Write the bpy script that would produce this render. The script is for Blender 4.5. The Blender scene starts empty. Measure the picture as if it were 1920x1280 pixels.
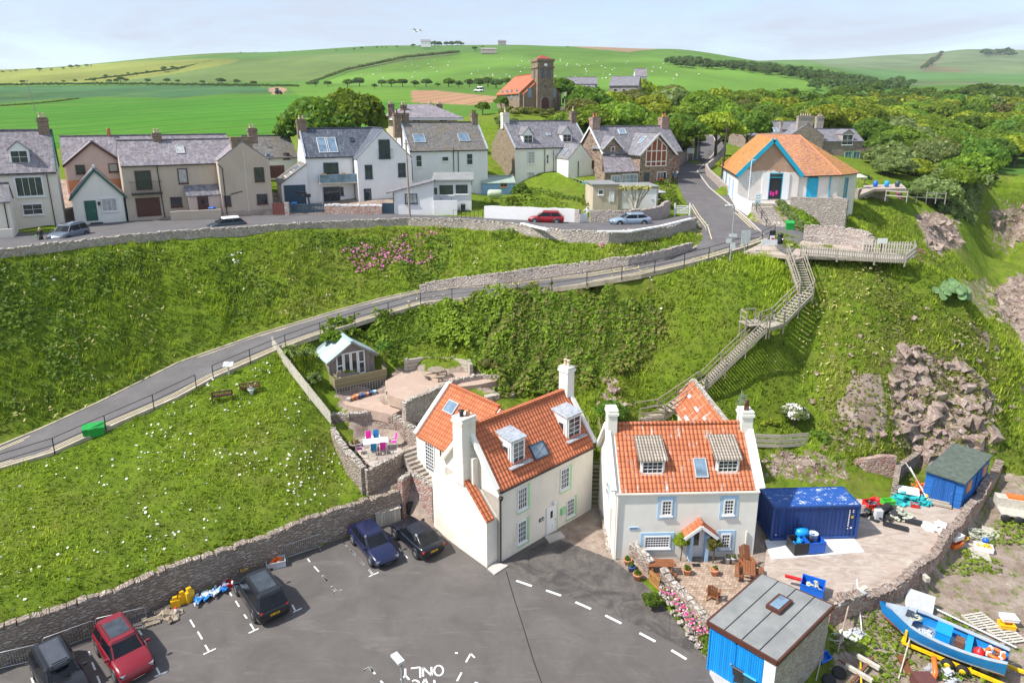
import bpy,math,random
import numpy as np
from mathutils import Vector as Ve,Matrix
from mathutils.geometry import delaunay_2d_cdt
R=math.radians
random.seed(7);rng=np.random.default_rng(7)
sc=bpy.context.scene;COL=sc.collection
H=28.5;F=1290.;CX=960.;CY=560.;PIT=R(15);sp,cp=math.sin(PIT),math.cos(PIT)
cd=bpy.data.cameras.new('camera');cam=bpy.data.objects.new('camera',cd);COL.objects.link(cam)
cam.location=(0,0,H);cam.rotation_euler=(R(90)-PIT,0,0)
cd.sensor_width=36;cd.lens=F/1920*36;cd.shift_y=-80/1920;cd.clip_end=20000;cd.clip_start=.5
sc.camera=cam
SUN_EL=R(50);SUN_DIR=Ve((1,.30,-math.tan(SUN_EL)*math.hypot(1,.30))).normalized()
sd=bpy.data.lights.new('sun','SUN');sd.energy=4.5;sd.angle=R(1.5);sd.color=(1,.955,.89)
so=bpy.data.objects.new('sun',sd);COL.objects.link(so);so.rotation_euler=SUN_DIR.to_track_quat('-Z','Y').to_euler();so.location=(-60,-20,90)
w=bpy.data.worlds.new('World');sc.world=w;w.use_nodes=True;nt=w.node_tree;N=nt.nodes;L=nt.links;N.clear()
out=N.new('ShaderNodeOutputWorld');bg=N.new('ShaderNodeBackground');sky=N.new('ShaderNodeTexSky')
sky.sky_type='NISHITA';sky.sun_disc=False;sky.sun_elevation=SUN_EL;sky.sun_rotation=math.atan2(-SUN_DIR.x,-SUN_DIR.y)
sky.air_density=1.0;sky.dust_density=.6;sky.ozone_density=2.2;sky.altitude=30
tc=N.new('ShaderNodeTexCoord');mp=N.new('ShaderNodeMapping');mp.inputs['Scale'].default_value=(1.6,1.6,9)
mp.inputs['Rotation'].default_value=(0,R(4),0)
nz=N.new('ShaderNodeTexNoise');nz.inputs['Scale'].default_value=2.2;nz.inputs['Detail'].default_value=9;nz.inputs['Roughness'].default_value=.62;nz.inputs['Distortion'].default_value=.5
rp=N.new('ShaderNodeValToRGB');rp.color_ramp.elements[0].position=.34;rp.color_ramp.elements[0].color=(.3,.3,.3,1);rp.color_ramp.elements[1].position=.64;rp.color_ramp.elements[1].color=(.97,.97,.97,1)
mx=N.new('ShaderNodeMix');mx.data_type='RGBA'
mx.inputs['B'].default_value=(3.2,3.55,4.25,1)
L.new(tc.outputs['Generated'],mp.inputs[0]);L.new(mp.outputs[0],nz.inputs[0]);L.new(nz.outputs[0],rp.inputs[0]);L.new(rp.outputs[0],mx.inputs['Factor'])
L.new(sky.outputs[0],mx.inputs['A']);L.new(mx.outputs['Result'],bg.inputs[0]);L.new(bg.outputs[0],out.inputs[0])
bg.inputs[1].default_value=.15
sc.view_settings.view_transform='Standard';sc.view_settings.look='None';sc.view_settings.exposure=0.52;sc.view_settings.gamma=1
sc.render.resolution_x=1024;sc.render.resolution_y=682
try:
 sc.cycles.max_bounces=5;sc.cycles.diffuse_bounces=2;sc.cycles.glossy_bounces=2;sc.cycles.transmission_bounces=3;sc.cycles.volume_bounces=0;sc.cycles.transparent_max_bounces=6
except Exception:pass
def G(px,py,h=0.):
 u=(px-CX)/F;v=(py-CY)/F;t=(H-h)/(sp+v*cp);return Ve((u*t,(cp-v*sp)*t,h))
def GD(px,py,d):
 u=(px-CX)/F;v=(py-CY)/F;t=d/(cp-v*sp);return Ve((u*t,d,H-t*(sp+v*cp)))
def ZA(py,d):return GD(CX,py,d).z
def ray(px,py):return Ve(((px-CX)/F,cp-(py-CY)/F*sp,-(sp+(py-CY)/F*cp)))
def mesh_np(name,v,f,mats,loc=None,smooth=False,mi=None,cols=None,uv=True):
 me=bpy.data.meshes.new(name);v=np.asarray(v,dtype=np.float32);f=np.asarray(f,dtype=np.int32);k=f.shape[1]
 me.vertices.add(len(v));me.vertices.foreach_set('co',v.ravel());me.loops.add(f.size);me.loops.foreach_set('vertex_index',f.ravel())
 me.polygons.add(len(f));me.polygons.foreach_set('loop_start',np.arange(0,f.size,k,dtype=np.int32));me.polygons.foreach_set('loop_total',np.full(len(f),k,dtype=np.int32))
 for m in mats:me.materials.append(m)
 if mi is not None:me.polygons.foreach_set('material_index',np.asarray(mi,dtype=np.int32))
 if cols is not None:
  for nm,c in cols.items():
   a=me.color_attributes.new(nm,'FLOAT_COLOR','POINT');c=np.asarray(c,dtype=np.float32)
   if c.shape[1]==3:c=np.hstack([c,np.ones((len(c),1),dtype=np.float32)])
   a.data.foreach_set('color',c.ravel())
 me.update(calc_edges=True)
 if smooth:me.polygons.foreach_set('use_smooth',np.ones(len(f),dtype=bool))
 return me
def auto_uv(me):
 n=len(me.loops);
 if n==0:return
 uvl=me.uv_layers.new(name='UVMap');co=np.zeros(len(me.vertices)*3,dtype=np.float32);me.vertices.foreach_get('co',co);co=co.reshape(-1,3)
 li=np.zeros(n,dtype=np.int32);me.loops.foreach_get('vertex_index',li)
 pn=np.zeros(len(me.polygons)*3,dtype=np.float32);me.polygons.foreach_get('normal',pn);pn=pn.reshape(-1,3)
 lt=np.zeros(len(me.polygons),dtype=np.int32);me.polygons.foreach_get('loop_total',lt)
 nn=np.repeat(pn,lt,axis=0);up=np.array([0,0,1.],dtype=np.float32)
 U=np.cross(np.broadcast_to(up,nn.shape),nn);ln=np.linalg.norm(U,axis=1);flat=ln<.02
 U[flat]=(1,0,0);U/=np.maximum(np.linalg.norm(U,axis=1),1e-6)[:,None]
 V=np.cross(nn,U);p=co[li]
 uv=np.stack([(p*U).sum(1),(p*V).sum(1)],1).astype(np.float32);uvl.data.foreach_set('uv',uv.ravel())
def tagit(o,label=None,cat=None,group=None,kind=None):
 if label:o['label']=label
 if cat:o['category']=cat
 if group:o['group']=group
 if kind:o['kind']=kind
 return o
class MB:
 def __init__(s):s.v=[];s.f=[];s.m=[];s.cur=0;s.sm=[]
 def face(s,pts,m=None,sm=False):
  b=len(s.v);s.v+=[tuple(p)for p in pts];s.f.append(tuple(range(b,b+len(pts))));s.m.append(s.cur if m is None else m);s.sm.append(sm);return s
 def raw(s,vs,fs,m=None,sm=False):
  b=len(s.v);s.v+=[tuple(p)for p in vs]
  for f in fs:s.f.append(tuple(b+i for i in f));s.m.append(s.cur if m is None else m);s.sm.append(sm)
  return s
 def hexa(s,p,m=None):
  return s.raw(p,[(3,2,1,0),(4,5,6,7),(0,1,5,4),(1,2,6,5),(2,3,7,6),(3,0,4,7)],m)
 def box(s,x0,y0,z0,x1,y1,z1,m=None):
  return s.hexa([(x0,y0,z0),(x1,y0,z0),(x1,y1,z0),(x0,y1,z0),(x0,y0,z1),(x1,y0,z1),(x1,y1,z1),(x0,y1,z1)],m)
 def ob(s,c,sz,rz=0,m=None,rx=0,ry=0):
  M=Matrix.Translation(c)@Matrix.Rotation(rz,4,'Z')@Matrix.Rotation(ry,4,'Y')@Matrix.Rotation(rx,4,'X');a,b,d=[q/2 for q in sz]
  return s.hexa([M@Ve(q)for q in[(-a,-b,-d),(a,-b,-d),(a,b,-d),(-a,b,-d),(-a,-b,d),(a,-b,d),(a,b,d),(-a,b,d)]],m)
 def prism(s,poly,z0,z1,m=None):
  n=len(poly);z0s=z0 if hasattr(z0,'__len__')else[z0]*n;z1s=z1 if hasattr(z1,'__len__')else[z1]*n
  vs=[(p[0],p[1],z0s[i])for i,p in enumerate(poly)]+[(p[0],p[1],z1s[i])for i,p in enumerate(poly)]
  return s.raw(vs,[tuple(range(n-1,-1,-1)),tuple(range(n,2*n))]+[(i,(i+1)%n,n+(i+1)%n,n+i)for i in range(n)],m)
 def beam(s,p,q,w,h=None,m=None,up=(0,0,1)):
  h=h or w;p=Ve(p);q=Ve(q);d=(q-p)
  if d.length<1e-6:return s
  d.normalize();u=Ve(up);x=d.cross(u)
  if x.length<.05:x=d.cross(Ve((1,0,0)))
  x.normalize();y=x.cross(d);x*=w/2;y*=h/2
  return s.hexa([p-x-y,p+x-y,q+x-y,q-x-y,p-x+y,p+x+y,q+x+y,q-x+y],m)
 def tube(s,pts,r,n=6,m=None,sm=True,cap=True):
  pts=[Ve(p)for p in pts];rs=r if hasattr(r,'__len__')else[r]*len(pts);vs=[];fs=[]
  a=None
  for i,p in enumerate(pts):
   d=(pts[min(i+1,len(pts)-1)]-pts[max(i-1,0)]).normalized()
   if a is None:a=d.orthogonal().normalized()
   a=(a-d*a.dot(d));a=a.normalized()if a.length>1e-5 else d.orthogonal().normalized();b=d.cross(a)
   for k in range(n):
    t=2*math.pi*k/n;vs.append(p+(a*math.cos(t)+b*math.sin(t))*rs[i])
  for i in range(len(pts)-1):
   for k in range(n):fs.append((i*n+k,i*n+(k+1)%n,(i+1)*n+(k+1)%n,(i+1)*n+k))
  s.raw(vs,fs,m,sm)
  if cap:s.raw([vs[k]for k in range(n)],[tuple(range(n-1,-1,-1))],m);s.raw([vs[-n+k]for k in range(n)],[tuple(range(n))],m)
  return s
 def lathe(s,c,prof,n=14,m=None,sm=True,axis='z',rz=0):
  vs=[];fs=[];c=Ve(c);M=Matrix.Identity(3)
  if axis=='y':M=Matrix.Rotation(R(90),3,'X')
  if axis=='x':M=Matrix.Rotation(R(90),3,'Y')
  M=Matrix.Rotation(rz,3,'Z')@M
  for r,z in prof:
   for k in range(n):
    t=2*math.pi*k/n;vs.append(c+M@Ve((r*math.cos(t),r*math.sin(t),z)))
  for i in range(len(prof)-1):
   for k in range(n):fs.append((i*n+k,i*n+(k+1)%n,(i+1)*n+(k+1)%n,(i+1)*n+k))
  fs.append(tuple(range(n-1,-1,-1)));fs.append(tuple(range((len(prof)-1)*n,len(prof)*n)))
  return s.raw(vs,fs,m,sm)
 def strip(s,a,b,m=None):
  n=len(a);return s.raw(list(a)+list(b),[(i,i+1,n+i+1,n+i)for i in range(n-1)],m)
 def mesh(s,name,mats):
  me=bpy.data.meshes.new(name);me.from_pydata([tuple(p)for p in s.v],[],s.f)
  for mt in(mats if isinstance(mats,(list,tuple))else[mats]):me.materials.append(mt)
  me.polygons.foreach_set('material_index',s.m);me.polygons.foreach_set('use_smooth',s.sm);me.update();auto_uv(me);return me
 def build(s,name,mats,parent=None,loc=None,rz=0,label=None,cat=None,group=None,kind=None):
  o=bpy.data.objects.new(name,s.mesh(name,mats));COL.objects.link(o)
  if parent:o.parent=parent
  if loc is not None:o.location=loc
  if rz:o.rotation_euler=(0,0,rz)
  return tagit(o,label,cat,group,kind)
def pieces(mb,name,mat,par):
 for i in range(0,len(mb.v),8):MB().hexa(mb.v[i:i+8]).build(name,mat,par)
def link(name,me,parent=None,loc=None,rz=0,label=None,cat=None,group=None,kind=None):
 o=bpy.data.objects.new(name,me);COL.objects.link(o)
 if parent:o.parent=parent
 if loc is not None:o.location=loc
 if rz:o.rotation_euler=(0,0,rz)
 return tagit(o,label,cat,group,kind)
def T(name,label,cat,loc,rz=0,group=None):
 return link(name,None,None,loc,rz,label,cat,group)
def cpy(o,loc,rz=0,label=None,group=None,s=None,par=None):
 def rec(q,p):
  c=q.copy();COL.objects.link(c)
  if p:c.parent=p
  for ch in list(q.children):rec(ch,c)
  return c
 r=rec(o,par);r.location=loc;r.rotation_euler=(0,0,rz)
 if label:r['label']=label
 if group:r['group']=group
 if s:r.scale=(s,s,s)if not hasattr(s,'__len__')else s
 return r
class NB:
 def __init__(s,name):
  s.mat=bpy.data.materials.new(name);s.mat.use_nodes=True;s.nt=s.mat.node_tree;s.b=s.nt.nodes['Principled BSDF']
 def new(s,t,**k):
  n=s.nt.nodes.new(t)
  for a,v in k.items():setattr(n,a,v)
  return n
 def put(s,sock,val):
  if val is None:return
  if hasattr(val,'is_output'):s.nt.links.new(val,sock)
  elif hasattr(val,'__len__')and len(val)==3 and sock.type=='RGBA':sock.default_value=(*val,1)
  else:sock.default_value=val
 def m(s,op,a,b=None,c=None,clamp=False):
  n=s.new('ShaderNodeMath',operation=op,use_clamp=clamp);s.put(n.inputs[0],a)
  if b is not None:s.put(n.inputs[1],b)
  if c is not None:s.put(n.inputs[2],c)
  return n.outputs[0]
 def mix(s,f,a,b,bt='MIX'):
  n=s.new('ShaderNodeMix',data_type='RGBA',blend_type=bt);s.put(n.inputs['Factor'],f);s.put(n.inputs['A'],a);s.put(n.inputs['B'],b);return n.outputs['Result']
 def coord(s,kind='Object',scale=None,rot=None):
  o=s.new('ShaderNodeTexCoord').outputs[kind]
  if scale is None and rot is None:return o
  n=s.new('ShaderNodeMapping');s.put(n.inputs[0],o)
  if scale is not None:n.inputs['Scale'].default_value=scale if hasattr(scale,'__len__')else(scale,)*3
  if rot is not None:n.inputs['Rotation'].default_value=rot
  return n.outputs[0]
 def noise(s,co,scale,detail=4,rough=.55,dist=0):
  n=s.new('ShaderNodeTexNoise');s.put(n.inputs['Vector'],co);n.inputs['Scale'].default_value=scale;n.inputs['Detail'].default_value=detail;n.inputs['Roughness'].default_value=rough;n.inputs['Distortion'].default_value=dist
  return n.outputs[0]
 def ramp(s,f,stops,interp='LINEAR'):
  n=s.new('ShaderNodeValToRGB');s.put(n.inputs[0],f);cr=n.color_ramp;cr.interpolation=interp
  while len(cr.elements)<len(stops):cr.elements.new(.5)
  for e,(p,c)in zip(cr.elements,stops):e.position=p;e.color=(*c,1)if hasattr(c,'__len__')else(c,c,c,1)
  return n.outputs[0]
 def vor(s,co,scale,feat='F1',out='Distance',rnd=1):
  n=s.new('ShaderNodeTexVoronoi',feature=feat);s.put(n.inputs['Vector'],co);n.inputs['Scale'].default_value=scale;n.inputs['Randomness'].default_value=rnd;return n.outputs[out]
 def sep(s,v):
  n=s.new('ShaderNodeSeparateXYZ');s.put(n.inputs[0],v);return n.outputs
 def comb(s,x,y,z=0.):
  n=s.new('ShaderNodeCombineXYZ');s.put(n.inputs[0],x);s.put(n.inputs[1],y);s.put(n.inputs[2],z);return n.outputs[0]
 def white(s,v):
  n=s.new('ShaderNodeTexWhiteNoise',noise_dimensions='3D');s.put(n.inputs['Vector'],v);return n.outputs[0]
 def bump(s,h,st=.5,d=.05):
  n=s.new('ShaderNodeBump');s.put(n.inputs['Height'],h);n.inputs['Strength'].default_value=st;n.inputs['Distance'].default_value=d;s.put(s.b.inputs['Normal'],n.outputs[0])
 def end(s,col,rough=.8,metal=0,spec=None):
  s.put(s.b.inputs['Base Color'],col);s.put(s.b.inputs['Roughness'],rough);s.b.inputs['Metallic'].default_value=metal
  if spec is not None:s.b.inputs['Specular IOR Level'].default_value=spec
  return s.mat
def mul(c,k):return tuple(min(1,x*k)for x in c)
def simple(name,col,rough=.7,metal=0,var=.18,sc_=2.5,bump=.0,bs=30,coat=0,spec=.5):
 n=NB(name);co=n.coord();f=n.noise(co,sc_,6,.65)
 c=n.mix(n.ramp(f,[(.3,0.),(.7,1.)]),mul(col,1-var),mul(col,1+var))
 if bump:n.bump(n.noise(co,bs,4),bump,.02)
 if coat:n.b.inputs['Coat Weight'].default_value=coat;n.b.inputs['Coat Roughness'].default_value=.05
 return n.end(c,rough,metal,spec)
def render_wall(name,col,stain=(.42,.36,.29),amt=.4):
 n=NB(name);co=n.coord();f=n.noise(n.coord('Object',(1,1,.25)),1.2,7,.7);g=n.noise(co,.5,4)
 c=n.mix(n.ramp(g,[(.35,0.),(.7,1.)]),mul(col,.94),mul(col,1.03))
 c=n.mix(n.m('MULTIPLY',n.ramp(f,[(.52,0.),(.78,1.)]),amt),c,stain);n.bump(n.noise(co,14,5,.7),.35,.03);return n.end(c,.9,0,.2)
def stone(name,cols,mortar=(.3,.26,.22),sx=3.4,sy=5.5,mw=.05,bump=.9):
 n=NB(name);uv=n.coord('UV');w_=n.noise(uv,3.,2);d=n.new('ShaderNodeVectorMath',operation='ADD');n.put(d.inputs[0],uv)
 k=n.new('ShaderNodeVectorMath',operation='SCALE');n.put(k.inputs[0],n.comb(w_,w_));k.inputs['Scale'].default_value=.12;n.put(d.inputs[1],k.outputs[0])
 mpn=n.new('ShaderNodeMapping');n.put(mpn.inputs[0],d.outputs[0]);mpn.inputs['Scale'].default_value=(sx,sy,1);co=mpn.outputs[0]
 e=n.vor(co,1,'DISTANCE_TO_EDGE');cc=n.sep(n.vor(co,1,'F1','Color'))[0]
 st=[((i+.5)/len(cols),c)for i,c in enumerate(cols)]
 c=n.ramp(cc,st,'CONSTANT' if False else 'LINEAR');c=n.mix(n.m('MULTIPLY',n.noise(uv,14,3),.55),c,mul(cols[0],.5))
 mm=n.ramp(e,[(mw*.4,1.),(mw*1.6,0.)]);c=n.mix(mm,c,mortar)
 n.bump(n.m('ADD',n.ramp(e,[(0,0.),(.25,1.)]),n.m('MULTIPLY',n.noise(uv,12,4),.5)),bump,.08);return n.end(c,.92,0,.15)
def pantile(name,col=(.64,.2,.09),dark=(.25,.075,.045),lich=.0,tw=.27,th=.36):
 n=NB(name);s_=n.sep(n.coord('UV'));u=n.m('DIVIDE',s_[0],tw);v=n.m('DIVIDE',s_[1],th);fu=n.m('FRACT',u);fv=n.m('FRACT',v)
 cell=n.comb(n.m('FLOOR',u),n.m('FLOOR',v));wn=n.white(cell);big=n.noise(n.coord(),1.1,4)
 c=n.mix(wn,mul(col,.84),mul(col,1.12));c=n.mix(n.ramp(big,[(.35,0.),(.75,.55)]),c,mul(col,.62))
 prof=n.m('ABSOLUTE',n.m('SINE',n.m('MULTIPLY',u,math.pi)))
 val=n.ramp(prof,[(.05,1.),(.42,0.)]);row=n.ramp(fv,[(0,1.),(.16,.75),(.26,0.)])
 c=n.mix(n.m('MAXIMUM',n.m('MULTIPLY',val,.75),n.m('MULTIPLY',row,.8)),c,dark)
 if lich:
  l=n.noise(n.coord('UV',(1.6,.55,1)),1.6,8,.75);top=n.noise(n.coord(),.35,3)
  c=n.mix(n.m('MULTIPLY',n.ramp(l,[(.56,0.),(.66,1.)]),lich),c,(.72,.66,.6))
 n.bump(n.m('ADD',prof,n.m('MULTIPLY',fv,-.5)),1.,.07);return n.end(c,.8,0,.25)
def slate(name,col=(.19,.185,.215),lich=(.5,.47,.45),la=.5,moss=(.2,.17,.1),ma=.3,tw=.3,th=.22):
 n=NB(name);uv=n.coord('UV');s_=n.sep(uv);v=n.m('DIVIDE',s_[1],th);fv=n.m('FRACT',v);rw=n.m('FLOOR',v)
 u=n.m('ADD',n.m('DIVIDE',s_[0],tw),n.m('MULTIPLY',n.m('MODULO',rw,2.),.5));wn=n.white(n.comb(n.m('FLOOR',u),rw))
 c=n.mix(wn,mul(col,.68),mul(col,1.3));st=n.noise(n.coord('UV',(2.2,.5,1)),1.5,9,.75,.3)
 c=n.mix(n.m('MULTIPLY',n.ramp(st,[(.5,0.),(.66,1.)]),la),c,lich);c=n.mix(n.m('MULTIPLY',n.ramp(n.noise(n.coord(),.8,6,.7),[(.45,0.),(.65,1.)]),ma),c,moss)
 c=n.mix(n.m('MULTIPLY',n.ramp(n.m('MINIMUM',fv,n.m('FRACT',u)),[(.03,1.),(.12,0.)]),.55),c,mul(col,.35))
 n.bump(n.m('ADD',fv,n.m('MULTIPLY',wn,.6)),.7,.03);return n.end(c,.6,0,.4)
def planks(name,col,pw=.14,vert=True,wear=.3,wearcol=None,rough=.8,corr=False,depth=.03):
 n=NB(name);uv=n.coord('UV');s_=n.sep(uv);a=s_[0]if vert else s_[1];u=n.m('DIVIDE',a,pw);fu=n.m('FRACT',u);wn=n.white(n.comb(n.m('FLOOR',u),3.))
 gr=n.noise(n.coord('UV',(18,1.5,1)if vert else(1.5,18,1)),1.,5,.6)
 c=n.mix(wn,mul(col,.78),mul(col,1.15));c=n.mix(n.m('MULTIPLY',n.ramp(gr,[(.45,0.),(.7,1.)]),wear),c,wearcol or mul(col,.5))
 if corr:h=n.m('ABSOLUTE',n.m('SINE',n.m('MULTIPLY',u,math.pi)))
 else:
  e=n.m('MINIMUM',fu,n.m('SUBTRACT',1.,fu));h=n.ramp(e,[(.02,0.),(.1,1.)]);c=n.mix(n.ramp(e,[(.02,.7),(.07,0.)]),c,mul(col,.25))
 n.bump(h,.9,depth);return n.end(c,rough,0,.3)
def leafm(name,c1,c2,tr=.4):
 n=NB(name);oi=n.new('ShaderNodeObjectInfo');at=n.new('ShaderNodeAttribute',attribute_name='Col');g=n.sep(at.outputs['Color'])[0]
 c=n.mix(g,c1,c2);hs=n.new('ShaderNodeHueSaturation');n.put(hs.inputs['Color'],c)
 n.put(hs.inputs['Hue'],n.m('ADD',.485,n.m('MULTIPLY',oi.outputs['Random'],.03)));n.put(hs.inputs['Value'],n.m('ADD',.78,n.m('MULTIPLY',oi.outputs['Random'],.45)))
 n.put(n.b.inputs['Base Color'],hs.outputs[0]);n.b.inputs['Roughness'].default_value=.6;n.b.inputs['Specular IOR Level'].default_value=.25
 t=n.new('ShaderNodeBsdfTranslucent');n.put(t.inputs[0],n.mix(.5,hs.outputs[0],(.35,.5,.03)));mx=n.new('ShaderNodeMixShader');mx.inputs[0].default_value=tr
 n.nt.links.new(n.b.outputs[0],mx.inputs[1]);n.nt.links.new(t.outputs[0],mx.inputs[2]);n.nt.links.new(mx.outputs[0],n.nt.nodes['Material Output'].inputs[0]);return n.mat
M={}
M['cream']=render_wall('cream_harling',(.83,.765,.665));M['cream2']=render_wall('pale_cream_harling',(.86,.83,.75),amt=.18)
M['white']=render_wall('white_render',(.84,.83,.82),amt=.2);M['wp']=simple('white_paint',(.82,.82,.81),.5,var=.04)
M['beige']=render_wall('beige_harling',(.56,.47,.37),(.32,.26,.2),.4);M['pink']=render_wall('pink_harling',(.66,.52,.45),amt=.2)
M['lcream']=render_wall('light_cream_render',(.78,.72,.62),amt=.2)
M['brownwall']=stone('brown_rubble',[(.25,.19,.13),(.33,.26,.18),(.38,.3,.2),(.2,.15,.11)],(.34,.28,.2),3.,5.,.08,.6)
M['stone']=stone('rubble_stone',[(.3,.2,.16),(.45,.36,.3),(.5,.42,.36),(.36,.25,.21),(.55,.49,.42)],(.33,.28,.24))
M['stonelight']=stone('pale_coursed_stone',[(.5,.42,.38),(.6,.53,.47),(.42,.3,.27),(.66,.6,.54)],(.5,.45,.4),4.,6.)
M['stonewall']=stone('weathered_wall_stone',[(.4,.33,.27),(.5,.43,.36),(.6,.53,.45),(.44,.34,.28),(.34,.28,.23)],(.24,.19,.15),2.6,6.5,.07)
M['stonepink']=stone('pink_sandstone_rubble',[(.48,.24,.2),(.56,.34,.28),(.6,.5,.44),(.4,.22,.19),(.62,.55,.5)],(.5,.4,.33),4.,6.5)
M['stonehouse']=stone('house_stone',[(.14,.1,.09),(.42,.28,.2),(.5,.36,.27),(.34,.24,.18),(.2,.15,.13)],(.46,.36,.28),3.2,4.6,.07)
M['churchstone']=stone('church_stone',[(.3,.22,.15),(.37,.28,.2),(.27,.19,.14),(.4,.32,.23)],(.28,.22,.17),2.,3.)
M['cope']=stone('coping_stone',[(.5,.44,.38),(.62,.57,.5),(.42,.36,.3),(.7,.66,.6)],(.3,.25,.2),3,3)
M['pantile']=pantile('orange_pantiles');M['pantilel']=pantile('lichened_pantiles',lich=.75)
M['pantileg']=pantile('old_grey_pantiles',(.42,.36,.29),(.2,.17,.14),.5,.2,.25)
M['slate']=slate('grey_slate');M['slatep']=slate('lichened_purple_slate',(.25,.225,.25),(.55,.5,.5),.6,(.18,.14,.12),.4)
M['slatemoss']=slate('mossy_slate',(.19,.18,.17),(.35,.33,.3),.3,(.22,.17,.1),.6);M['slatenew']=slate('blue_black_slate',(.085,.1,.13),(.5,.5,.52),.3,ma=0)
M['hallroof']=slate('lichen_red_tiles',(.42,.19,.11),(.55,.33,.12),.25,(.52,.26,.06),.35,.25,.2)
M['hallroofo']=slate('lichen_orange_tiles',(.48,.21,.07),(.6,.33,.07),.6,(.52,.25,.04),.6,.25,.2)
M['churchroof']=slate('red_church_tiles',(.45,.14,.06),(.5,.25,.1),.4,(.35,.1,.05),.3)
M['glass']=simple('window_glass',(.035,.045,.055),.06,0,.6,1.2,spec=.8);M['glassb']=simple('sky_lit_glass',(.16,.24,.32),.05,0,.5,1.,spec=1.)
M['curtain']=simple('net_curtain_behind_glass',(.42,.42,.41),.2,0,.35,3.,spec=.8)
M['dark']=simple('dark_interior',(.015,.015,.018),.6);M['black']=simple('black_metal',(.02,.02,.022),.45,spec=.5);M['blackplastic']=simple('black_plastic',(.025,.026,.03),.5)
M['navy']=simple('navy_paint',(.03,.065,.1),.4);M['green']=simple('dark_green_paint',(.02,.11,.08),.45);M['mint']=simple('mint_green_paint',(.34,.66,.34),.6,var=.08)
M['paleblue']=simple('pale_blue_paint',(.42,.62,.82),.6,var=.08);M['cyan']=simple('turquoise_paint',(.01,.38,.58),.45,var=.1);M['stair']=simple('weathered_stair_timber',(.33,.29,.23),.9,var=.3,sc_=5);M['carglass']=simple('tinted_car_glass',(.008,.01,.013),.12,0,.3,1.,spec=.35);M['brown']=simple('dark_brown_timber',(.09,.03,.02),.5)
M['brownw']=planks('stained_timber',(.22,.085,.035),.1,False);M['lead']=simple('lead_sheet',(.45,.48,.52),.45,.2,.35,4)
M['pot']=simple('buff_clay_pot',(.62,.5,.36),.8);M['terra']=simple('terracotta',(.62,.26,.13),.75,var=.2);M['bluepot']=simple('blue_glazed_pot',(.05,.12,.3),.25)
M['oldwood']=planks('silvery_weathered_timber',(.48,.44,.38),.12);M['oldwoodh']=planks('weathered_boards',(.5,.45,.37),.12,False,.45);M['woodgreen']=planks('green_tinged_timber',(.3,.26,.14),.12,False,.4)
M['pale']=simple('pale_weathered_wood',(.5,.46,.39),.85,var=.25,sc_=5);M['plywood']=simple('plywood',(.55,.42,.28),.8)
M['conc']=simple('concrete',(.5,.46,.42),.9,var=.15,sc_=1.5,bump=.3);M['wconc']=simple('new_pale_concrete',(.72,.71,.7),.9,var=.06)
M['metal']=simple('galvanised_steel',(.5,.52,.53),.4,.6);M['grey']=simple('grey_paint',(.4,.42,.44),.5);M['lgrey']=simple('light_grey_plastic',(.6,.62,.64),.5)
M['yellow']=simple('yellow_plastic',(.85,.48,.01),.45,var=.1);M['yellowp']=simple('chipped_yellow_paint',(.8,.5,.01),.5,var=.25);M['red']=simple('red_plastic',(.6,.02,.02),.4);M['orange']=simple('orange_buoy',(.9,.16,.02),.4)
M['blue']=simple('blue_plastic',(.01,.13,.6),.4,var=.1);M['brightblue']=simple('bright_blue_paint',(.005,.3,.78),.45,var=.08);M['lime']=simple('lime_plastic',(.1,.55,.06),.4);M['binGreen']=simple('green_plastic',(.01,.32,.05),.45)
M['teal']=simple('teal_net',(.02,.38,.4),.7);M['rope']=simple('pale_rope',(.5,.52,.4),.9,var=.3);M['rust']=simple('rusty_iron',(.16,.07,.04),.9,var=.4,sc_=8)
M['magenta']=simple('magenta_fabric',(.78,.02,.36),.7);M['chairblue']=simple('blue_fabric',(.02,.24,.5),.7)
M['rubber']=simple('tyre_rubber',(.02,.02,.02),.8);M['alloy']=simple('alloy_wheel',(.3,.31,.32),.35,.6);M['chrome']=simple('chrome',(.6,.6,.62),.15,1)
M['skin']=simple('skin',(.6,.38,.28),.6);M['hair']=simple('blonde_hair',(.5,.36,.18),.7);M['hairg']=simple('grey_hair',(.5,.5,.5),.7)
M['bark']=simple('bark',(.12,.09,.06),.95,var=.3,sc_=6)
for k_,a_,b_ in(('leafA',(.075,.14,.015),(.3,.42,.035)),('leafB',(.05,.11,.018),(.2,.32,.035)),('leafC',(.14,.19,.015),(.45,.5,.04)),('leafD',(.12,.165,.05),(.33,.4,.15)),('leafE',(.1,.11,.03),(.28,.26,.07)),('leafbg',(.05,.1,.035),(.16,.25,.08))):
 M[k_]=leafm('foliage_'+k_[-1].lower(),a_,b_)
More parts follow.
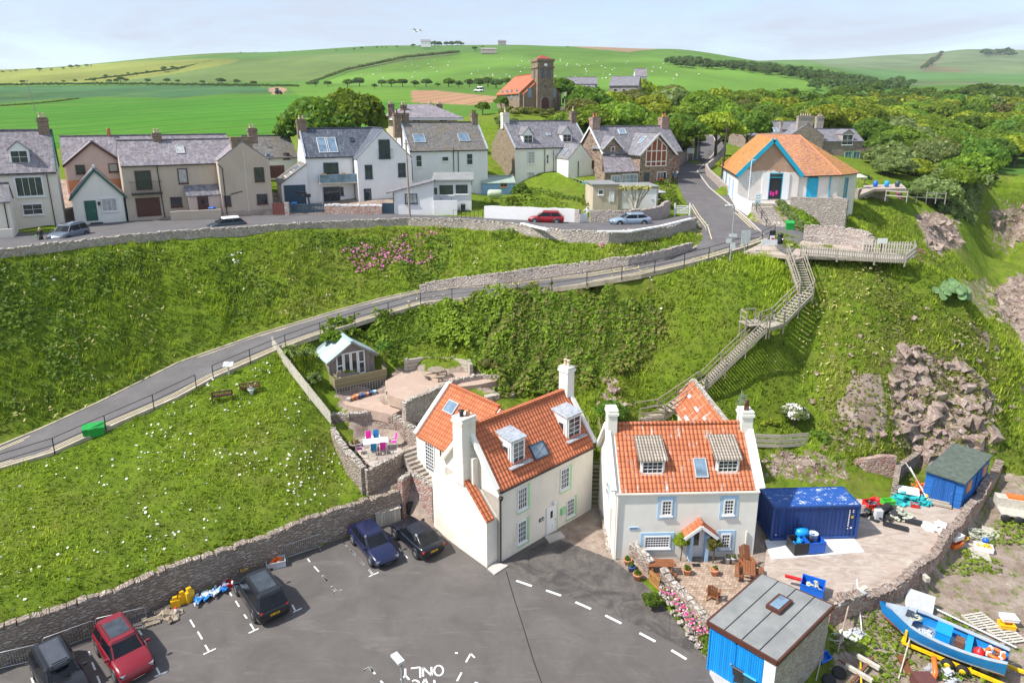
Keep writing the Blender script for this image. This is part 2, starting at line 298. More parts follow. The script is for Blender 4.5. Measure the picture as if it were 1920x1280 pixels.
# terrain
def interp(x,xs,ys):return float(np.interp(x,xs,ys))
def dens(pts,st=1.):
 o=[]
 for a,b in zip(pts[:-1],pts[1:]):
  n=max(1,int((Ve(b)-Ve(a)).length/st))
  for i in range(n):o.append(Ve(a).lerp(Ve(b),i/n))
 o.append(Ve(pts[-1]));return o
def offs(pts,d):
 "offset a world polyline sideways (to its left) by d"
 o=[]
 for i,p in enumerate(pts):
  a=pts[max(0,i-1)];b=pts[min(len(pts)-1,i+1)];t=Ve((b[0]-a[0],b[1]-a[1])).normalized()
  o.append(Ve((p[0]-t.y*d,p[1]+t.x*d,p[2])))
 return o
def setz(pts,z):return[Ve((p[0],p[1],z))for p in pts]
def addz(pts,z):return[Ve((p[0],p[1],p[2]+z))for p in pts]
_ng=rng.random((64,64,64)).astype(np.float32)
def vnoise(x,y,z=0.):
 x=np.asarray(x,dtype=np.float64);y=np.asarray(y,dtype=np.float64);z=np.zeros_like(x)+z
 xi=np.floor(x).astype(int);yi=np.floor(y).astype(int);zi=np.floor(z).astype(int);fx=x-xi;fy=y-yi;fz=z-zi
 fx=fx*fx*(3-2*fx);fy=fy*fy*(3-2*fy);fz=fz*fz*(3-2*fz);g=lambda a,b,c:_ng[(xi+a)&63,(yi+b)&63,(zi+c)&63]
 l=lambda a,b,t:a+(b-a)*t
 return l(l(l(g(0,0,0),g(1,0,0),fx),l(g(0,1,0),g(1,1,0),fx),fy),l(l(g(0,0,1),g(1,0,1),fx),l(g(0,1,1),g(1,1,1),fx),fy),fz)-.5
def fbm(x,y,o=4,z=0.):
 s=0;a=1.
 for i in range(o):s=s+a*vnoise(np.asarray(x)*2**i+i*17.3,np.asarray(y)*2**i+i*9.1,z);a*=.5
 return s
BG={-400:[(300,120),(262,170),(236,230),(212,330),(190,480),(170,650),(155,820),(138,1100),(136,1300),(150,3400)],0:[(300,120),(262,170),(236,230),(212,330),(188,480),(165,650),(150,820),(133,1100),(131,1300),(150,3400)],480:[(275,120),(250,165),(225,230),(203,330),(182,460),(163,650),(130,880),(105,1150),(97,1300),(140,3400)],750:[(250,120),(230,165),(208,230),(185,330),(168,450),(160,560),(130,800),(100,1050),(84,1300),(130,3400)],960:[(245,120),(222,140),(203,158),(193,200),(172,300),(160,420),(140,600),(108,900),(87,1200),(83,1320),(130,3400)],1060:[(262,120),(232,140),(203,158),(196,200),(185,300),(165,420),(140,600),(110,900),(90,1200),(86,1350),(130,3400)],1240:[(300,130),(250,170),(225,220),(190,330),(160,450),(138,600),(112,900),(95,1200),(91,1350),(130,3400)],1500:[(297,130),(270,170),(245,230),(212,350),(172,520),(142,700),(130,900),(126,1300),(122,2200),(111,2900),(120,3400)],1700:[(320,140),(290,180),(260,240),(225,340),(190,480),(168,650),(156,900),(148,1400),(120,2400),(99,3000),(110,3400)],1800:[(325,145),(295,190),(260,250),(222,340),(185,480),(163,650),(152,900),(146,1400),(110,2400),(90,3000),(100,3400)],1920:[(330,150),(300,200),(262,260),(224,340),(188,480),(166,650),(152,900),(146,1400),(112,2300),(92,3000),(100,3400)],2400:[(330,150),(300,200),(262,260),(224,340),(188,480),(166,650),(152,900),(146,1400),(116,2300),(96,3000),(100,3400)]}
_bk=sorted(BG);_lg=np.linspace(math.log(60),math.log(3400),240)
_tab=[]
for k in _bk:
 ds=[math.log(d)for p_,d in BG[k]];hs_=[ZA(p_,d)for p_,d in BG[k]]
 t=np.interp(_lg,ds,hs_);t[:]=np.convolve(np.pad(t,4,'edge'),np.ones(9)/9,'valid');_tab.append(t)
_tab=np.array(_tab)
def bgh(x,y):
 x=np.asarray(x,dtype=np.float64);y=np.maximum(np.asarray(y,dtype=np.float64),61)
 px=CX+F*x/(y*cp+(H-25)*sp);px=np.clip(px,_bk[0],_bk[-1]);j=np.clip(np.searchsorted(_bk,px)-1,0,len(_bk)-2);k0=np.array(_bk)[j];k1=np.array(_bk)[j+1]
 f=(px-k0)/(k1-k0);f=f*f*(3-2*f);l=np.clip((np.log(y)-_lg[0])/(_lg[1]-_lg[0]),0,238.999);i=l.astype(int);g=l-i
 a=_tab[j,i]*(1-g)+_tab[j,i+1]*g;b=_tab[j+1,i]*(1-g)+_tab[j+1,i+1]*g;return a*(1-f)+b*f
RXs=[-60,0,97,225,330,397,514,581,700,800,900,1000,1100,1200,1300,1390,1440];RHs=[4.2,4.6,5.,5.9,6.8,7.4,8.5,9.1,10.2,11,11.9,12.7,13.5,14.3,15.,15.5,15.7]
hR=lambda px:interp(px,RXs,RHs)
lo_px=[(-120,928),(-60,903),(0,877),(97,848),(225,790),(330,745),(397,708),(514,657),(581,632),(700,595),(800,567),(900,556),(965,551),(1000,546),(1100,532),(1200,515),(1300,492),(1390,465),(1440,447)]
up_px=[(-120,880),(-60,860),(0,837),(75,806),(187,755),(337,680),(487,627),(637,582),(717,560),(779,547),(850,539),(912,535),(996,526),(1100,516),(1180,503),(1250,487),(1300,468),(1322,450)]
road_lo=dens([G(a,b,hR(a))for a,b in lo_px],1.5);road_up=dens([G(a,b,hR(a+12))for a,b in up_px],1.5)
vw_px=[(-150,487,17.2),(0,470,17.2),(150,452,17.2),(300,437,17.2),(460,427,17.2),(600,417,17.2),(765,411,17.2),(870,413,17.2),(960,420,17.1),(1000,427,17.),(1060,433,17.),(1140,437,17.),(1250,427,16.9),(1300,411,16.8)]
vwall=dens([G(*p)for p in vw_px],1.2)
far_px=[(-150,440,16.5),(0,430,16.5),(130,425,16.5),(240,414,16.5),(320,412,16.5),(400,410,16.5),(520,403,16.5),(600,401,16.5),(720,401,16.5),(900,408,16.4),(1080,416,16.3),(1150,417,16.2),(1230,412,16.),(1296,403,16.)]
vfar=dens([G(*p)for p in far_px],1.5)
ml_px=[(1322,449,15.7),(1316,425,15.9),(1300,403,16.1),(1282,372,17.3),(1271,347,18.3),(1262,315,19.6),(1290,302,20.2),(1305,290,20.8),(1307,262,23.2),(1305,240,24.9),(1312,226,26.2)]
mr_px=[(1440,446,15.7),(1424,432,15.7),(1395,405,16.1),(1360,377,17),(1330,352,17.9),(1308,322,19.2),(1338,290,20.7),(1345,275,22.),(1338,255,23.8),(1322,238,25.1),(1320,226,26.2)]
mleft=[G(*p)for p in ml_px];mright=[G(*p)for p in mr_px]
cw_px=[(-140,1300),(0,1250),(170,1188),(330,1126),(500,1062),(600,1022),(690,992),(760,968)]
cw=dens([G(a,b,0)for a,b in cw_px],1.)
C=[]
def add(pts):C.extend([Ve(p)for p in pts])
def ap(l):add([G(*p)for p in l])
add(addz(offs(cw,.12),-.12));add(setz(offs(cw,.55),1.9));add(setz(offs(cw,1.4),2.15))
add(addz(road_lo,-.12));add(addz(offs(road_lo,-.6),-.15));add(addz(road_up,-.12));add(addz(offs(road_up,.5),.05))
mid=[]
n_=min(len(road_lo),len(road_up))
add([(road_lo[int(i/(n_-1)*(len(road_lo)-1))]+road_up[int(i/(n_-1)*(len(road_up)-1))])/2-Ve((0,0,.12))for i in range(n_)])
vw_out=offs(vwall,-.45);add([Ve((p.x,p.y,interp(CX+F*p.x/(p.y*cp+11*sp),[600,900,1000,1140,1300],[16.75,16.6,16.1,15.85,15.9])))for p in vw_out])
add([Ve((p.x,p.y,p.z-.08*(p.x<5)))for p in offs(C[-len(vw_out):],-.9)][::2])if 0 else add([Ve((q.x,q.y,C[-len(vw_out)+i].z-.35))for i,q in enumerate(offs(vwall,-1.4))])
vin=offs(vwall,.5);add([Ve((p.x,p.y,16.3))for p in vin]);add(addz(vfar,-.1))
add([(a+b)/2 for a,b in zip(vfar[::2],vfar[1::2])])
add(addz(dens(mleft,2),-.12));add(addz(dens(mright,2),-.12));add(addz([(a+b)/2 for a,b in zip(mleft,mright)],-.12))
for x in range(-60,80,5):
 for y in(10,16,22):add([(x,y,-.12 if x<14 else-.75)])
ap([(860,1080,-.1),(935,1060,-.1),(1020,1000,0),(1104,954,.0),(1135,955,.1),(1150,1050,0),(1240,1150,-.1),(1330,1230,-.1),(1000,1150,-.1),(700,1100,-.1),(800,1200,-.1),(500,1250,-.1),(200,1270,-.1),(850,1010,-.1),(300,1200,-.1),(600,1100,-.1)])
add([(x,y,-.1)for x in range(-20,12,4)for y in(26,30,34)]);add([(x,38,-.1)for x in range(-14,16,4)]);add([(-5,43,-.1),(-4,45,-.1),(0,42,.0),(3,46,.1),(6,47.5,.2)])
ap([(1215,1060,.1),(1300,1080,.1),(1400,1090,.1),(1350,1130,.1),(1450,1100,.15),(1600,1120,.2),(1700,1060,.2),(1540,1140,.1),(1600,1040,.2),(1750,980,.2),(1640,1000,.2),(1700,950,.2),(1790,960,.3),(1850,930,.3),(1440,1000,.15),(1500,950,.2),(1590,945,.2),(1720,905,.3),(1870,890,.3),(1780,1000,.2),(1735,1070,.15)])
add([(x,y,.1)for x in(8,11,14)for y in(41,44,46.5)]);add([(x,45.3,.35)for x in(18,20,22,24)])
yw_px=[(1878,885),(1840,950),(1790,1010),(1752,1062),(1700,1108),(1640,1135),(1556,1160)]
yw=dens([G(a,b,.1)for a,b in yw_px],1.);add(setz(offs(yw,-.3),.1));add(setz(offs(yw,.55),-.7))
ap([(1580,1200,-.75),(1600,1270,-.75),(1700,1200,-.75),(1800,1250,-.75),(1800,1150,-.7),(1900,1200,-.75),(1900,1100,-.6),(1850,1050,-.6),(1900,1000,-.4),(1950,1250,-.75),(1800,1080,-.65),(2050,1100,-.7),(1560,1180,-.7),(1920,930,.0),(1905,890,.2)])
add([(x,y,-.75)for x in(16,20,26,32,38)for y in(26,30)])
ap([(690,900,2.4),(640,830,3.),(625,800,3.6),(660,835,3.0),(700,872,3.),(748,862,3.),(752,835,3.),(700,815,3.),(742,905,2.5)])
add([(x,y,2.4)for x,y in[G(785,905,2.4)[:2],G(815,890,2.4)[:2],G(830,905,2.4)[:2]]]);ap([(780,860,2.9),(765,830,3.3),(790,790,4.0),(820,790,4.1),(745,790,4.3)])
ap([(512,655,8.4),(545,700,7.2),(580,745,6),(622,795,4.4),(640,760,4.9),(640,700,5.3),(690,690,5.3),(690,748,4.9),(740,738,4.9),(757,768,4.5),(700,775,4.6),(660,785,4.5),(725,715,5.),(600,690,6.3),(560,670,7.9),(585,725,6)])
ap([(730,705,5.9),(765,695,6),(800,735,5.9),(760,735,5.8),(880,700,6),(930,712,6),(935,728,6),(880,718,5.95),(820,700,6),(800,745,5.9),(730,690,6.2),(770,666,7.2),(830,662,7.4),(880,670,7.3),(930,690,6.8),(905,745,4.6),(930,755,4.4),(870,745,4.6)])
ap([(950,765,4.),(1080,800,2.9),(1108,802,3.5),(1110,770,4.2),(1150,745,5.4),(1180,715,6.6),(1150,780,4.2),(1200,780,3.7),(1240,778,3.8),(1330,745,4.8),(1440,800,2.6),(1500,795,2.8),(1420,830,2.0),(1500,840,1.9),(1440,870,1.2),(1500,880,1.1),(1580,880,1.2),(1600,905,.6),(1450,760,4.5),(1550,720,6.8),(1550,800,3.8),(1620,850,2.2),(1600,800,4.2),(1660,900,.6),(1560,850,2.2)])
ap([(1330,700,7),(1430,600,11.5),(1510,548,13.2),(1490,478,15.8),(1400,520,14.3),(1300,560,12.6),(1300,650,9),(1200,560,12.2),(1200,650,8.2),(1200,700,6.3),(1100,560,11.8),(1100,650,7.5),(1100,720,5.2),(1000,600,10.2),(1000,680,6.8),(900,600,10),(900,650,8),(800,620,9),(740,650,7.6),(700,620,8.9),(620,645,8.6),(1250,730,5.4),(1000,730,5),(1440,470,15.6),(1370,500,14.9),(1240,780,3.7)])
ap([(1480,470,15.9),(1550,455,16),(1600,465,15.95),(1660,475,15.9),(1715,487,15.6),(1600,520,14.3),(1700,540,13.2),(1600,600,11.6),(1700,600,11),(1800,560,12.4),(1845,590,11),(1600,660,9),(1700,650,9.2),(1790,640,9.4),(1870,650,8.4),(1660,700,7.8),(1720,690,8.2),(1680,730,6.3),(1760,735,6.2),(1850,730,6.3),(1700,800,3.2),(1780,815,2.4),(1840,825,2.2),(1700,855,1.3),(1865,860,1.2),(1720,880,.5),(1800,520,13.6),(1900,640,8.6),(1760,500,14.6)])
add([(44,66,7),(45,72,3),(41,74,6),(38,80,11),(50,62,4),(52,58,3),(50,78,1.5),(50,70,2),(46,53,1.),(50,54,2.5),(55,50,2.5),(60,50,1.5),(56,60,1.)])
ap([(1880,800,1.6),(1905,720,5.6),(1905,860,.2),(1940,760,3.),(1990,700,3.5),(2060,800,0),(2060,950,-.5),(1960,680,3)])
ap([(1905,622,.3),(1925,650,.2),(1880,500,1.5),(1620,420,14.5),(1700,400,14.5),(1700,480,10),(1800,380,13.5),(1800,480,7),(1750,420,11.5),(1850,480,4.5),(1900,440,6),(1650,350,16.5),(1800,330,16.5),(1730,330,17.2),(1920,330,15),(1920,560,1.),(1920,500,2.5),(1650,440,13.2),(1760,450,9.6),(1800,430,10),(1860,420,8),(1860,540,1.),(1880,570,.4),(1870,380,11),(1990,560,.2),(2060,500,.5),(2000,420,6),(2100,380,8)])
ap([(1460,438,15.9),(1500,440,15.8),(1550,432,15.4),(1580,415,15.1),(1620,396,15.3),(1440,427,15.8),(1444,388,17.5),(1400,395,16.5),(1416,388,17.5),(1500,385,17.3),(1530,385,17.),(1540,402,15.2),(1520,425,15.8),(1345,360,17.5),(1620,440,13.6),(1600,380,15.6),(1670,465,14.2)])
add([(30,100,18.5),(36,100,18),(44,102,16.8),(34,112,19),(44,112,18),(40,124,19.5),(50,124,18.5)])
ap([(0,420,16.7),(500,395,17),(700,392,16.9),(900,395,16.7),(1000,375,17.3),(1090,395,16.5),(1200,380,17.),(1250,360,17.6),(1150,400,16.4),(60,415,16.7),(250,405,16.7),(960,390,16.8)])
add([(-60,95,20.5),(-45,86,20),(-30,93,18.),(-20,96,18.2),(-8,97,17.9),(10,103,18.8),(20,108,19.5),(0,112,20.5),(-15,108,20.3),(-35,104,20.5),(-55,78,17.5),(-66,70,17),(-75,80,18),(-50,74,17),(20,92,17.5),(-84,60,17),(-84,100,20.5),(-70,62,16.6)])
ap([(540,396,16.8),(580,388,16.9),(660,391,16.85),(760,397,16.7),(615,390,16.85),(905,365,17.1),(965,366,17.1),(935,358,17.2),(920,375,17.)])
for x in range(-95,121,8):
 for y in(128,136,146,154):
  add([(x,y,float(bgh(x,y)))])
for y in range(30,128,8):add([(119,y,interp(y,[30,60,80,128],[-.5,0,4,16])),(-95,y,interp(y,[30,45,60,128],[2.,6,15,21]))])
ap([(-300,1100,2.5),(-250,960,4.4),(-300,870,5.2),(-300,700,8),(-300,560,14.2),(-100,760,7.5)])
def filt(pts):
 seen={};o=[]
 for p in pts:
  k=(round(p.x/.22),round(p.y/.22))
  if k in seen:continue
  seen[k]=1;o.append(p)
 return o
C=filt(C)
vs,_,fs,*_r=delaunay_2d_cdt([Ve((p.x,p.y))for p in C],[],[],0,1e-5)
orig=_r[0];hz=[C[o[0]].z if o else 0. for o in orig]
GX0,GX1,GY0,GY1,GS=-90.,115.,14.,152.,.45
gx=np.arange(GX0,GX1,GS);gy=np.arange(GY0,GY1,GS);HM=np.full((len(gy),len(gx)),np.nan)
for t in fs:
 a,b,c=[vs[i]for i in t];za,zb,zc=[hz[i]for i in t]
 i0=max(0,int((min(a.x,b.x,c.x)-GX0)/GS));i1=min(len(gx)-1,int((max(a.x,b.x,c.x)-GX0)/GS)+1);j0=max(0,int((min(a.y,b.y,c.y)-GY0)/GS));j1=min(len(gy)-1,int((max(a.y,b.y,c.y)-GY0)/GS)+1)
 if i1<i0 or j1<j0:continue
 X,Y=np.meshgrid(gx[i0:i1+1],gy[j0:j1+1]);det=(b.y-c.y)*(a.x-c.x)+(c.x-b.x)*(a.y-c.y)
 if abs(det)<1e-9:continue
 l1=((b.y-c.y)*(X-c.x)+(c.x-b.x)*(Y-c.y))/det;l2=((c.y-a.y)*(X-c.x)+(a.x-c.x)*(Y-c.y))/det;l3=1-l1-l2
 m_=(l1>=-1e-6)&(l2>=-1e-6)&(l3>=-1e-6);Z=l1*za+l2*zb+l3*zc;sub=HM[j0:j1+1,i0:i1+1];sub[m_]=Z[m_]
HM=np.nan_to_num(HM,nan=0.)
def ip(x,y,poly):
 x=np.asarray(x);y=np.asarray(y);c=np.zeros(x.shape,dtype=bool);n=len(poly);j=n-1
 for i in range(n):
  xi,yi=poly[i][:2];xj,yj=poly[j][:2]
  if yi!=yj:c^=((yi>y)!=(yj>y))&(x<(xj-xi)*(y-yi)/(yj-yi)+xi)
  j=i
 return c
def PRn(x,y,z):zc=y*cp-(z-H)*sp;return CX+F*x/zc,CY+F*(-(z-H)*cp-y*sp)/zc
XX,YY=np.meshgrid(gx,gy);PX,PY=PRn(XX,YY,HM)
carpark=[p for p in cw]+[G(815,985),G(835,1008),G(914,1065),G(942,1052),G(1104,954),G(1135,952),G(1150,1048),G(1175,1052),G(1215,1100),G(1290,1190),G(1330,1240),G(1345,1300),G(1345,1600),G(-300,1600),G(-300,1360)]
yard=[G(1440,900,.3),G(1600,905,.3),G(1660,900,.3),G(1720,870,.3)]+[p for p in yw]+[G(1556,1160,.1),G(1430,1085,.1),G(1440,1010,.1)]
soft=np.ones_like(HM)
roadpoly=[p for p in road_lo]+[G(1424,432,15.7)]+mright[2:][:0]+list(reversed(road_up))
mainpoly=mleft+mright[::-1];vpoly=[p for p in vwall]+list(reversed(vfar))
gard=[G(600,640,8.7),G(960,690,6.5),G(1000,790,4),G(860,960,0),G(690,905,2.2),G(620,800,4)]
for pl in(carpark,yard,roadpoly,mainpoly,vpoly,gard):soft[ip(XX,YY,pl)]=0
vill=(YY>76)&(XX<34)&(YY<118);soft[(YY<46.5)&(XX>12)]*=.3;soft[vill]*=.15;soft[YY>118]*=.35
k=np.ones((5,))/5
for ax in(0,1):soft=np.apply_along_axis(lambda v:np.convolve(np.pad(v,2,'edge'),k,'valid'),ax,soft)
soft=np.clip(soft*2-1,0,1)
HS=HM.copy()
for _ in range(3):
 for ax in(0,1):HS=np.apply_along_axis(lambda v:np.convolve(np.pad(v,2,'edge'),k,'valid'),ax,HS)
HM=HM*(1-soft)+HS*soft
rock_polys=[[(1655,700),(1690,655),(1760,650),(1840,700),(1865,760),(1870,850),(1800,870),(1720,860),(1690,800),(1665,760)],[(1560,780),(1600,770),(1630,820),(1610,850),(1570,820)],[(1425,855),(1500,850),(1580,870),(1600,900),(1560,900),(1430,890)],[(1715,400),(1750,395),(1795,410),(1800,450),(1760,485),(1735,470)],[(1845,400),(1880,385),(1940,380),(1940,455),(1870,455)],[(1855,540),(1890,525),(1940,520),(1940,600),(1890,605)],[(1125,700),(1155,708),(1160,745),(1185,755),(1150,770),(1125,750),(1140,735)],[(1175,615),(1190,618),(1200,652),(1190,655)],[(1880,760),(1940,770),(1940,830),(1890,810)],[(1830,640),(1870,645),(1865,675),(1835,670)]]
PX,PY=PRn(XX,YY,HM);nxx=PX+fbm(XX*.5,YY*.5)*26;nyy=PY+fbm(XX*.5+50,YY*.5)*26
rock=np.zeros_like(HM)
vis=(YY<140)
for i,pl in enumerate(rock_polys):
 m_=ip(nxx,nyy,pl)&vis
 if i in(0,1,2,6,7):m_&=(YY<62)
 rock[m_]=1
for _ in range(3):
 for ax in(0,1):rock=np.apply_along_axis(lambda v:np.convolve(np.pad(v,2,'edge'),k,'valid'),ax,rock)
rock=np.clip(rock*1.15,0,1);gyy,gxx=np.gradient(HM,GS);slope=np.hypot(gxx,gyy)
patch=fbm(XX*.35+9,YY*.35)
rock[(XX>24)&(slope>1.5)&(patch>.25)&(YY<70)]=.8
HM+=soft*(fbm(XX*.22,YY*.22)*.55+fbm(XX*.9,YY*.9)*.38)
HM+=np.clip(rock,0,1)*(np.abs(fbm(XX*.5,YY*.5,4,HM*.5))*2.2-.5+fbm(XX*1.4,YY*1.4,2)*.7)
def hgt(x,y):
 fx=min(max((x-GX0)/GS,0),len(gx)-1.001);fy=min(max((y-GY0)/GS,0),len(gy)-1.001);i=int(fx);j=int(fy);a=fx-i;b=fy-j
 return float((HM[j,i]*(1-a)+HM[j,i+1]*a)*(1-b)+(HM[j+1,i]*(1-a)+HM[j+1,i+1]*a)*b)
def ground(px,py,lo=-1.,hi=27.):
 "march the sight line to the terrain"
 d=ray(px,py);t=18.
 while t<160:
  p=Ve((0,0,H))+d*t
  if p.y>GY1-2:return p
  if p.z<hgt(p.x,p.y):return Ve((p.x,p.y,hgt(p.x,p.y)))
  t+=.15
 return p
dirt=np.zeros_like(HM)
for pl in([G(1560,1165,-.7),G(1700,1115,-.7),G(1790,1010,-.6),G(1850,940,-.3),G(1880,890,0),G(1960,900,0),G(2100,1300,-.7),G(1560,1300,-.7)],):dirt[ip(XX,YY,pl)]=.62
dirt[ip(XX,YY,gard)]=.0
for pl in([(640,700),(720,690),(760,770),(660,790),(630,745)],[(725,695),(800,690),(885,695),(945,715),(930,735),(880,728),(800,750),(740,738)]):dirt[ip(nxx*.2+PX*.8,nyy*.2+PY*.8,pl)&(YY>46)&(YY<72)]=1
dirt[ip(PX,PY,[(1880,575),(1960,560),(1960,720),(1930,680)])&(YY>78)]=1
dirt[ip(nxx,nyy,[(1590,690),(1640,700),(1660,780),(1640,850),(1600,800),(1560,770)])&(YY<64)]=.75
dirt[ip(PX,PY,[(1720,540),(1850,520),(1860,600),(1840,600),(1800,560)])&(YY>80)]=.5
dirt[ip(XX,YY,[(-8,37.5),(18,37.5),(18,46.5),(8,47.5),(-2,50),(-8,46)])]=.9;dirt[vill&(YY<84)]=.5;dirt[vill&(YY<93)&(XX<-12)]=.7;dirt[ip(XX,YY,[G(655,812,3.1),G(700,790,3.1),G(752,815,3.1),G(790,800,4),G(850,880,2.4),G(760,910,2.4),G(700,900,3.1),G(672,860,3.1)])]=.9;dirt[ip(PX,PY,[(925,352),(1190,352),(1180,400),(1000,398),(925,395)])&(YY<105)]=.0
dry=np.clip(.35+fbm(XX*.13,YY*.13,4)*.9,0,1)
dry[(XX>26)&(YY<85)]=np.clip(dry[(XX>26)&(YY<85)]+.3,0,1)
n=NB('ground_cover');at=n.new('ShaderNodeAttribute',attribute_name='Col');r_,g_,b_=n.sep(at.outputs['Color'])[:3];co=n.coord()
gn=n.noise(co,1.3,8,.72);gf=n.noise(co,9,4,.7);gg=n.mix(n.ramp(gn,[(.34,0.),(.66,1.)]),(.06,.115,.008),(.2,.3,.018));gg=n.mix(n.m('MULTIPLY',n.ramp(gf,[(.4,0.),(.75,1.)]),.6),gg,(.21,.29,.03))
gg=n.mix(n.m('MULTIPLY',b_,n.ramp(n.noise(co,.6,6,.7),[(.4,0.),(.62,.75)])),gg,(.24,.21,.06))
rk=n.mix(n.ramp(n.noise(co,.9,10,.75),[(.36,0.),(.6,1.)]),(.17,.11,.085),(.46,.37,.31));rk=n.mix(n.ramp(n.vor(n.coord('Object',(1,1,1.6)),1.6,'DISTANCE_TO_EDGE'),[(0.,1.),(.07,0.)]),rk,(.11,.06,.05));rk=n.mix(n.ramp(n.noise(co,2.6,6,.8),[(.58,0.),(.68,1.)]),rk,(.72,.66,.6));rk=n.mix(n.ramp(n.noise(co,1.7,7,.75),[(.56,0.),(.64,1.)]),rk,(.2,.2,.05))
dt=n.mix(n.ramp(n.noise(co,.8,9,.7),[(.35,0.),(.65,1.)]),(.27,.19,.15),(.5,.41,.34));dt=n.mix(n.ramp(n.noise(co,30,2,.6),[(.6,0.),(.72,.7)]),dt,(.66,.6,.54))
edge=n.noise(co,1.4,8,.75)
c=n.mix(n.ramp(n.m('ADD',g_,n.m('MULTIPLY',n.m('SUBTRACT',edge,.5),1.6)),[(.42,0.),(.6,1.)]),gg,dt);c=n.mix(n.ramp(n.m('ADD',r_,n.m('MULTIPLY',n.m('SUBTRACT',edge,.5),2.4)),[(.5,0.),(.58,1.)]),c,rk)
n.bump(n.m('ADD',n.noise(co,3.5,8,.75),n.m('MULTIPLY',n.noise(co,16,3,.7),.4)),.9,.25);M['ground']=n.end(c,.95,0,.1)
NYG,NXG=HM.shape;idx=np.arange(NYG*NXG).reshape(NYG,NXG)
V=np.stack([XX,YY,HM],-1).reshape(-1,3);Fq=np.stack([idx[:-1,:-1],idx[:-1,1:],idx[1:,1:],idx[1:,:-1]],-1).reshape(-1,4)
me=mesh_np('hillside_ground',V,Fq,[M['ground']],smooth=True,cols={'Col':np.stack([rock,dirt,dry],-1).reshape(-1,3)})
link('ground',me,kind='structure')
NA,NR=420,330
ang=np.linspace(-44,44,NA);rr=np.exp(np.linspace(math.log(150),math.log(3400),NR))
A_,R_=np.meshgrid(np.tan(np.radians(ang)),rr);BX=A_*R_;BY=R_.copy();BH=bgh(BX,BY);
BH+=np.clip((BY-400)/600,0,1)*fbm(BX*.004,BY*.004,4)*7*np.clip((1200-BY)/300,0,1)
BH[0]-=2.;BH[1]-=.4
bgx_,bgy_=PRn(BX,BY,BH)
FC=np.zeros((NR,NA,3))+np.array((.075,.17,.025));stripe=np.zeros((NR,NA))
def field(poly,col,var=.0,st=0.):
 wob=fbm(BX*.02,BY*.02,2)*3
 m_=ip(bgx_+wob,bgy_+wob*.3,poly);cc=np.array(col)[None,:]*(1+var*fbm(BX*.01,BY*.006,4)[m_][:,None]*2);FC[m_]=cc;stripe[m_]=st
field([(-500,125),(480,80),(2000,60),(2000,500),(-500,500)],(.1,.205,.03),.2)
field([(-500,345),(-500,200),(0,196),(110,187),(190,183),(330,186),(420,178),(560,176),(770,165),(770,330),(700,345)],(.07,.22,.018),.12,1.)
field([(-500,193),(0,194),(110,185),(190,181),(330,184),(420,176),(530,174),(520,164),(300,160),(0,163),(-500,164)],(.07,.17,.065),.35)
field([(-500,158),(0,159),(200,154),(300,143),(390,128),(440,118),(480,97),(350,105),(240,115),(100,128),(-500,140)],(.25,.27,.06),.25)
field([(200,155),(310,141),(400,127),(460,112),(600,100),(780,95),(860,100),(760,118),(640,135),(580,152),(400,156)],(.14,.2,.06),.25)
field([(240,115),(480,97),(750,83),(960,80),(960,97),(780,98),(600,101),(460,112),(390,110)],(.1,.2,.045),.1)
field([(590,155),(650,135),(760,118),(870,100),(1000,96),(1240,110),(1400,130),(1700,150),(1500,170),(1200,170),(900,165),(700,162)],(.13,.25,.035),.25)
field([(540,163),(600,160),(780,165),(780,195),(560,180)],(.13,.26,.03),.1,.6)
field([(773,170),(820,170),(935,182),(935,190),(880,197),(773,192)],(.42,.22,.14),.06,.8)
field([(1070,84),(1120,86),(1225,89),(1232,92),(1180,98),(1110,92),(1070,87)],(.34,.21,.14),.1)
field([(505,165),(520,163),(540,166),(528,176),(508,178)],(.42,.24,.17))
field([(1500,108),(1700,95),(2000,85),(2400,85),(2400,160),(1700,160),(1560,128)],(.15,.2,.09),.25)
field([(1560,126),(1700,134),(1850,138),(2400,138),(2400,165),(1650,150)],(.1,.21,.06),.1)
field([(1725,120),(1760,98),(1775,100),(1750,125),(1800,128),(1810,136),(1730,134)],(.2,.16,.09),.6)
n=NB('farmland');at=n.new('ShaderNodeAttribute',attribute_name='Col');s2=n.new('ShaderNodeAttribute',attribute_name='Stripe');co=n.coord();fc=at.outputs['Color']
wv=n.new('ShaderNodeTexWave');mp_=n.new('ShaderNodeMapping');n.put(mp_.inputs[0],co);mp_.inputs['Rotation'].default_value=(0,0,R(38));n.put(wv.inputs[0],mp_.outputs[0]);wv.inputs['Scale'].default_value=.011;wv.inputs['Distortion'].default_value=3.5;wv.inputs['Detail'].default_value=1.;wv.inputs['Detail Scale'].default_value=.35
c=n.mix(n.m('MULTIPLY',n.ramp(wv.outputs['Fac'],[(.0,1.),(.015,.8),(.05,0.)]),n.m('MULTIPLY',n.sep(s2 .outputs['Color'])[0],.75)),fc,mul((.03,.1,.01),1.));c=n.mix(n.ramp(n.noise(co,.12,8,.75),[(.35,.3),(.7,0.)]),c,(.03,.07,.01));c=n.mix(n.ramp(n.noise(co,.02,5,.6),[(.5,0.),(.75,.28)]),c,(.22,.3,.05))
n.bump(n.noise(co,.6,6,.7),.6,.3);M['farm']=n.end(c,.95,0,.08)
idx=np.arange(NR*NA).reshape(NR,NA);Fq=np.stack([idx[:-1,:-1],idx[:-1,1:],idx[1:,1:],idx[1:,:-1]],-1).reshape(-1,4)
me=mesh_np('far_land',np.stack([BX,BY,BH],-1).reshape(-1,3),Fq,[M['farm']],smooth=True,cols={'Col':FC.reshape(-1,3),'Stripe':np.repeat(stripe.reshape(-1,1),3,1)})
link('hills',me,kind='structure')
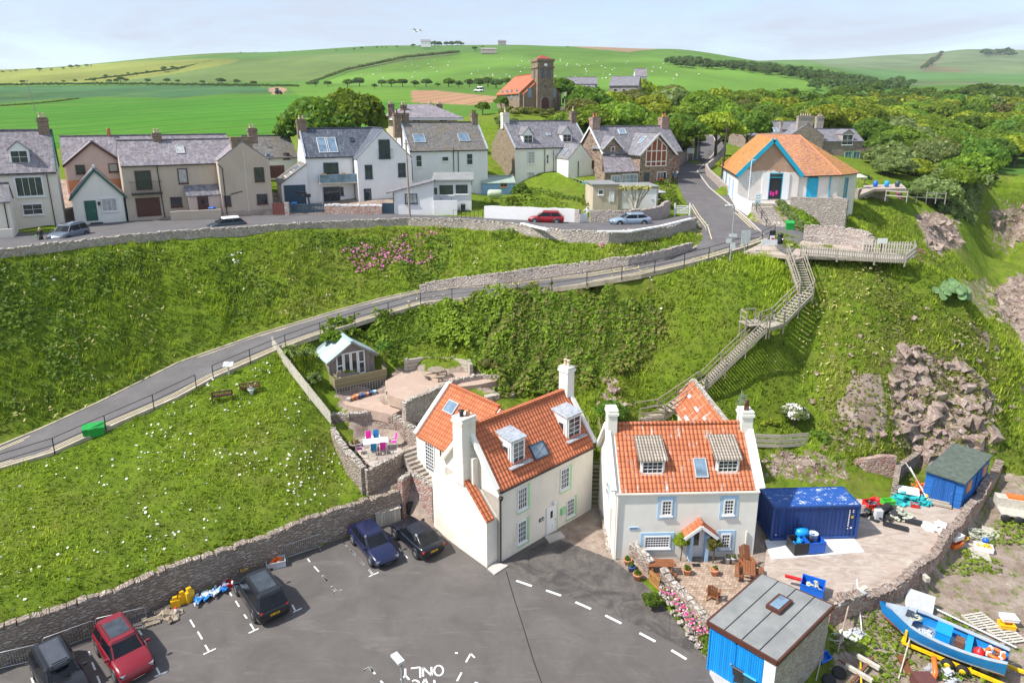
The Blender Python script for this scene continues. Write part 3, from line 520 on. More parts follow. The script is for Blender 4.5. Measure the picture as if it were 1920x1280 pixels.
mb=MB();mb.raw([(-9000,-3000,-3),(9000,-3000,-3),(9000,9000,-3),(-9000,9000,-3)],[(0,1,2,3)])
M['sea']=simple('low_ground',(.12,.17,.06),.9,var=.3,sc_=.05);mb.build('terrain',M['sea'],kind='structure')
def hg(x,y):return hgt(x,y)if y<150 else float(bgh(x,y))
# surfaces
n=NB('car_park_asphalt');co=n.coord();c=n.mix(n.ramp(n.noise(co,.35,9,.7,.6),[(.35,0.),(.68,1.)]),(.095,.084,.078),(.14,.126,.117));c=n.mix(n.ramp(n.noise(n.coord('Object',(.35,1.6,1),(0,0,R(20))),.9,7,.75,1.2),[(.55,0.),(.7,.5)]),c,(.2,.185,.17))
c=n.mix(n.ramp(n.noise(co,1.1,5,.8),[(.66,0.),(.74,.6)]),c,(.06,.055,.052));c=n.mix(n.ramp(n.vor(co,1.9),[(.02,.9),(.035,0.)]),c,(.5,.48,.45));c=n.mix(n.ramp(n.noise(co,45,2,.6),[(.45,0.),(.8,.5)]),c,(.22,.21,.2));n.bump(n.noise(co,30,4,.7),.4,.01);M['asphalt']=n.end(c,.93,0,.15)
n=NB('old_asphalt');co=n.coord();c=n.mix(n.ramp(n.noise(co,.6,9,.75,.8),[(.4,0.),(.6,1.)]),(.055,.051,.05),(.135,.12,.108));c=n.mix(n.ramp(n.vor(n.coord('Object',(.6,.6,.6)),1,'DISTANCE_TO_EDGE'),[(.0,.8),(.012,0.)]),c,(.04,.04,.04));c=n.mix(n.ramp(n.noise(co,60,2,.6),[(.5,0.),(.7,.5)]),c,(.26,.24,.22));n.bump(n.noise(co,14,5,.7),.5,.02);M['asphalt2']=n.end(c,.93,0,.15)
n=NB('road_asphalt');co=n.coord();c=n.mix(n.ramp(n.noise(co,.5,8,.7),[(.35,0.),(.7,1.)]),(.11,.103,.104),(.155,.146,.147));c=n.mix(n.ramp(n.noise(co,40,2),[(.5,0.),(.8,.4)]),c,(.27,.26,.26));n.bump(n.noise(co,30,3),.3,.01);M['road']=n.end(c,.92,0,.15)
def paint(name,col):
 n=NB(name);co=n.coord();return n.end(n.mix(n.ramp(n.noise(co,9,5,.75),[(.5,0.),(.72,.75)]),col,(.2,.19,.18)),.7)
M['wline']=paint('worn_white_road_paint',(.8,.79,.77));M['yline']=paint('yellow_road_paint',(.66,.56,.33))
n=NB('sandy_yard');co=n.coord('Object',(.6,1.5,1),(0,0,R(-15)));c=n.mix(n.ramp(n.noise(co,1.1,9,.75,1.2),[(.36,0.),(.64,1.)]),(.33,.26,.21),(.52,.45,.39));c=n.mix(n.ramp(n.noise(n.coord(),.4,5,.7),[(.5,0.),(.7,.5)]),c,(.45,.33,.27));n.bump(n.noise(co,5,6,.75),.8,.06);M['sand']=n.end(c,.95,0,.1)
n=NB('brick_paving');s_=n.sep(n.coord('UV'));v=n.m('DIVIDE',s_[1],.2);rw=n.m('FLOOR',v);u=n.m('ADD',n.m('DIVIDE',s_[0],.2),n.m('MULTIPLY',n.m('MODULO',rw,2.),.5));wn=n.white(n.comb(n.m('FLOOR',u),rw));c=n.mix(wn,(.3,.2,.14),(.52,.4,.31));c=n.mix(n.ramp(n.noise(n.coord(),.9,5,.7),[(.45,0.),(.7,.5)]),c,(.3,.25,.2));c=n.mix(n.ramp(n.m('MINIMUM',n.m('FRACT',u),n.m('FRACT',v)),[(.08,.8),(.16,0.)]),c,(.13,.1,.07));M['brickpave']=n.end(c,.9,0,.2)
n=NB('flagstones');co=n.coord();e=n.vor(n.coord('Object',(1.1,1.1,1.1)),1,'DISTANCE_TO_EDGE');cc=n.sep(n.vor(n.coord('Object',(1.1,1.1,1.1)),1,'F1','Color'))[0];c=n.mix(cc,(.34,.29,.25),(.52,.46,.4));c=n.mix(n.ramp(e,[(.01,1.),(.04,0.)]),c,(.2,.17,.12));M['flags']=n.end(c,.9,0,.2)
n=NB('reddish_gravel');co=n.coord();c=n.mix(n.noise(co,14,4,.8),(.33,.22,.17),(.58,.45,.37));c=n.mix(n.ramp(n.noise(co,.9,6,.7),[(.5,0.),(.7,.6)]),c,(.6,.48,.36));n.bump(n.noise(co,25,3,.7),.8,.03);M['gravel']=n.end(c,.95,0,.1)
def flat(name,pts,mat,z=None,kind='structure',th=None,**k):
 mb=MB();P_=[Ve((p[0],p[1],p[2]if z is None else z))for p in pts]
 if th:mb.prism(P_,[p.z-th for p in P_],[p.z for p in P_])
 else:mb.face(P_)
 return mb.build(name,mat,kind=kind,**k)
flat('car_park',carpark,M['asphalt'],z=0.)
flat('asphalt_apron',[G(948,1062),G(1104,956),G(1135,955),G(1150,1048),G(1172,1055),G(1215,1103),G(1290,1192),G(1325,1240),G(1235,1190),G(1100,1130),G(1000,1095)],M['asphalt2'],z=.004)
def ribbon(name,l,r,mat,dz,kind='structure',cross=4):
 n_=max(len(l),len(r));rs=lambda q:[q[0].lerp(q[0],0)]+[(lambda t:(q[int(t)].lerp(q[min(int(t)+1,len(q)-1)],t-int(t))))(i/(n_-1)*(len(q)-1))for i in range(1,n_)]
 a=rs(l);b=rs(r);mb=MB()
 for i in range(n_-1):
  for c_ in range(cross):
   f0=c_/cross;f1=(c_+1)/cross
   mb.face([a[i].lerp(b[i],f0)+Ve((0,0,dz)),a[i].lerp(b[i],f1)+Ve((0,0,dz)),a[i+1].lerp(b[i+1],f1)+Ve((0,0,dz)),a[i+1].lerp(b[i+1],f0)+Ve((0,0,dz))])
 return mb.build(name,mat,kind=kind)
ribbon('lane_to_harbour',road_lo,road_up,M['road'],.04)
ribbon('main_road',mright,mleft,M['road'],.04,cross=3)
ribbon('village_road',vwall,vfar,M['road'],.04)
jn=[G(1322,449,15.7),G(1440,447,15.7),G(1424,432,15.7),G(1320,428,15.9)]
flat('road_junction',[G(1300,468,15.1)+Ve((0,0,.03)),G(1392,466,15.5)+Ve((0,0,.03)),G(1440,447,15.78),G(1424,432,15.78),G(1316,425,15.95),G(1318,449,15.76)],M['road'])
flat('road_junction',[G(1312,427,15.97),G(1300,403,16.16),G(1296,402,16.16),G(1230,412,16.08),G(1240,427,16.1),G(1300,418,16.1)],M['road'])
def lines(name,pts,offsets,w_,mat,dz=.05,dash=None):
 mb=MB()
 for o_ in offsets:
  a=offs(pts,o_);b=offs(pts,o_+w_)
  for i in range(len(a)-1):
   if dash and(i//dash)%2:continue
   mb.face([a[i]+Ve((0,0,dz)),a[i+1]+Ve((0,0,dz)),b[i+1]+Ve((0,0,dz)),b[i]+Ve((0,0,dz))])
 return mb.build(name,mat,kind='structure')
lines('yellow_lines',road_lo,(.35,.62),.1,M['yline']);lines('yellow_lines',road_up,(-.45,-.72),.1,M['yline'])
kb=dens(mright,1.5);lines('yellow_lines',kb[:-2],(.3,.62),.12,M['yline']);kl=dens(mleft,1.5);lines('yellow_lines',kl[:14],(-.4,-.72),.1,M['yline'])
M['kerbs']=simple('worn_kerb_stone',(.42,.36,.27),.9,var=.3,sc_=1.5)
def kerb(pts,off,w_,h_,mat,name='kerb'):
 a=offs(pts,off);b=offs(pts,off+w_);mb=MB()
 for i in range(len(a)-1):
  mb.hexa([a[i]-Ve((0,0,.3)),b[i]-Ve((0,0,.3)),b[i+1]-Ve((0,0,.3)),a[i+1]-Ve((0,0,.3)),a[i]+Ve((0,0,h_)),b[i]+Ve((0,0,h_)),b[i+1]+Ve((0,0,h_)),a[i+1]+Ve((0,0,h_))])
 return mb.build(name,mat,kind='structure')
kerb(road_lo,-.3,.3,.12,M['kerbs']);kerb(road_up,0.,.2,.1,M['kerbs']);kerb(kb,-1.3,1.3,.12,M['road'],'pavement');kerb(kb,-.02,.16,.125,M['conc'])
mb=MB()
def mark(p,q,w_=.1,z=.006):
 p=Ve(p);q=Ve(q);d=(q-p).normalized();s_=Ve((-d.y,d.x,0))*w_/2;dz=Ve((0,0,z));mb.face([p-s_+dz,p+s_+dz,q+s_+dz,q-s_+dz][::-1])
for a,b in(((968,1088),(997,1098)),((1024,1106),(1052,1116)),((1079,1128),(1108,1141)),((1135,1153),(1165,1168)),((1199,1186),(1229,1202)),((1259,1218),(1287,1235))):mark(G(*a),G(*b),.17)
def zp(x,y,ox,oy,s_):return G(ox+x/s_,oy+y/s_)
z6=lambda x,y:zp(x,y,0,1000,2.743)
for a in(((712,495),(730,520)),((740,550),(763,598)),((772,620),(790,655)),((805,688),(822,722)),((795,735),(862,706)),((978,442),(1000,480)),((1017,503),(1040,542)),((1055,572),(1075,605)),((1046,620),(1110,590)),((1180,300),(1192,320)),((1212,345),(1230,375)),((1255,415),(1270,435)),((1287,462),(1308,495)),((1279,511),(1330,487)),((1503,365),(1520,398)),((1508,403),(1552,383)),((1582,128),(1594,145)),((1615,168),(1640,195)),((1658,215),(1685,245)),((1705,270),(1730,300)),((1706,310),(1758,287)),((1765,45),(1783,62)),((1800,82),(1826,110)),((1846,132),(1872,160)),((1896,185),(1918,212)),((473,660),(490,700)),((500,730),(515,768)),((162,740),(172,768)),((455,605),(465,625)),((1868,705),(1905,687)),((1905,687),(1920,712))):mark(z6(*a[0]),z6(*a[1]),.09)
z8=lambda x,y:zp(x,y,640,1180,6.4)
for a in(((262,492),(340,450)),((340,450),(405,530)),((1495,388),(1552,285)),((1552,285),(1600,335)),((1388,615),(1442,512)),((470,612),(500,640)),((1365,275),(1398,280)),((1600,630),(1640,640))):mark(z8(*a[0]),z8(*a[1]),.1)
z9=lambda x,y:zp(x,y,600,900,2.595)
for a in(((113,302),(130,320)),((147,338),(171,362)),((190,384),(216,411)),((238,433),(258,456)),((238,468),(285,447)),((12,465),(38,492)),((58,517),(80,540)),((58,552),(106,530)),((385,330),(395,345)),((408,358),(426,378))):mark(z9(*a[0]),z9(*a[1]),.09)
mb.build('parking_markings',M['wline'],kind='structure')
mb=MB()
for k_ in range(2):
 for i in range(7):
  a=G(1296+k_*10+i*5.2,407+i*5.2,16.0-.05*i);b=G(1304+k_*10+i*5.2,407.5+i*5.2,16.0-.05*i);mark(a,b,.22,.1)
mb.build('give_way_markings',M['wline'],kind='structure')
def text_mesh(s_,size,name='txt'):
 cu=bpy.data.curves.new(name,'FONT');cu.body=s_;cu.size=size;cu.resolution_u=3;cu.align_x='CENTER';cu.offset=0
 o=bpy.data.objects.new(name,cu);COL.objects.link(o);dg=bpy.context.evaluated_depsgraph_get();me=bpy.data.meshes.new_from_object(o.evaluated_get(dg));bpy.data.objects.remove(o);bpy.data.curves.remove(cu);return me
def letter_strokes(spec,origin,ux,uy,w_):
 for(a,b,c_,d)in spec:
  p=origin+ux*a+uy*b;q=origin+ux*c_+uy*d;mark(p,q,w_,.008)
mb=MB()
P0=z8(1225,470);ex=(z8(830,460)-P0);ex=ex.normalized();
for a in(((833,462),(945,448)),((945,448),(948,572)),((978,450),(982,560)),((978,450),(1085,552)),((1085,552),(1080,445)),((768,465),(768,545)),((768,545),(712,602)),((768,545),(815,597)),((850,615),(885,602)),((885,602),(925,620)),((925,620),(935,650)),((1005,580),(975,650)),((1005,580),(1035,650)),((1115,600),(1120,650))):mark(z8(*a[0]),z8(*a[1]),.1)
o_=[z8(1168+54*math.cos(t),488+60*math.sin(t))for t in[i*math.pi/9 for i in range(19)]]
for a,b in zip(o_[:-1],o_[1:]):mark(a,b,.1)
mb.build('painted_word_only',M['wline'],kind='structure')
mb=MB();cr=[z9(*q)for q in((905,440),(940,560),(985,700),(1040,880),(1080,990))]
for a,b in zip(cr[:-1],cr[1:]):mark(a,b,.05,.007)
mb.build('asphalt_joint',M['black'],kind='structure')
flat('sandy_yard',yard,M['sand'],z=.3)
flat('concrete_pad',[G(1434,1012,.32),G(1598,1005,.32),G(1621,1034,.32),G(1446,1048,.32)],M['wconc'],z=.33,th=.1)
patio=[G(1170,1047,.1),G(1420,1064,.1),G(1432,1085,.1),G(1405,1100,.1),G(1330,1168,.1),G(1322,1170,.1),G(1228,1090,.1)]
flat('brick_patio',patio,M['brickpave'],z=.22,th=.3)
flat('stone_slab',[G(1330,1262),G(1336,1242),G(1372,1262),G(1440,1275),G(1440,1300),G(1345,1290)],M['conc'],z=.06,th=.1)
flat('door_slab',[G(1021,1005,.1),G(1051,996,.1),G(1060,1006,.1),G(1030,1016,.1)],M['conc'],z=.12,th=.2)
flat('corner_slab',[G(914,1067),G(930,1055),G(953,1061),G(927,1078)],M['conc'],z=.08,th=.1)
flat('patio_floor',[G(655,812,3.1),G(700,800,3.1),G(752,826,3.1),G(757,860,3.1),G(700,880,3.1),G(672,850,3.1)],M['flags'],z=3.14)
flat('gravel_terrace',[G(650,760,5.),G(628,742,5.1),G(700,690,5.1),G(765,744,5),G(760,765,5),G(735,778,5)],M['gravel'],z=5.05,th=.8)
flat('picnic_terrace',[G(728,742,6.),G(722,716,6.),G(762,694,6.),G(820,690,6),G(885,695,6.),G(943,712,6.),G(900,722,6.),G(850,728,6.),G(795,743,6.),G(762,752,6.)],M['gravel'],z=6.08,th=.9)
flat('terrace_path',[G(742,772,4.4),G(800,745,4.4),G(900,728,4.4),G(940,730,4.4),G(900,752,4.4),G(800,800,4.4)],M['flags'],z=4.45,th=.5)
# walls, fences, rails, steps
def wallpoly(name,label,cat,pts,zb,zt,t,mat,cope=None,cs=(.16,.3),group=None,both=True,seed=1,left=True):
 """wall along world polyline (front face on the polyline, body to its left); zb, zt scalars or lists"""
 rr_=random.Random(seed);pts=[Ve(p)for p in pts];n_=len(pts);zb=zb if hasattr(zb,'__len__')else[zb]*n_;zt=zt if hasattr(zt,'__len__')else[zt]*n_
 bk=offs(pts,t if left else-t);o=pts[0].copy();o.z=min(zb);th=T(name,label,cat,o,0,group);mb=MB();vs=[];fs=[]
 jit=[rr_.uniform(-.05,.05)for _ in range(n_)]
 for i in range(n_):
  for p,z in((pts[i],zb[i]),(bk[i],zb[i]),(bk[i],zt[i]+jit[i]),(pts[i],zt[i]+jit[i])):vs.append((p.x-o.x,p.y-o.y,z-o.z))
 for i in range(n_-1):
  a=i*4;b=a+4;q=[(a,b,b+3,a+3),(a+3,b+3,b+2,a+2),(a+2,b+2,b+1,a+1)]
  fs+=q if left else[x[::-1]for x in q]
 fs+=[(0,3,2,1),(4*n_-4,4*n_-3,4*n_-2,4*n_-1)]if left else[(1,2,3,0),(4*n_-1,4*n_-2,4*n_-3,4*n_-4)]
 mb.raw(vs,fs);mb.build('wall_body',mat,th)
 if cope:
  mb=MB();s_=0
  for i in range(n_-1):
   a=(pts[i]+bk[i])/2;b=(pts[i+1]+bk[i+1])/2;L_=(b-a).xy.length;d=s_;ang_=math.atan2(b.y-a.y,b.x-a.x)
   while d<L_:
    w_=rr_.uniform(*cs);f=min(1,(d+w_/2)/L_);z=(zt[i]+jit[i])*(1-f)+(zt[i+1]+jit[i+1])*f;c_=a.lerp(b,f);hh=rr_.uniform(.12,.26)
    mb.ob((c_.x-o.x,c_.y-o.y,z+hh*.4-o.z),(w_*.92,abs(t)*rr_.uniform(.8,1.15),hh),ang_+rr_.uniform(-.12,.12),None,rr_.uniform(-.1,.1),rr_.uniform(-.25,.25));d+=w_
   s_=d-L_
  mb.build('coping',cope,th)
 return th
wallpoly('retaining_wall','long weathered rubble retaining wall between the car park and the daisy field','wall',cw,-.3,[2.05+.06*math.sin(i*.7)for i in range(len(cw))],.5,M['stonewall'],M['stonewall'],(.3,.6))
wallpoly('boundary_wall','low rubble wall with white stone coping beside the upper village road','wall',vwall,[min(15.6,p.z-1.5)for p in vwall],[p.z for p in vwall],-.4,M['stonelight'],M['cope'],(.22,.42),left=True)
for lab,a,b in(('short whitewashed coping on the roadside wall by the red hatchback',[(978,419),(1028,431)],17.12),('long whitewashed coping on the roadside wall by the silver saloon',[(1120,434),(1180,434),(1240,424),(1296,410)],17.05)):
 pl=[G(x,y,b+.1)for x,y in a];mb=MB();o=pl[0].copy()
 for p,q in zip(pl[:-1],pl[1:]):mb.beam(p-o,q-o,.42,.16)
 mb.build('wall_coping',M['wp'],None,o,0,lab,'coping')
rv=dens([G(785,546,11.3),G(850,537,11.9),G(930,533,12.5),G(1000,524,13.),G(1100,514,13.7),G(1180,501,14.4),G(1250,485,15.),G(1305,462,15.5)],1.)
wallpoly('revetment_wall','low pale stone revetment at the foot of the grass bank above the lane','wall',offs(rv,.35),[p.z-.5 for p in rv],[p.z+.15+.8*math.sin(math.pi*min(1,.1+i/len(rv)*.9))for i,p in enumerate(rv)],.35,M['stonelight'],M['stonelight'],(.2,.4))
g3=lambda l:dens([G(*q)for q in l],.7)
p1=g3([(690,918,2.2),(660,880,2.6),(634,832,3.1),(622,800,3.4)]);wallpoly('garden_wall','leaning rubble garden wall running up from the car park to the picket fence','wall',p1,[p.z-.8 for p in p1],[4.,4.]+[4.05]*(len(p1)-3)+[4.6],.45,M['stonewall'],M['cope'])
p2=g3([(622,803,3.6),(655,800,3.9),(700,790,4.),(745,800,4.1),(780,828,4.1),(782,850,3.6)]);wallpoly('garden_wall','curved rubble wall behind the white table with upright coping stones','wall',p2,2.9,4.75,.45,M['stone'],M['cope'],(.12,.22))
p3=g3([(690,918,2.4),(722,902,2.4),(750,886,2.4),(757,868,3)]);wallpoly('garden_wall','rubble wall with upright coping holding up the patio of the white table','wall',p3,1.6,3.75,.4,M['stonewall'],M['cope'],(.12,.22))
p4=g3([(757,970,0),(700,985,0)]);
p5=dens([G(757,972,0),G(768,962,0)+Ve((.2,.3,0)),G(812,985,0)],.7);wallpoly('garden_wall','red brick-like rubble wall between the parked black car and the cottage steps','wall',p5,-.2,[3.]*len(p5),.4,M['stonepink'],M['cope'],(.12,.22))
p6=g3([(762,800,4.4),(800,782,4.4),(860,752,4.4),(905,742,4.5),(938,744,4.5),(940,736,4.6)]);wallpoly('garden_wall','curving rubble wall with stone coping below the picnic terrace','wall',p6,4.,6.3,.45,M['stonelight'],M['cope'],(.12,.24))
p7=g3([(880,765,4.2),(930,765,4.2),(965,772,3.6)]);wallpoly('garden_wall','low rubble wall partly hidden behind the orange roof of the corner cottage','wall',p7,3.2,5.1,.4,M['stone'],M['cope'],(.15,.3))
bt=[G(*q)for q in((762,697,6),(800,690,6),(850,692,6),(880,700,6.),(884,706,6))];th=T('sleeper_bench','curved whitish timber sleeper wall behind the picnic table','wall',bt[0]);mb=MB()
for a,b in zip(bt[:-1],bt[1:]):
 for k_ in range(3):mb.beam(a-bt[0]+Ve((0,0,.25+k_*.36)),b-bt[0]+Ve((0,0,.25+k_*.36)),.3,.34)
mb.build('sleeper',M['oldwoodh'],th)
for p in(bt[0],bt[2],bt[3]):MB().box(p.x-bt[0].x-.15,p.y-bt[0].y-.15,-.3,p.x-bt[0].x+.15,p.y-bt[0].y+.15,1.3).build('post',M['oldwoodh'],th)
wallpoly('yard_wall','tumbledown reddish rubble wall between the sandy yard and the boat ground','wall',yw[::-1],-1.0,[.75+.25*math.sin(i*1.3)for i in range(len(yw))],.55,M['stonepink'],M['stone'],(.25,.6))
wb=dens([G(1590,898,.3)+Ve((.2,0,0)),G(1620,902,.3),G(1675,903,.3)],.8);wallpoly('yard_wall','pink and white rubble wall with flat coping behind the heap of fishing gear','wall',wb,-.2,[2.,2.2]+[2.5]*(len(wb)-2),.4,M['stonepink'],None)
wc=dens([G(1680,935,.3),G(1685,905,.3),G(1722,880,.3)],.8);wallpoly('yard_wall','sloping coursed stone wall left of the blue hut','wall',wc,-.2,[1.8]*len(wc),.4,M['stonewall'],None)
gw=dens([G(1326,1196,.0),G(1310,1180,0),G(1290,1158,0),G(1260,1125,0),G(1236,1095,0)],.6)
wallpoly('patio_wall','thick flower-edged rubble wall around the brick patio','wall',gw,-.2,.95,.45,M['stone'],M['cope'],(.35,.7),left=False)
gw2=dens([G(1215,1082,.0),G(1195,1062,0),G(1176,1046,0)],.6);wallpoly('patio_wall','short rubble wall beside the terracotta pots','wall',gw2,-.2,1.,.45,M['stone'],M['cope'],(.35,.7),left=False)
mb=MB();rr_=random.Random(5)
for i in range(90):
 t=i/90;p=G(1232,1118).lerp(G(1325,1238),t);q=G(1248,1100).lerp(G(1335,1218),t);c_=p.lerp(q,rr_.random());s_=rr_.uniform(.12,.3);mb.ob((c_.x,c_.y,.1+rr_.random()*.3),(s_,s_*rr_.uniform(.6,1),s_*.8),rr_.random()*3,None,rr_.random(),rr_.random())
mb.build('rockery',M['stonelight'],None,None,0,'rockery of pale stones at the foot of the patio wall beside the car park','rockery')
def plainwall(name,label,a,b,zb,zt,t,mat,cat='wall',cope=None):
 return wallpoly(name,label,cat,dens([a,b],.8),zb,zt,t,mat,cope)
plainwall('boundary_wall','long smooth white garden wall behind the red hatchback',G(908,409,16.5),G(1077,417,16.4),16.,17.95,.3,M['wp'])
plainwall('boundary_wall','stub of pale stone gatepost wall right of the long white wall',G(1077,417,16.4),G(1085,418,16.4),16.,17.9,.4,M['stonelight'])
rw=dens([G(1107,416,16.35),G(1180,417,16.3),G(1225,413,16.2),G(1256,403,16.2)],.8);wallpoly('boundary_wall','pinkish rubble wall in front of the garden palm','wall',rw,15.9,[17.5]*(len(rw)-3)+[17.8]*3,.45,M['stonelight'],M['stonelight'],(.3,.5))
plainwall('boundary_wall','low pink rubble wall with white top beside the navy gates',G(609,401,16.6),G(716,402,16.6),16.2,17.6,.35,M['stonepink'],cope=M['wp'])
plainwall('boundary_wall','low harled wall in front of the beige row house',G(321,415,16.6),G(416,410,16.6),16.3,17.7,.3,M['beige'])
ws=dens(offs(mleft,1.2)[3:9],1.5);wallpoly('boundary_wall','grey stone wall on the left of the uphill road beside the lawn','wall',offs(dens([G(1262,321,19.5),G(1300,298,20.3),G(1307,270,22.4)],1.5),.4),18.,[21.0+.13*i for i in range(len(dens([G(1262,321,19.5),G(1300,298,20.3),G(1307,270,22.4)],1.5)))],.4,M['stonewall'])
wr=offs(dens([G(1385,395,16.4),G(1365,378,16.9),G(1338,356,17.8),G(1310,328,19.),G(1308,320,19.2),G(1330,302,20.1),G(1345,285,21.3)],1.2),-1.6)[::-1]
wallpoly('boundary_wall','curving stone wall between the uphill road and the hall','wall',wr[:-6],[p.z-1 for p in wr[:-6]],[p.z+1.1 for p in wr[:-6]],.4,M['stonelight'],None,left=False)
vp=dens([G(1508,452,16),G(1530,453,16),G(1580,458,16),G(1618,470,16)],1.);wallpoly('viewpoint_wall','curved rubble wall round the clifftop viewpoint','wall',offs(vp,.8),15.,[17.4]*(len(vp)-1)+[16.9],.4,M['stonelight'],M['cope'],(.4,.6))
wallpoly('stone_bench','long curved stone seat in front of the viewpoint wall','bench',vp,15.5,16.55,.7,M['stonelight'],None)
flat('viewpoint_paving',[G(1395,472,15.75),G(1440,449,15.85),G(1470,440,16.0),G(1510,452,16.02),G(1580,460,16.02),G(1650,470,15.95),G(1705,480,15.9),G(1700,486,15.8),G(1650,485,15.8),G(1520,480,15.9),G(1492,486,15.9),G(1480,480,15.9)],M['sand'],th=.3)
flat('footway',[G(1440,447,15.86),G(1425,430,15.86),G(1432,424,15.95),G(1480,424,16.0),G(1520,442,16.04),G(1500,452,16.06),G(1480,478,16.),G(1462,470,15.95)],M['road'])
def palings(name,label,cat,pts,h_,mat,sp_=.16,w_=.1,zf=None,group=None,slope=False):
 pts=dens([Ve(p)for p in pts],2.);o=pts[0].copy();th=T(name,label,cat,o,0,group);mb=MB();m2=MB()
 for a,b in zip(pts[:-1],pts[1:]):
  L_=(b-a).xy.length;k_=int(L_/sp_)
  for i in range(k_):
   c_=a.lerp(b,i/k_)-o;mb.ob((c_.x,c_.y,c_.z+h_/2),(w_,.03,h_*(1+random.uniform(-.04,.04))),math.atan2(b.y-a.y,b.x-a.x))
  for z in(.3,.75):m2 .beam(a-o+Ve((0,.04,h_*z)),b-o+Ve((0,.04,h_*z)),.05,.09)
  m2 .box((a-o).x-.06,(a-o).y,(a-o).z-.3,(a-o).x+.06,(a-o).y+.12,(a-o).z+h_)
 mb.build('paling',mat,th,kind='stuff');m2 .build('rail',mat,th);return th
f1=[G(512,655,8.4),G(545,700,7.2),G(580,745,6.1),G(622,797,4.4)];palings('picket_fence','silvery close-boarded fence running down the hill beside the garden cabin','fence',f1,1.15,M['pale'],.115,.11)
palings('picket_fence','weathered pale fence on the seaward edge of the viewpoint','fence',[G(1502,480,15.9),G(1570,485,15.8),G(1640,491,15.6),G(1697,494,15.5),G(1716,478,15.7),G(1712,466,15.9)],.95,M['oldwood'],.2,.1)
palings('picket_fence','weathered pale fence behind the information board at the viewpoint','fence',[G(1618,471,15.95),G(1660,474,15.9),G(1710,476,15.9)],1.1,M['pale'],.22,.12)
def railing(label,pts,h_=1.05,rails=(.5,1.),step=3.2,r=.03,mat=None,group=None,name='railing',posts=True):
 mat=mat or M['black'];pts=[Ve(p)for p in pts];o=pts[0].copy();th=T(name,label,'railing',o,0,group)
 L_=[0];
 for a,b in zip(pts[:-1],pts[1:]):L_.append(L_[-1]+(b-a).length)
 def at(s_):
  i=min(len(L_)-2,max(0,int(np.searchsorted(L_,s_)-1)));return pts[i].lerp(pts[i+1],(s_-L_[i])/max(1e-6,L_[i+1]-L_[i]))
 k_=max(1,round(L_[-1]/step));ps=[at(L_[-1]*i/k_)-o for i in range(k_+1)]
 if posts:
  for p in ps:MB().tube([p-Ve((0,0,.2)),p+Ve((0,0,h_))],r*1.25,6).build('post',mat,th)
 for z in rails:MB().tube([p+Ve((0,0,h_*z))for p in ps],r,6).build('rail',mat,th)
 return th
rl=offs(road_lo,-.3);sp1=[p for p in rl if CX+F*p.x/(p.y*cp-(p.z-H)*sp)<376];sp2=[p for p in rl if 398<CX+F*p.x/(p.y*cp-(p.z-H)*sp)<1462]
railing('black tubular railing beside the green grit bin on the lower lane',addz(sp1,.1));railing('black tubular railing along the lane from the benches up to the viewpoint',addz(sp2,.1)+[G(1452,440,16.)])
stp=T('stone_steps','wide stone steps climbing to the hall door','steps',G(1450,428,15.9));mb=MB();a0=G(1436,424,15.9)-stp.location;a1=G(1476,427,15.9)-stp.location;b0=G(1412,389,17.5)-stp.location;b1=G(1450,388,17.5)-stp.location
for i in range(10):
 t=i/10;t2=1.;p=a0 .lerp(b0,t);q=a1 .lerp(b1,t);e=b0+(b0-a0)*.12;f_=b1+(b1-a1)*.12;z=.16+i*.16
 mb.hexa([(p.x,p.y,-.4),(q.x,q.y,-.4),(f_.x,f_.y,-.4),(e.x,e.y,-.4),(p.x,p.y,z),(q.x,q.y,z),(f_.x,f_.y,z),(e.x,e.y,z)])if i==0 else mb.hexa([(p.x,p.y,z-.17),(q.x,q.y,z-.17),(f_.x,f_.y,z-.17),(e.x,e.y,z-.17),(p.x,p.y,z),(q.x,q.y,z),(f_.x,f_.y,z),(e.x,e.y,z)])
mb.build('tread',M['cope'],stp)
railing('black handrail up the middle of the hall steps',[G(1437,424,16.),G(1418,394,17.4)],.95,(.55,1.),1.8)
al=T('alley_steps','steep timber steps in the gap between the two orange-roofed cottages','steps',G(1120,950,0));o=al.location
pa=[(G(1118,952,.05),G(1119,880,1.6)),(G(1119,880,1.6),G(1118,850,2.)),(G(1118,850,2.),G(1110,800,3.5))];mb=MB();m2=MB()
for si,(a,b)in enumerate(pa):
 k_=[9,3,9][si]
 for i in range(k_):
  c_=a.lerp(b,(i+.5)/k_)-o;c_.z=a.lerp(b,(i+1)/k_).z-o.z;mb.ob((c_.x,c_.y,c_.z-.06),(1.15,(b-a).xy.length/k_*1.05,.1),0);m2 .ob((c_.x,c_.y+.05,c_.z-.5),(1.1,(b-a).xy.length/k_*.98,.8),0)
mb.build('tread',M['woodgreen'],al);m2 .build('riser',M['woodgreen'],al)
railing('weathered timber handrail left of the alley steps',[G(1104,950,.05),G(1108,880,1.6),G(1108,850,2.),G(1102,800,3.5)],1.,(.5,1.),1.6,.045,M['woodgreen'])
railing('weathered timber handrail right of the alley steps',[G(1133,950,.05),G(1132,880,1.6),G(1130,850,2.),G(1122,800,3.5)],1.,(.5,1.),1.6,.045,M['woodgreen'])
def zs(x,y):return(1140+x/3.367,420+y/3.367)
segs=[((1195,782),3.7,(1240,775),3.9),((1240,775),3.9,(1318,722),5.9),((1318,722),5.9,(1432,612),11.1),((1432,612),11.1,(1458,603),11.3),((1458,603),11.3,(1512,548),13.3),((1512,548),13.3,(1488,478),15.9)]
st=T('hillside_stairway','long weathered wooden stairway zigzagging up the grassy hillside','stairway',G(1240,775,3.9));o=st.location.copy();w2=.62;mb=MB();strg=MB();hr=MB();ps=MB();lp=[];rp=[]
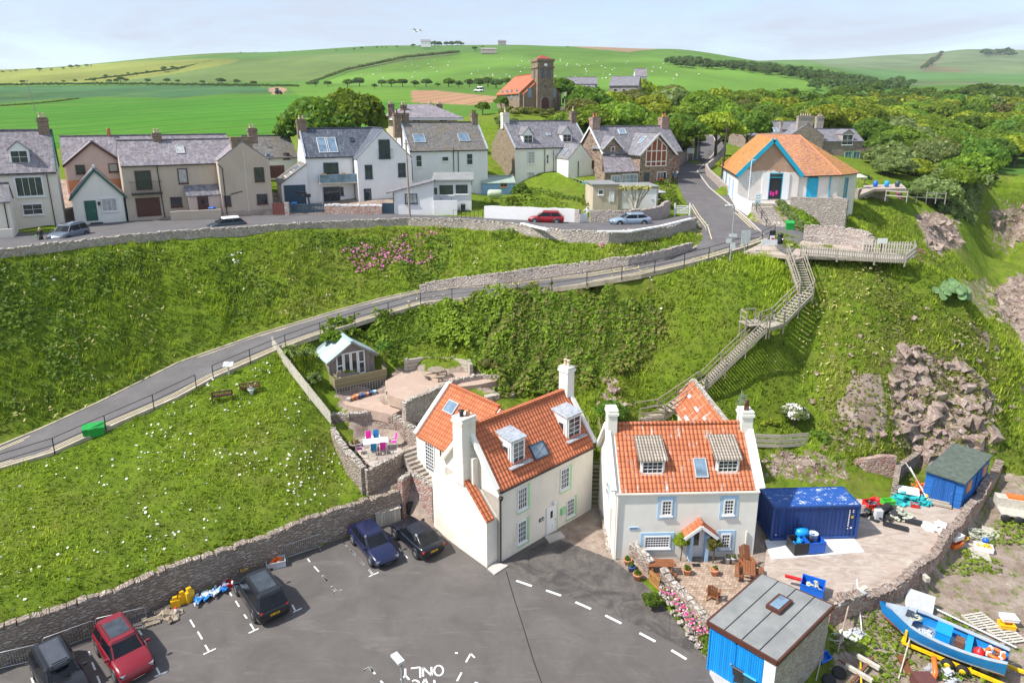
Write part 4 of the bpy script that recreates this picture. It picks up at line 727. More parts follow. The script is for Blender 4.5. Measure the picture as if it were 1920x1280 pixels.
for a,za,b,zb_ in segs:
 A=G(*a,za+.15);B=G(*b,zb_+.15);d=(B-A);dh=Ve((d.x,d.y,0)).normalized();s_=Ve((-dh.y,dh.x,0));k_=max(2,int(abs(B.z-A.z)/.17))if abs(B.z-A.z)>.4 else 4;run=d.xy.length/k_
 for i in range(k_):
  c_=A.lerp(B,(i+.5)/k_)-o;c_.z=A.lerp(B,(i+1)/k_).z-o.z;mb.ob((c_.x,c_.y,c_.z),(run*.8 if k_>4 else run,1.15,.06),math.atan2(dh.y,dh.x))
 for sg in(-1,1):strg.beam(A-o+s_*w2*sg-Ve((0,0,.12)),B-o+s_*w2*sg-Ve((0,0,.12)),.08,.3);
 nps=max(1,int(d.length/1.9))
 for i in range(nps+1):
  c_=A.lerp(B,i/nps)-o
  for sg in(-1,1):q=c_+s_*w2*sg;MB().beam(q-Ve((0,0,.9)),q+Ve((0,0,1.05)),.08,.08).build('post',M['stair'],st)
 for sg in(-1,1):
  for z in(.55,1.05):hr.beam(A-o+s_*w2*sg+Ve((0,0,z)),B-o+s_*w2*sg+Ve((0,0,z)),.055,.075)
mb.build('tread',M['oldwoodh'],st);strg.build('stringer',M['stair'],st);hr.build('handrail',M['stair'],st)
L0=G(1432,612,11.1)-o;mb=MB();mb.ob((L0 .x-.7,L0 .y+.6,L0 .z+.15),(1.8,1.6,.08),R(20))
for q in((-1.5,.1),(-1.6,1.2),(-.3,1.5)):mb.beam(L0+Ve((q[0],q[1],-1)),L0+Ve((q[0],q[1],1.15)),.1,.1)
mb.beam(L0+Ve((-1.5,.1,1.15)),L0+Ve((-1.6,1.2,1.15)),.08,.1);mb.beam(L0+Ve((-1.6,1.2,1.15)),L0+Ve((-.3,1.5,1.15)),.08,.1);mb.beam(L0+Ve((-1.5,.1,.6)),L0+Ve((-1.6,1.2,.6)),.06,.1);mb.build('landing',M['stair'],st)
def steps(label,A,B,k_,wd,mat=None,name='garden_steps'):
 th=T(name,label,'steps',A);d=B-A;dh=Ve((d.x,d.y,0)).normalized();an=math.atan2(dh.y,dh.x);mb=MB();run=d.xy.length/k_
 for i in range(k_):
  c_=d*((i+.5)/k_);z=d.z*(i+1)/k_;mb.ob((c_.x,c_.y,z-.4),(run*1.02,wd,.8),an)
 mb.build('tread',mat or M['flags'],th);return th
steps('flagged steps climbing beside the french door of the corner cottage',G(805,898,2.4),G(768,838,3.9),8,1.7);steps('broad sleeper steps up from the gravel to the picnic terrace',G(752,772,4.5),G(738,728,6.0),5,1.6,M['oldwoodh']);steps('short curved stone steps beside the round garden wall',G(905,752,4.5),G(925,742,5.8),4,1.2)
flat('step_landing',[G(815,908,2.4),G(838,898,2.4),G(812,880,2.4),G(790,892,2.4)],M['flags'],z=2.44,th=.6)
steps('narrow stone kerb steps along the left wall of the lower white cottage',G(1150,1035,.0)+Ve((-.2,0,0)),G(1132,955,.5)+Ve((0,0,0)),3,.5,M['cope'])
def postrail(label,pts,h_=1.,nr=3,mat=None,name='post_fence',bh=.14):
 pts=[Ve(p)for p in pts];o=pts[0].copy();th=T(name,label,'fence',o);mb=MB();m2=MB();mat=mat or M['pale']
 for p in dens(pts,1.8):q=p-o;MB().box(q.x-.05,q.y-.05,q.z-.4,q.x+.05,q.y+.05,q.z+h_).build('post',mat,th)
 for a,b in zip(pts[:-1],pts[1:]):
  for i in range(nr):z=h_*(i+.7)/nr;mb.beam(a-o+Ve((0,-.05,z)),b-o+Ve((0,-.05,z)),.03,bh)
 mb.build('rail',mat,th);return th
postrail('grey slatted fence beside the blossoming shrub',[G(1416,840,1.9),G(1460,842,1.9),G(1512,838,2.)],1.3,3,M['oldwoodh'],bh=.3)
postrail('low timber fence behind the chimney of the lower cottage',[G(1205,790,3.5),G(1255,790,3.5)],.9,3,M['woodgreen'])
p8=dens([G(1608,372,15.9),G(1640,362,16.2),G(1668,360,16.4)],1.);wallpoly('boundary_wall','stone garden wall stepping along the cliff edge right of the hall','wall',p8,14.5,17.3,.5,M['stonelight'])
flat('garden_terrace',[G(1612,366,17.2),G(1640,355,17.2),G(1700,354,17.2),G(1690,345,17.2),G(1620,348,17.2)],M['sand'],z=17.25,th=.4)
postrail('field fence along the clifftop garden edge',[G(1660,372,15.8),G(1700,375,15.8),G(1772,378,15.3)],1.4,2,M['pale'])
# house toolkit
class House:
 """local frame: x along the front, y into the house, z up"""
 def __init__(s,name,label,cat,loc,ang,group=None):
  s.loc=Ve(loc);s.ang=R(ang);s.T=T(name,label,cat,loc,s.ang,group);s.Mi=Matrix.Rotation(-s.ang,3,'Z');s.M=Matrix.Rotation(s.ang,3,'Z')
  s.cam=s.Mi@(Ve((0,0,H))-s.loc);s.wall=MB();s.roof=MB();s.trim=MB()
 def ray(s,px,py):return s.Mi@ray(px,py)
 def lx(s,px,z,y=0.):
  d=s.ray(px,CY);
  e=s.ray(px,CY+300);n_=d.cross(e);
  return s.cam.x-(n_.y*(y-s.cam.y)+n_.z*(z-s.cam.z))/n_.x
 def ly(s,px,z,x=0.):
  d=s.ray(px,CY);e=s.ray(px,CY+300);n_=d.cross(e);return s.cam.y-(n_.x*(x-s.cam.x)+n_.z*(z-s.cam.z))/n_.y
 def lz(s,py,x=0.,y=0.):
  p=s.loc+s.M@Ve((x,y,0));return ZA(py,p.y)-s.loc.z
 def front(s,y=0.):return Face(s,Ve((0,y,0)),Ve((1,0,0)),Ve((0,0,1)))
 def left(s,x=0.):return Face(s,Ve((x,0,0)),Ve((0,-1,0)),Ve((0,0,1)))
 def right(s,x):return Face(s,Ve((x,0,0)),Ve((0,1,0)),Ve((0,0,1)))
 def slope(s,o,u,v):return Face(s,Ve(o),Ve(u).normalized(),Ve(v).normalized())
 def finish(s,wall,roof=None,trim=None):
  if s.wall.f:s.wall.build('wall',wall,s.T)
  if s.roof.f:s.roof.build('roof',roof,s.T)
  if s.trim.f:pieces(s.trim,'coping' if trim in(M['cream2'],M['lead'])else 'bargeboard',trim,s.T)
  return s
class Face:
 def __init__(s,h,o,u,v):s.h=h;s.o=o;s.u=u;s.v=v;s.n=u.cross(v)
 def hit(s,px,py):
  d=s.h.ray(px,py);t=(s.o-s.h.cam).dot(s.n)/d.dot(s.n);p=s.h.cam+d*t-s.o;return p.dot(s.u),p.dot(s.v)
 def rect(s,x0,y0,x1,y1):
  xc=(x0+x1)/2;yc=(y0+y1)/2;u0=s.hit(x0,yc)[0];u1=s.hit(x1,yc)[0];v0=s.hit(xc,y1)[1];v1=s.hit(xc,y0)[1]
  return min(u0,u1),min(v0,v1),max(u0,u1),max(v0,v1)
 def P(s,u,v,n_=0.):return s.o+s.u*u+s.v*v+s.n*n_
 def box(s,mb,u0,v0,n0,u1,v1,n1,m=None):
  return mb.hexa([s.P(u0,v0,n0),s.P(u1,v0,n0),s.P(u1,v0,n1),s.P(u0,v0,n1),s.P(u0,v1,n0),s.P(u1,v1,n0),s.P(u1,v1,n1),s.P(u0,v1,n1)][::1],m)
def win(face,r,nx=2,ny=2,fm='wp',gm='glass',fw=.09,sur=None,sw=.16,px=True,name='window',sill=True,bar=.035,mid=None):
 h=face.h;u0,v0,u1,v1=face.rect(*r)if px else r;mb=MB();f=lambda*a:face.box(mb,*a);D=.075
 if u1-u0<.25:u1=u0+.25
 if v1-v0<.25:v1=v0+.25
 f(u0,v0,-.05,u1,v0+fw,D);f(u0,v1-fw,-.05,u1,v1,D);f(u0,v0+fw,-.05,u0+fw,v1-fw,D);f(u1-fw,v0+fw,-.05,u1,v1-fw,D)
 iu0,iu1,iv0,iv1=u0+fw,u1-fw,v0+fw,v1-fw
 for i in range(1,nx):c_=iu0+(iu1-iu0)*i/nx;f(c_-bar/2,iv0,.0,c_+bar/2,iv1,.05)
 for i in range(1,ny):c_=iv0+(iv1-iv0)*i/ny;b_=bar*(1.8 if(mid and i*2==ny)else 1);f(iu0,c_-b_/2,.0,iu1,c_+b_/2,.052+.004*(i%2))
 if sill:f(u0-.06,v0-.09,-.02,u1+.06,v0-.002,.14)
 w_=mb.build(name,M[fm],h.T);g=MB();face.box(g,iu0-.01,iv0-.01,-.03,iu1+.01,iv1+.01,.018);g.build('pane',M[gm],w_)
 if sur:
  q=MB();f2=lambda*a:face.box(q,*a);f2(u0-sw,v0-sw,-.02,u1+sw,v0-.095,.035);f2(u0-sw,v1+.003,-.02,u1+sw,v1+sw,.035);f2(u0-sw,v0-.095,-.02,u0-.063,v1+.003,.035);f2(u1+.063,v0-.095,-.02,u1+sw,v1+.003,.035)
  q.build('surround',M[sur],w_)
 return w_
def skyl(face,r,fm='grey',gm='glassb',fw=.08,px=True,name='skylight',nx=1):
 h=face.h;u0,v0,u1,v1=face.rect(*r)if px else r;mb=MB();f=lambda*a:face.box(mb,*a)
 f(u0,v0,-.02,u1,v0+fw,.12);f(u0,v1-fw,-.02,u1,v1,.12);f(u0,v0+fw,-.02,u0+fw,v1-fw,.12);f(u1-fw,v0+fw,-.02,u1,v1-fw,.12)
 for i in range(1,nx):c_=u0+(u1-u0)*i/nx;f(c_-.03,v0+fw,0,c_+.03,v1-fw,.11)
 w_=mb.build(name,M[fm],h.T);g=MB();face.box(g,u0+fw-.01,v0+fw-.01,0,u1-fw+.01,v1-fw+.01,.085);g.build('pane',M[gm],w_);return w_
def door(face,r,mat='wp',px=True,glass=None,name='door',fm='wp',handle=True,panels=True):
 h=face.h;u0,v0,u1,v1=face.rect(*r)if px else r;mb=MB();face.box(mb,u0,v0,-.03,u1,v1,.05);fw=.07
 face.box(mb,u0-fw,v0,-.02,u0-.002,v1+fw,.08);face.box(mb,u1+.002,v0,-.02,u1+fw,v1+fw,.08);face.box(mb,u0-.002,v1+.002,-.02,u1+.002,v1+fw,.08)
 W_=u1-u0;H_=v1-v0
 if panels:
  for a,b in((.12,.45),(.55,.88)):
   face.box(mb,u0+W_*a,v0+H_*.08,.04,u0+W_*b,v0+H_*.42,.065)
 d=mb.build(name,M[mat],h.T)
 if glass:g=MB();face.box(g,u0+W_*glass[0],v0+H_*glass[1],.03,u0+W_*glass[2],v0+H_*glass[3],.062);g.build('pane',M['glass'],d)
 if handle:g=MB();face.box(g,u1-.14*W_,v0+H_*.47,.05,u1-.08*W_,v0+H_*.5,.12);g.build('handle',M['metal'],d)
 return d
def gable(h,x0,x1,y0,y1,ze,zr,axis='x',z0=-2.,ov=.2,vg=.1,t=.14,ze2=None,roofs=True,ridge=None,skew=0.,wall=True,roofmb=None):
 """gabled block; axis = ridge direction; ze2: eave height of the far (or right) side"""
 ze2=ze if ze2 is None else ze2;R_=roofmb or h.roof
 if axis=='x':
  m=ridge if ridge is not None else(y0+y1)/2
  prof=[(y0,z0),(y1,z0),(y1,ze2),(m,zr),(y0,ze)];P=lambda a,p:(a,p[0],p[1]);a0,a1=x0,x1
 else:
  m=ridge if ridge is not None else(x0+x1)/2
  prof=[(x0,z0),(x1,z0),(x1,ze2),(m,zr),(x0,ze)];P=lambda a,p:(p[0],a,p[1]);a0,a1=y0,y1
 if wall:
  vs=[P(a0,p)for p in prof]+[P(a1,p)for p in prof];fl=axis=='x'
  fs=[(4,3,2,1,0),(5,6,7,8,9)]+[(i,(i+1)%5,(i+1)%5+5,i+5)for i in range(5)]
  if fl:fs=[f[::-1]for f in fs]
  h.wall.raw(vs,fs)
 def slab(e,ez,sg):
  k_=(zr-ez)/abs(m-e);oe=e+sg*ov;oz=ez-k_*ov;th_=t
  b=[P(a0-vg,(oe,oz+.02)),P(a1+vg,(oe,oz+.02)),P(a1+vg,(m,zr+.02)),P(a0-vg,(m,zr+.02))];tp=[(x,y,z+th_)for x,y,z in b]
  R_.hexa(b+tp)
 if roofs:slab(prof[4][0],ze,-1);slab(prof[2][0],ze2,1)
 if roofs:
  a=Ve(P(a0-vg,(m,zr+t+.05)));b=Ve(P(a1+vg,(m,zr+t+.05)));R_.beam(a,b,.3,.12)
 if skew:
  for aa in(a0-skew*.5,a1+skew*.5):
   for e,ez in((prof[4][0],ze),(prof[2][0],ze2)):
    h.trim.beam(P(aa,(e,ez+t*1.2)),P(aa,(m,zr+t*1.4)),skew if axis=='x' else skew,t*2.2)
def fixnormals(o):
 import bmesh
 bm=bmesh.new();bm.from_mesh(o.data);bmesh.ops.recalc_face_normals(bm,faces=bm.faces);bm.to_mesh(o.data);bm.free()
def hip(h,x0,x1,y0,y1,ze,zr,inset,t=.12,ov=.35,z0=-2):
 h.wall.box(x0,y0,z0,x1,y1,ze);a,b,c_,d=x0-ov,x1+ov,y0-ov,y1+ov;m=(y0+y1)/2;e=[(a,c_,ze),(b,c_,ze),(b,d,ze),(a,d,ze)];r0=(x0+inset,m,zr);r1=(x1-inset,m,zr)
 h.roof.raw([(x,y,z)for x,y,z in e]+[r0,r1]+[(x,y,z-t)for x,y,z in e],[(0,1,5,4),(1,2,5),(2,3,4,5),(3,0,4),(0,6,7,1),(1,7,8,2),(2,8,9,3),(3,9,6,0),(9,8,7,6)])
def chimney(h,x,y,z0,z1,w_=.9,d=.6,mat='brownwall',pots=2,pm='pot',capm=None,ax='x',pot_h=.5):
 mb=MB();mb.box(x-w_/2,y-d/2,z0,x+w_/2,y+d/2,z1);mb.box(x-w_/2-.08,y-d/2-.08,z1-.3,x+w_/2+.08,y+d/2+.08,z1-.12);mb.box(x-w_/2-.04,y-d/2-.04,z1,x+w_/2+.04,y+d/2+.04,z1+.08)
 c_=mb.build('chimney',M[mat],h.T)
 for i in range(pots):
  k_=((i+.5)/pots-.5)*.75;px_,py_=(x+k_*w_,y)if ax=='x' else(x,y+k_*d)
  q=MB();q.lathe((px_,py_,z1+.08),[(.13,0),(.15,.06),(.12,.12),(.11,pot_h-.08),(.14,pot_h-.05),(.14,pot_h),(.09,pot_h)],10);q.build('chimney_pot',M[pm],c_)
 return c_
def pipe(h,pts,mat='black',r=.05,name='drainpipe'):return MB().tube(pts,r,6).build(name,M[mat],h.T)
def gutter(h,x0,x1,y,z,mat='black'):return MB().beam((x0,y,z),(x1,y,z),.12,.1).build('gutter',M[mat],h.T)
def dormer(h,xc,w_,yf,zb,zt,zr,D,wm,rm,axis='gable',flat_=0,win_=None,fm='wp',nx=2,ny=2,ov=.12,glass='glass',flare=0.,cheek=None,name='dormer'):
 """dormer: front face at y=yf from zb to zt, ridge zr, going back D"""
 mb=MB();x0,x1=xc-w_/2,xc+w_/2
 if flat_:
  mb.prism([(x0,yf),(x1,yf),(x1,yf+D),(x0,yf+D)],zb,[zt,zt,zr,zr])
 else:
  mb.raw([(x0,yf,zb),(x1,yf,zb),(x1,yf,zt),(xc,yf,zr),(x0,yf,zt),(x0,yf+D,zb),(x1,yf+D,zb),(x1,yf+D,zt),(xc,yf+D,zr),(x0,yf+D,zt)],[(0,1,2,3,4),(9,8,7,6,5),(0,5,6,1),(1,6,7,2),(2,7,8,3),(3,8,9,4),(4,9,5,0)])
 d=mb.build(name,M[wm],h.T);rb=MB()
 if flat_:rb.hexa([(x0-ov,yf-ov,zt+.01-ov*(zr-zt)/D),(x1+ov,yf-ov,zt+.01-ov*(zr-zt)/D),(x1+ov,yf+D,zr+.01),(x0-ov,yf+D,zr+.01),(x0-ov,yf-ov,zt+.11-ov*(zr-zt)/D),(x1+ov,yf-ov,zt+.11-ov*(zr-zt)/D),(x1+ov,yf+D,zr+.11),(x0-ov,yf+D,zr+.11)])
 else:
  for sg in(-1,1):
   e=xc+sg*(w_/2+ov);ez=zt-(zr-zt)/(w_/2)*ov;b=[(e,yf-ov,ez+.02),(xc,yf-ov,zr+.02),(xc,yf+D,zr+.02),(e,yf+D,ez+.02)];rb.hexa(b+[(x,y,z+.1)for x,y,z in b])
 rb.build('dormer_roof',M[rm],d);fc=h.front(yf);w0=win_ or(x0+.1,zb+.08,x1-.1,zt-.06);ww=win(fc,w0,nx,ny,fm,glass,.08,px=False);ww.parent=d;return d
def H0(name,label,cat,px,py,h,ang):return House(name,label,cat,G(px,py,h),ang)
# the two cottages and their neighbours
h=House('cottage','cream corner cottage with orange pantiles, two lead-topped dormers and green-edged windows','house',(-.84,39.3,0),43)
W=9.25;D=5.7;ze=5.25;zr=8.65
gable(h,0,W,0,D,ze,zr,'x',-.3,.12,-.05,.12,skew=.32)
h.wall.box(-.0,0,-.3,.02,D,ze-.5)
h.wall.prism([(-.88,.2),(0.,.2),(0.,2.9),(-.88,2.9)],-.3,[3.3,3.3,5.65,5.65])
h.wall.prism([(-.879,2.9),(0.,2.9),(0.,6.2),(-.7,6.2)],-.3,[5.64,5.64,3.7,3.7])
h.roof.hexa([(-.98,.1,3.28),(-.32,.1,3.28),(-.32,2.9,5.7),(-.98,2.9,5.7),(-.98,.1,3.42),(-.32,.1,3.42),(-.32,2.9,5.84),(-.98,2.9,5.84)])
h.wall.box(-1.0,D*.5-.5,5.,.3,D*.5+.5,7.6)
h.wall.box(-.5,D*.5-.9,4.5,.05,D*.5+.9,6.9)
h.wall.prism([(-.7,5.6),(.75,5.6),(.75,7.2),(.0,7.2)],-.3,[3.7,4.6,4.6,3.2])
gable(h,.75,7.0,D-1.6,10.1,5.4,8.42,'y',-.3,.14,-.12,.12)
h.trim.beam((.62,10.0,5.45),(3.87,10.0,8.6),.34,.3);h.trim.beam((7.1,10.0,5.45),(3.87,10.0,8.6),.34,.3)
h.finish(M['cream'],M['pantile'],M['cream2'])
c1=chimney(h,-.45,D/2,6.6,9.6,1.15,.95,'cream',0);q=MB();q.lathe((-.65,D/2,9.68),[(.14,0),(.14,.35),(.2,.37),(.2,.42),(.1,.45)],10);q.build('chimney_pot',M['black'],c1);q=MB();q.lathe((-.2,D/2-.1,9.68),[(.15,0),(.13,.3),(.16,.34)],10);q.build('chimney_pot',M['terra'],c1)
chimney(h,W+.1,D/2,7.9,10.5,.75,.85,'cream2',2,'pot',ax='y')
fr=h.front(0.);k9=lambda x0,y0,x1,y1:(760+x0/3.0475,680+y0/3.0475,760+x1/3.0475,680+y1/3.0475)
for r in((640,710,694,832),(640,900,690,1022),(884,600,934,715),(920,775,963,872)):
 w_=win(fr,k9(*r),4,4,'wp','glass',.08,None);u0,v0,u1,v1=fr.rect(*k9(*r));q=MB();fr.box(q,u1+.065,v0-.3,-.02,u1+.27,v1+.05,.03);fr.box(q,u0,v0-.3,-.02,u1+.065,v0-.1,.03);q.build('surround',M['mint'],w_)
d_=door(fr,k9(808,820,858,975),glass=(.35,.6,.6,.85));u0,v0,u1,v1=fr.rect(*k9(808,820,858,975));q=MB();fr.box(q,u1+.075,v0,-.02,u1+.2,v1+.05,.03);q.build('surround',M['mint'],d_)
q=MB();u0,v0,u1,v1=fr.rect(*k9(764,885,790,903));fr.box(q,u0,v0,0,u1,v1,.04);q.build('name_plate',M['black'],h.T)
q=MB();
for i in range(6):fr.box(q,u0+.1+i*.09,v0+.07,.04,u0+.15+i*.09,v1-.07,.045)
q.build('name_lettering',M['wp'],h.T)
q=MB();u0,v0,u1,v1=fr.rect(*k9(887,825,908,862));fr.box(q,u0,v0,0,u1,v1,.15);q.build('box',M['mint'],h.T)
q=MB();u0,v0,u1,v1=fr.rect(*k9(838,785,855,805));q.lathe(fr.P((u0+u1)/2,(v0+v1)/2,.1),[(.05,-.12),(.16,-.05),(.16,.06),(.05,.12)],10);q.build('wall_lamp',M['wp'],h.T)
pipe(h,[(.05,-.12,ze-.6),(.05,-.1,-.1)],r=.055);q=MB();q.lathe((.05,-.14,ze-.5),[(.06,-.2),(.16,0),(.16,.1)],8);q.build('hopper',M['black'],h.T);gutter(h,0,W,-.14,ze-.1)
sl=h.slope((0,0,ze+.14),(1,0,0),(0,D/2,zr-ze))
skyl(sl,k9(712,450,810,552),'navy')
ks=(zr-ze)/(D/2)
for(xa,xb,yb,yt)in((590,668,665,490),(905,985,535,372)):
 u0,_,u1,_=h.front(1.0).rect(*k9(xa,yt,xb,yb));yf=.75;zb=ze+yf*ks;d_=dormer(h,(u0+u1)/2,max(1.25,u1-u0),yf,zb-.1,zb+1.62,zb+1.85,1.65,'wp','lead',flat_=1,nx=2,ny=4,ov=.1)
 q=MB();x_=(u0+u1)/2;s2=MB();
 lf=h.left(x_-max(1.15,u1-u0)/2);lf=Face(h,lf.o,lf.u,lf.v);win(lf,(-(yf+.8),zb+.35,-(yf+.15),zb+1.25),1,1,'wp',px=False,sill=False).parent=d_
 q.beam((x_-1.0,yf-.15,zb-.05),(x_+1.0,yf-.15,zb-.05),.6,.06);q.build('lead_apron',M['lead'],d_)
lw=h.left(.75);zz=lambda x,y:(480+x/3.765,560+y/3.765)
a=zz(1195,1010);b=zz(1262,1240);win(lw,(a[0]+1,a[1]+2,b[0],b[1]-6),4,8,'wp','glass',.09,name='french_door',sill=False)
pipe(h,[(.65,7.0,5.2),(.65,7.0,2.4)])
ls=h.slope((.75,0,5.4+.16),(0,-1,0),(3.12,0,3.02));skyl(ls,(834,750,858,778),'grey')
HC=h
h=House('cottage','cream double-fronted cottage with pale blue window surrounds and streaked orange pantile roof','house',G(1150,1046,.1),2)
W=h.lx(1434,4.8);W=9.35;D=6.4;ze=h.lz(924);zr=h.lz(798,0,D/2)
gable(h,0,W,0,D,ze,zr,'x',-.3,.05,-.3,.12,skew=.34)
h.wall.box(W-.02,.3,0,W+.12,D,ze-.2)
h.finish(M['cream2'],M['pantilel'],M['cream2'])
x1=h.lx(1160,zr,D/2);chimney(h,.12,D/2,zr-1.9,zr+1.25,.62,.95,'cream2',0);chimney(h,W-.1,D/2,zr-2.2,zr+1.,.75,1.0,'cream2',0)
q=MB();q.lathe((W-.1,D/2-.1,zr+1.05),[(.17,0),(.17,.45),(.13,.6),(.13,.75)],10);q.build('chimney_pot',M['rust'],h.T)
q=MB();q.tube([(W-.75,D/2-.4,zr-1.6),(W-.6,D/2-.3,zr+2.6)],.025,5);
for i in range(4):q.beam((W-.75,D/2-.35,zr+1.6+i*.22),(W-.4,D/2-.2,zr+1.6+i*.22),.02)
for i in range(5):q.beam((W-1.0+.05*i,D/2-.35,zr+1.6+.14*i),(W-.2,D/2-.3,zr+1.7+.14*i),.02)
q.build('aerial',M['metal'],h.T)
fr=h.front(0.);k9=lambda x0,y0,x1,y1:(1100+x0/3.2,700+y0/3.2,1100+x1/3.2,700+y1/3.2)
for r,nx,ny in(((447,757,512,850),3,4),((820,752,885,845),3,4),((343,972,500,1045),9,4),((803,958,862,1046),3,4)):win(fr,k9(*r),nx,ny,'wp','glass',.1,'paleblue',.24,sill=True)
u0,v0,u1,v1=fr.rect(*k9(607,985,710,1118));uc=(u0+u1)/2
q=MB();q.box(u0-.05,-.55,0,u0+.15,.02,1.9);q.box(u1-.15,-.55,0,u1+.05,.02,1.9);po=q.build('porch',M['paleblue'],h.T)
q=MB()
for sg in(-1,1):
 e=uc+sg*1.12;b=[(e,-.75,1.85),(uc,-.75,2.75),(uc,.02,2.75),(e,.02,1.85)];q.hexa(b+[(x,y,z+.12)for x,y,z in b])
q.beam((uc,-.75,2.9),(uc,0,2.9),.2,.1);q.build('porch_roof',M['pantile'],po)
q=MB();
for sg in(-1,1):q.beam((uc+sg*1.1,-.77,1.83),(uc,-.77,2.72),.08,.2)
q.build('bargeboard',M['wp'],po)
door(fr,(uc-.42,.02,uc+.42,1.95),px=False,glass=(.2,.45,.62,.95))
q=MB();u0,v0,u1,v1=fr.rect(*k9(254,919,312,935));fr.box(q,u0,v0,0,u1,v1,.04);sg_=q.build('name_sign',M['paleblue'],h.T);q=MB()
for i in range(9):fr.box(q,u0+.07+(u1-u0-.14)*i/9,v0+.05,.04,u0+.07+(u1-u0-.14)*(i+.6)/9,v1-.05,.046)
q.build('name_lettering',M['navy'],sg_)
gutter(h,0,W,-.1,ze-.05,'cream');pipe(h,[(.12,-.08,ze-.1),(.12,-.06,0)],'cream');pipe(h,[(W-.6,-.08,1.9),(W-.6,-.08,0)],'cream');pipe(h,[(-.08,1.2,3.),(-.08,1.2,-.1)],'cream')
sl=h.slope((0,0,ze+.14),(1,0,0),(0,D/2,zr-ze));skyl(sl,k9(643,508,722,625),'grey','glassb');ks=(zr-ze)/(D/2)
for i,(xa,xb)in enumerate(((322,468),(775,915))):
 u0,_,u1,_=h.front(.8).rect(*k9(xa,540,xb,630));yf=.85;zb=ze+yf*ks;dd=dormer(h,(u0+u1)/2,u1-u0,yf,zb-.05,zb+1.0,zb+1.8,1.75,'wp','pantileg',flat_=1,nx=4,ny=3,ov=.15)
 q=MB();x_=(u0+u1)/2;wd=(u1-u0)/2;q.box(x_-wd-.06,yf+.1,zb,x_-wd+.0,yf+1.6,zb+.98);q.build('cheek',M['brown'],dd)
win(h.left(0.),(-3.2,2.9,-2.3,4.1),2,2,'wp','glass',.08,'paleblue',.15,px=False)
HR=h
h=House('annex','small orange-tiled outhouse rising behind the blue-trimmed cottage','outhouse',(13.2,46.2,1.),-32)
h.T.rotation_euler=(0,0,0);h.ang=0;h.Mi=Matrix.Identity(3);h.M=Matrix.Identity(3);h.cam=Ve((0,0,H))-h.loc
def pz(px,py,z):p=G(px,py,z)-h.loc;return p
a=pz(1300,715,6.3);b=pz(1363,795,6.3);e0=pz(1257,755,4.4);e1=pz(1268,800,4.4);e1=e0+(b-a)*.62;e1 .z=e0 .z
g0=a+Ve((a.x-e0 .x,a.y-e0 .y,0))*.8;g0 .z=e0 .z;g1=g0+(b-a)
q=MB();q.hexa([a,b,e0+(b-a),e0][::-1]+[p+Ve((0,0,.14))for p in[a,b,e0+(b-a),e0][::-1]]);q.hexa([a,b,g1,g0]+[p+Ve((0,0,.14))for p in[a,b,g1,g0]]);q.build('roof',M['pantilel'],h.T)
q=MB();q.beam(a+Ve((0,0,.2)),b+Ve((0,0,.2)),.35,.16);q.beam(a+Ve((0,.12,.1)),e0+Ve((0,.12,.1)),.3,.2);q.build('ridge',M['cope'],h.T)
q=MB();f=lambda p,z:Ve((p.x,p.y,z));i_=.12
e0i=e0 .lerp(g0,.06);g0i=g0 .lerp(e0,.06);q.raw([f(e0i,-1),f(g0i,-1),g0i,a,e0i]+[v+(b-a)*.98 for v in(f(e0i,-1),f(g0i,-1),g0i,a,e0i)],[(0,1,2,3,4),(9,8,7,6,5),(0,5,6,1),(1,6,7,2),(4,9,5,0),(3,8,9,4),(2,7,8,3)]);q.build('wall',M['cream2'],h.T)
fs=Face(h,e0+Ve((0,0,.16)),(b-a).normalized(),(a-e0).normalized());fs.n=fs.u.cross(fs.v)
if fs.n.z<0:fs.n=-fs.n
for r in((1291,738,1300,748),(1303,762,1318,770),(1283,778,1300,788),(1322,778,1332,786)):
 u0,v0,u1,v1=fs.rect(*r);q=MB();fs.box(q,u0,v0,0,u1,v1,.1);q.build('roof_glass_tile',M['lgrey'],h.T)
fixlist=[]
P1=G(1326,1165,2.9);P2=G(1457,1242,2.9);P3=G(1563,1136,2.9);P4=G(1427,1077,2.9)
gT=T('garage','stone garage with flat grey felt roof and bright blue double doors','garage',Ve((P1 .x,P1 .y,0)));o=gT.location.copy()
c_=(P1+P2+P3+P4)/4;ins=[p.lerp(c_,.05)-o for p in(P1,P2,P3,P4)];q=MB();q.prism(ins,-1.2,2.75-0);q.build('wall',M['stonelight'],gT)
q=MB();q.prism([p-o for p in(P1,P2,P3,P4)],2.76,[2.95,2.95,2.98,2.98]);n=NB('roof_felt');s_=n.sep(n.coord('Object'));co=n.coord();c=n.mix(n.ramp(n.noise(co,.8,7,.7),[(.35,0.),(.7,1.)]),(.2,.21,.205),(.29,.295,.285));c=n.mix(n.ramp(n.vor(co,1.6),[(.03,.9),(.05,0.)]),c,(.6,.6,.58));M['felt']=n.end(c,.85,0,.3);rf=q.build('roof',M['felt'],gT)
q=MB();U=(P3-P2).normalized();Vv=(P1-P2).normalized()
for i in range(1,4):a=(P2-o).lerp(P1-o,i/4);b=(P3-o).lerp(P4-o,i/4);a.z=2.965;b.z=2.995;q.beam(a,b,.04,.02)
q.build('felt_seam',M['black'],rf)
q=MB();
for a,b in((P1,P2),(P2,P3),(P1,P4),(P4,P3)):a=a-o;b=b-o;a=a.lerp(b,0);a.z=2.84;b.z=2.86;q.beam(a,b,.1,.26)
q.build('fascia',M['brown'],gT)
fv=(ins[1]-ins[0]).normalized();fn=Ve((fv.y,-fv.x,0));L1=(ins[1]-ins[0]).length;an=math.atan2(fv.y,fv.x)
